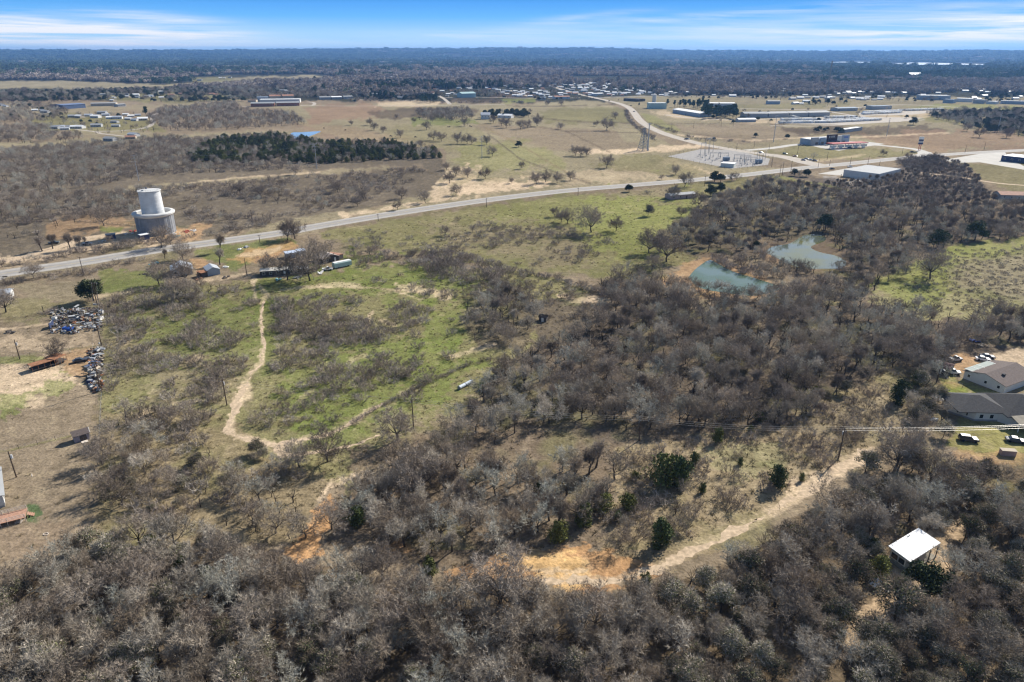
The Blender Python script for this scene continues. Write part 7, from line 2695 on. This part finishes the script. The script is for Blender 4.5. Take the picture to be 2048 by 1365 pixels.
# ---- petrol station
def petrol():
    c, ln, rz = frame_of((1624, 291), (1694, 287))
    e = empty('petrol_station_shop', (c.x, c.y, 0), rz, 'petrol station shop with stepped grey parapets and a dark brown sign block', 'shop')
    ln = 56
    w = MB()
    w.box((0, 9, 3.2), (ln, 18, 6.4))
    w.build('wall', M_bwall, e)
    r = MB()
    r.box((0, 9.5, 6.45), (ln - 1, 16.5, .1))
    r.build('roof', M_whiteroof, e)
    for x, wd, h_, m_ in ((-23, 11, 8.6, M_gwall), (-11.5, 8, 8.2, M_bwall), (2, 15, 11.0, mat('dark_brown_panel', (.05, .03, .03), .7, .1, 1)), (13, 7, 9.2, M_wwall), (22.5, 11, 9.6, M_bwall)):
        q = MB()
        q.box((x, .3, h_ / 2), (wd, 1.8, h_))
        o = q.build('parapet', m_, e)
        if h_ == 11.0:
            for k, (dx, lw) in enumerate(((-4.5, .9), (-2.4, .5), (-.9, 1.2), (.9, 1.2), (2.9, 1.2))):
                s = MB()
                s.box((x + dx, -.66, 9.2), (lw, .1, .45))
                s.box((x + dx - lw * .35, -.66, 8.6), (.35, .1, .8))
                s.box((x + dx, -.66, 8.0), (lw, .1, .4))
                s.build('sign_letter', M_trim, o)
        if h_ == 9.6:
            s = MB()
            s.box((x + .3, -.66, 7.2), (6.0, .1, 1.7))
            s.build('sign_panel', mat('blue_sign', (.10, .16, .42), .5, .05, 1), o)
    for x in (-20, -12, -4, 4, 12, 20):
        window(e, x, -.64, 1.9, 4.2, 2.6, frame=M_navy)
    d = MB()
    d.box((2, -2.0, 4.4), (14, 3.0, .4))
    d.build('awning', M_navy, e)
    a, b = P(1664, 299), P(1734, 296)
    u = b - a
    rz = math.atan2(u.y, u.x)
    e = empty('fuel_canopy', (a.x, a.y, 0), rz, 'long fuel canopy with white fascia and dark red edge over the pumps', 'canopy')
    L = u.length
    q = MB()
    q.box((L / 2, 5, 5.6), (L, 11, .5))
    q.build('deck', M_red, e)
    q = MB()
    q.box((L / 2, -.62, 5.5), (L, .2, .9))
    q.box((-.1, 5, 5.5), (.2, 11, .9))
    q.build('fascia', M_red, e)
    for k in range(5):
        x = 3 + (L - 6) * k / 4
        for y in (2.5, 7.5):
            q = MB()
            q.box((x, y, 2.7), (.5, .5, 5.4))
            q.build('column', M_trim, e)
    q = MB()
    q.box((0, 0, .1), (5.6, 1.3, .2), mi=0)
    for k in range(5):
        x = 3 + (L - 6) * k / 4
        p_ = a + Vector((math.cos(rz) * x - math.sin(rz) * 2.5, math.sin(rz) * x + math.cos(rz) * 2.5, 0))
        t = empty('pump_island', (p_.x, p_.y, 0), rz, 'white fuel pump island under the canopy', 'fuel pump', 'pump islands under the canopy')
        m1 = MB()
        m1.box((0, 0, .1), (5.6, 1.3, .2))
        m1.build('kerb', M_conc, t)
        m2 = MB()
        m2.box((-1.3, -.1, 1.2), (1.1, .7, 2.0))
        m2.box((1.3, -.1, 1.2), (1.1, .7, 2.0))
        m2.build('pump', M_trim, t)
        m3 = MB()
        m3.box((0, -.5, 2.6), (8.6, .16, 2.6))
        m3.build('screen_panel', M_trim, t)
    p = P(1838, 302)
    h = height_at(1838, 302, 274)
    e = empty('tall_price_sign', (p.x, p.y, 0), -.25, 'tall red pole sign with stacked white and dark panels beside the highway', 'sign')
    for s in (-.8, .8):
        q = MB()
        q.box((s, 0, h * .35), (.5, .5, h * .7))
        q.build('pole', M_red, e)
    for z0, z1, m_ in ((.82, 1.0, M_trim), (.70, .81, M_navy), (.58, .69, M_ceram), (.46, .57, M_navy)):
        q = MB()
        q.box((0, 0, h * (z0 + z1) / 2), (4.6, .7, h * (z1 - z0)))
        q.build('panel', m_, e)


petrol()
flat('warehouse', 'white metal building with a wide flat pale grey roof beside the parking apron', 'building', (1756, 362), (1800, 351), 30, 5.5, M_wwall, M_greyroof, par=.2, doors=2)
e = flat('commercial_building', 'long building with bright white roof and dark walls at the right edge', 'building', (2001, 322), (2075, 330), 24, 5.0, M_navy, M_whiteroof, par=.3, wins=5)
gable('brick_house', 'low building with reddish tin roof at the right edge below the lane', 'house', (2000, 399), (2075, 401), 12, 3.2, 1.6, M_gwall, M_redroof, 'x', wins=4)

WH = [((1297, 218), (1333, 218), 18, 10, M_green, M_whiteroof, 'pale green metal warehouse with bright white roof beyond the side road', 0),
      ((1345, 226), (1399, 235), 22, 6, M_bwall, M_whiteroof, 'long pale warehouse left of the dark pines', 1.5),
      ((1410, 213), (1436, 213.5), 18, 6, M_wwall, M_whiteroof, 'low white roofed shed behind the dark pines', 1),
      ((1440, 213.5), (1470, 213.5), 18, 6, M_wwall, M_whiteroof, 'white roofed shed at the right end behind the pines', 1),
      ((1477, 245), (1512, 244.5), 12, 4, M_gwall, M_whiteroof, 'small white roofed house right of the dark pines', 1.5),
      ((1488, 236), (1535, 236), 22, 6.5, M_gwall, M_greyroof, 'first of the four joined long grey sheds from the left', 2),
      ((1537, 236), (1577, 235), 22, 6.5, M_gwall, M_greyroof, 'second of the four joined long grey sheds', 2),
      ((1579, 235), (1616, 234), 22, 6.5, M_gwall, M_greyroof, 'third of the four joined long grey sheds', 2),
      ((1618, 234), (1659, 233), 22, 6.5, M_gwall, M_greyroof, 'rightmost of the four joined long grey sheds', 2),
      ((1576, 236.5), (1590, 239), 8, 4, M_gwall, M_greyroof, 'small grey box building in front of the joined long sheds', 0),
      ((1675, 223), (1715, 222), 20, 5, M_gwall, M_bwall, 'grey building beyond the right end of the long sheds', 1),
      ((1745, 220), (1783, 219), 18, 6, M_gwall, M_bwall, 'blue grey building behind the upper trailer rows', 0),
      ((1690, 266), (1724, 261), 9, 4, M_gwall, M_whiteroof, 'low pale roofed building in the dark weeds beyond the petrol station', 0),
      ((1536, 209), (1560, 209), 14, 6, M_bwall, M_greyroof, 'small grey building left of the tall dark pines', 1),
      ((1840, 200), (1900, 201), 40, 9, M_bwall, M_greyroof, 'large grey commercial block with stepped roof at upper right', 0),
      ((1885, 206), (1906, 207), 16, 7, M_bwall, M_bwall, 'dull blue block in front of the large commercial block', 0),
      ((1912, 204), (1945, 205), 20, 7, M_wwall, M_whiteroof, 'white roofed block right of the large commercial block', 0),
      ((1945, 207), (1968, 208), 16, 7, M_gwall, M_bwall, 'grey block with blue roof at upper right', 0),
      ((1972, 208), (1992, 209), 14, 5, M_wwall, M_whiteroof, 'small bright roofed store at upper right', 0),
      ((2000, 208), (2060, 210), 20, 6, M_bwall, M_greyroof, 'long dull building at the upper right edge', 0)]
for a, b, dp, h, wm_, rm_, lb, rh in WH:
    if rh:
        gable('warehouse', lb, 'warehouse', a, b, dp, h, rh, wm_, rm_, 'x', door=False, over=.5)
    else:
        flat('warehouse', lb, 'warehouse', a, b, dp, h, wm_, rm_, par=.4)
q = MB()
p = P(1308, 206)
e = empty('standpipe_tower', (p.x, p.y, 0), 0, 'small pale cylindrical standpipe behind the pale green warehouse', 'water tank')
q.tube((0, 0, 0), (0, 0, 17), 4.2, n=20)
q.build('shell', M_concd, e)
q = MB()
q.tube((0, 0, 17), (0, 0, 18), 4.3, .5, n=20)
q.build('cap', M_whiteroof, e)


# ---- rows of parked trailers
def trailer_mesh(m):
    q = MB()
    pr = [(-1.25, .6), (1.25, .6), (1.25, 2.9), (.9, 3.2), (-.9, 3.2), (-1.25, 2.9)]
    n = 6
    q.add([(-4.6, y, z) for y, z in pr] + [(4.6, y, z) for y, z in pr], [tuple(range(n - 1, -1, -1)), tuple(range(n, 2 * n))] + [(i, (i + 1) % n, n + (i + 1) % n, n + i) for i in range(n)])
    for x in (-.6, .6):
        q.tube((x, -1.3, .4), (x, 1.3, .4), .4, n=8, mi=1)
    q.tube((4.6, 0, .6), (6.0, 0, .6), .08, n=4, mi=1)
    q.box((2.6, 0, 3.4), (.9, .9, .4))
    return q.mesh('body', [m, M_rub])


tms = [trailer_mesh(M_trim), trailer_mesh(M_whiteroof), trailer_mesh(mat('cream_trailer', (.66, .64, .58), .5, .05, 1))]
rng = random.Random(21)
rows = [((1558, 247), (1655, 245.8), 34, 'front'), ((1655, 245.8), (1762, 240.5), 34, 'front'), ((1562, 241), (1640, 240.5), 28, 'second'), ((1650, 243.3), (1735, 239), 26, 'second'), ((1650, 237), (1712, 235.4), 18, 'third'), ((1725, 229.5), (1800, 226), 26, 'upper'), ((1728, 226.5), (1800, 223.5), 24, 'upper'), ((1800, 222.5), (1888, 219.8), 26, 'farthest')]
for a, b, n, w_ in rows:
    A, B = P(*a), P(*b)
    d = B - A
    rz = math.atan2(d.y, d.x) + math.pi / 2
    for i in range(n):
        if rng.random() < .07:
            continue
        p = A.lerp(B, (i + .5) / n)
        o = bpy.data.objects.new('parked_trailer', rng.choice(tms))
        C.objects.link(o)
        o.location = (p.x, p.y, 0)
        o.rotation_euler = (0, 0, rz + rng.uniform(-.03, .03))
        tag(o, 'white travel trailer parked in the ' + w_ + ' row of the storage yard beyond the highway', 'trailer', 'trailers in the ' + w_ + ' storage row')

# ---- school, village, town
for a, b, dp, h, wm_, rm_, rh, lb in [((502, 214), (549, 213.5), 16, 6, M_brwall, M_greyroof, 2, 'left long brick school wing with pale roof'), ((553, 213), (599, 212), 16, 6, M_brwall, M_greyroof, 2, 'right long brick school wing with pale roof'),
                                     ((520, 207), (600, 206), 26, 7, M_wwall, M_whiteroof, 0, 'white walled school block behind the two wings'), ((515, 204), (538, 203.5), 22, 9, M_bwall, M_bwall, 0, 'tall blue grey school hall'),
                                     ((540, 200.5), (562, 200), 20, 8, M_twall, M_redroof, 2.5, 'school block with orange brown roof'), ((566, 200), (588, 199.5), 20, 8, M_twall, M_redroof, 2.5, 'second school block with orange brown roof at the right'),
                                     ((496, 205), (512, 205), 14, 4, M_twall, M_redroof, 0, 'low tan school annexe at the left'), ((128, 219), (172, 216), 40, 7, mat('steel_blue_wall', (.10, .14, .24), .7, .1, .5), mat('steel_blue_roof', (.16, .21, .33), .6, .05, .5), 1.2, 'broad steel blue building beyond the village'),
                                     ((182, 213), (232, 212), 20, 5, M_twall, M_greyroof, 1, 'long low tan building right of the steel blue one'), ((236, 214), (252, 213), 14, 4, M_gwall, M_greyroof, 1, 'grey building at the end of the long tan one'),
                                     ((962, 239), (980, 239), 14, 7, M_wwall, M_galv, 3, 'white farmhouse among dark evergreens in the far pasture'), ((995, 236), (1022, 237), 12, 4, M_wwall, M_whiteroof, 2, 'white barn right of the farmhouse'),
                                     ((924, 196), (952, 195), 26, 9, mat('pale_teal_wall', (.38, .50, .50), .6, .05, .5), mat('pale_teal_roof', (.42, .56, .55), .5, .05, .5), 3, 'pale teal domed hall at the edge of the town'), ((640, 200), (662, 199.5), 18, 5, M_gwall, M_greyroof, 1.5, 'grey roofed house left of the town trees'),
                                     ((664, 199.5), (684, 199), 18, 5, M_gwall, M_whiteroof, 1.5, 'pale roofed house beside the grey roofed one'), ((688, 198.5), (706, 198), 18, 5, M_gwall, M_greyroof, 1.5, 'third pale house left of the town trees'),
                                     ((1110, 199), (1140, 198.5), 20, 5, M_wwall, M_redroof, 1.5, 'long building with dull red roof at the town edge'), ((1080, 200), (1092, 200), 12, 5, M_wwall, M_bwall, 1, 'small pale blue building at the town edge'),
                                     ((1247, 202), (1277, 204), 22, 5, M_dwall, M_darkroof, 1, 'long dark shed on orange earth beside the side road'), ((1184, 192), (1196, 192), 14, 5, M_wwall, M_whiteroof, 1, 'cream building where the side road enters the town')]:
    nm = 'school_building' if 'school' in lb else ('farmhouse' if 'farm' in lb or 'barn' in lb else 'building')
    if rh:
        gable(nm, lb, 'building', a, b, dp, h, rh, wm_, rm_, 'x', door=False, over=.5, wins=3 if h < 8 else 0)
    else:
        flat(nm, lb, 'building', a, b, dp, h, wm_, rm_, par=.4)
ta = P(935, 190)

HM = []
for k, (wm_, rm_) in enumerate(((M_wwall, M_whiteroof), (M_wwall, M_galv), (M_gwall, M_greyroof), (M_twall, M_whiteroof), (M_gwall, M_darkroof), (M_twall, M_redroof))):
    w, r = MB(), MB()
    L_, D_, h_, rh_ = 15, 9, 3.2, 1.8
    pr = [(0, 0), (D_, 0), (D_, h_), (D_ / 2, h_ + rh_), (0, h_)]
    w.add([(-L_ / 2, y - D_ / 2, z) for y, z in pr] + [(L_ / 2, y - D_ / 2, z) for y, z in pr], [(0, 4, 3, 2, 1), (5, 6, 7, 8, 9), (0, 1, 6, 5), (1, 2, 7, 6), (2, 3, 8, 7), (3, 4, 9, 8), (4, 0, 5, 9)])
    for s in (-1, 1):
        q = [(-L_ / 2 - .4, 0, h_ + rh_ + .03), (L_ / 2 + .4, 0, h_ + rh_ + .03), (L_ / 2 + .4, s * (D_ / 2 + .5), h_ - .17), (-L_ / 2 - .4, s * (D_ / 2 + .5), h_ - .17)]
        r.add(q + [(x, y, z + .14) for x, y, z in q], [(0, 1, 2, 3), (7, 6, 5, 4), (0, 4, 5, 1), (1, 5, 6, 2), (2, 6, 7, 3), (3, 7, 4, 0)])
    wn = MB()
    for x in (-5, -1.6, 4.6):
        wn.box((x, -D_ / 2 - .03, 1.7), (1.3, .06, 1.2))
    dd = MB()
    dd.box((1.8, -D_ / 2 - .04, 1.05), (1.0, .08, 2.1))
    HM.append((w.mesh('wall', wm_), r.mesh('roof', rm_), wn.mesh('window', M_glass), dd.mesh('door', M_dwall)))
ROOFW = ['bright white roof', 'silver metal roof', 'pale grey roof', 'cream roof', 'dark roof', 'reddish roof']
for i, (x, y, s, v, rot, where) in enumerate(HOUSES):
    p = P(x, y)
    e = empty('small_house', (p.x, p.y, float(hill(np.array([p.x]), np.array([p.y]))[0])), rot, 'small house with %s %s' % (ROOFW[v], where), 'house', 'small houses ' + where, s)
    for me in HM[v]:
        o = bpy.data.objects.new(me.name.split('.')[0], me)
        C.objects.link(o)
        o.parent = e

# ---- moving and parked traffic far away
for i, (x, y, hd, cl, kd, lb) in enumerate([(1630, 323, -.8, (.1, .1, .12), 'suv', 'dark car waiting at the junction of side road and highway'), (1622, 321, -.8, (.7, .7, .7), 'car', 'white car second in the queue at the junction'),
                                            (1613, 319, -.8, (.5, .5, .5), 'car', 'silver car third in the queue at the junction'), (1607, 321.5, -.8, (.08, .1, .2), 'car', 'dark blue car at the tail of the junction queue'), (1590, 314, -.9, (.35, .18, .12), 'pickup', 'brown pickup on the side road before the junction'),
                                            (1570, 309, -.9, (.15, .2, .15), 'suv', 'dark green car on the side road near the substation'), (1522, 306, -.9, (.2, .3, .4), 'car', 'blue grey car on the side road beside the substation'), (1376, 279, 2.2, (.75, .75, .75), 'car', 'white car on the straight of the side road'),
                                            (1372, 279.5, 2.2, (.05, .05, .05), 'suv', 'black car just ahead of the white one on the side road'), (1600, 292, .2, (.4, .4, .42), 'pickup', 'grey pickup on the drive left of the petrol station'), (1608, 292, .2, (.03, .03, .03), 'car', 'black car beside the grey pickup on the drive'),
                                            (1652, 292, .3, (.75, .75, .75), 'car', 'white car parked in front of the petrol station shop'), (1700, 297, .3, (.06, .06, .08), 'suv', 'black car under the fuel canopy'), (1664, 339, .3, (.04, .04, .05), 'car', 'black car at the grass edge of the parking apron'),
                                            (1700, 335, .2, (.75, .75, .75), 'pickup', 'white pickup parked on the parking apron'), (1714, 350, 1.2, (.35, .35, .4), 'car', 'grey car beside the wall of the white metal building'), (1738, 369, -.4, (.08, .2, .28), 'suv', 'dark teal car in the shade below the white metal building'),
                                            (1262, 212, 2.0, (.1, .1, .1), 'car', 'dark car on the far bend of the side road'), (1268, 224, 2.0, (.1, .08, .1), 'car', 'dark car on the near bend of the side road'), (1218, 203, 2.0, (.1, .05, .05), 'suv', 'dark red car on the side road entering town'),
                                            (1824, 305, .2, (.03, .03, .03), 'car', 'black car leaving the forecourt drive below the tall sign'), (307, 233, .5, (.03, .03, .05), 'car', 'dark car beside the bend of the village road'), (310, 236, .5, (.5, .5, .5), 'car', 'pale car beside the bend of the village road')]):
    vehicle('car', lb, 'car', x, y, hd, cl, 4.8, kd, parts=True)


def cow():
    q = MB()
    q.tube((-.8, 0, 1.0), (.1, 0, 1.05), .38, .40, 10)
    q.tube((.1, 0, 1.05), (.8, 0, 1.08), .40, .33, 10)
    q.tube((.75, 0, 1.15), (1.15, 0, .85), .20, .15, 8)
    q.tube((1.1, 0, .9), (1.45, 0, .45), .15, .09, 8)
    for x, y in ((-.7, .22), (-.7, -.22), (.6, .22), (.6, -.22)):
        q.tube((x, y, .85), (x - .03, y, .4), .12, .07, 6)
        q.tube((x - .03, y, .4), (x, y, 0), .07, .06, 6)
    q.tube((-.82, 0, 1.2), (-.95, 0, .5), .04, .03, 5)
    return q.mesh('cow', mat('dark_hide', (.03, .022, .02), .8, .1, 2))


cm_ = cow()
for i, (x, y) in enumerate([(781, 274), (784, 274.5), (831, 276), (896, 255), (899, 255.5), (914, 246), (918, 245), (940, 254), (943, 255), (691, 262), (648, 258)]):
    p = P(x, y)
    o = bpy.data.objects.new('cow', cm_)
    C.objects.link(o)
    o.location = p
    o.rotation_euler = (0, 0, i * 1.7)
    o.scale = (1.25,) * 3
    tag(o, 'dark cow grazing in the wide tan pasture beyond the highway', 'cow', 'cattle in the far pasture')
# ------------------------------------------------------------------ haze
hz = MB()
hz.box((0, 0, 99.5), (42000, 42000, 203))
hm = bpy.data.materials.new('haze_air')
hm.use_nodes = True
t = hm.node_tree
t.nodes.clear()
o_ = t.nodes.new('ShaderNodeOutputMaterial')
v_ = t.nodes.new('ShaderNodeVolumePrincipled')
v_.inputs['Color'].default_value = (.22, .48, 1.0, 1)
v_.inputs['Density'].default_value = 5.6e-5
v_.inputs['Anisotropy'].default_value = 0.2
t.links.new(v_.outputs[0], o_.inputs['Volume'])
hz_o = hz.build('haze', hm)
hz_o['kind'] = 'stuff'
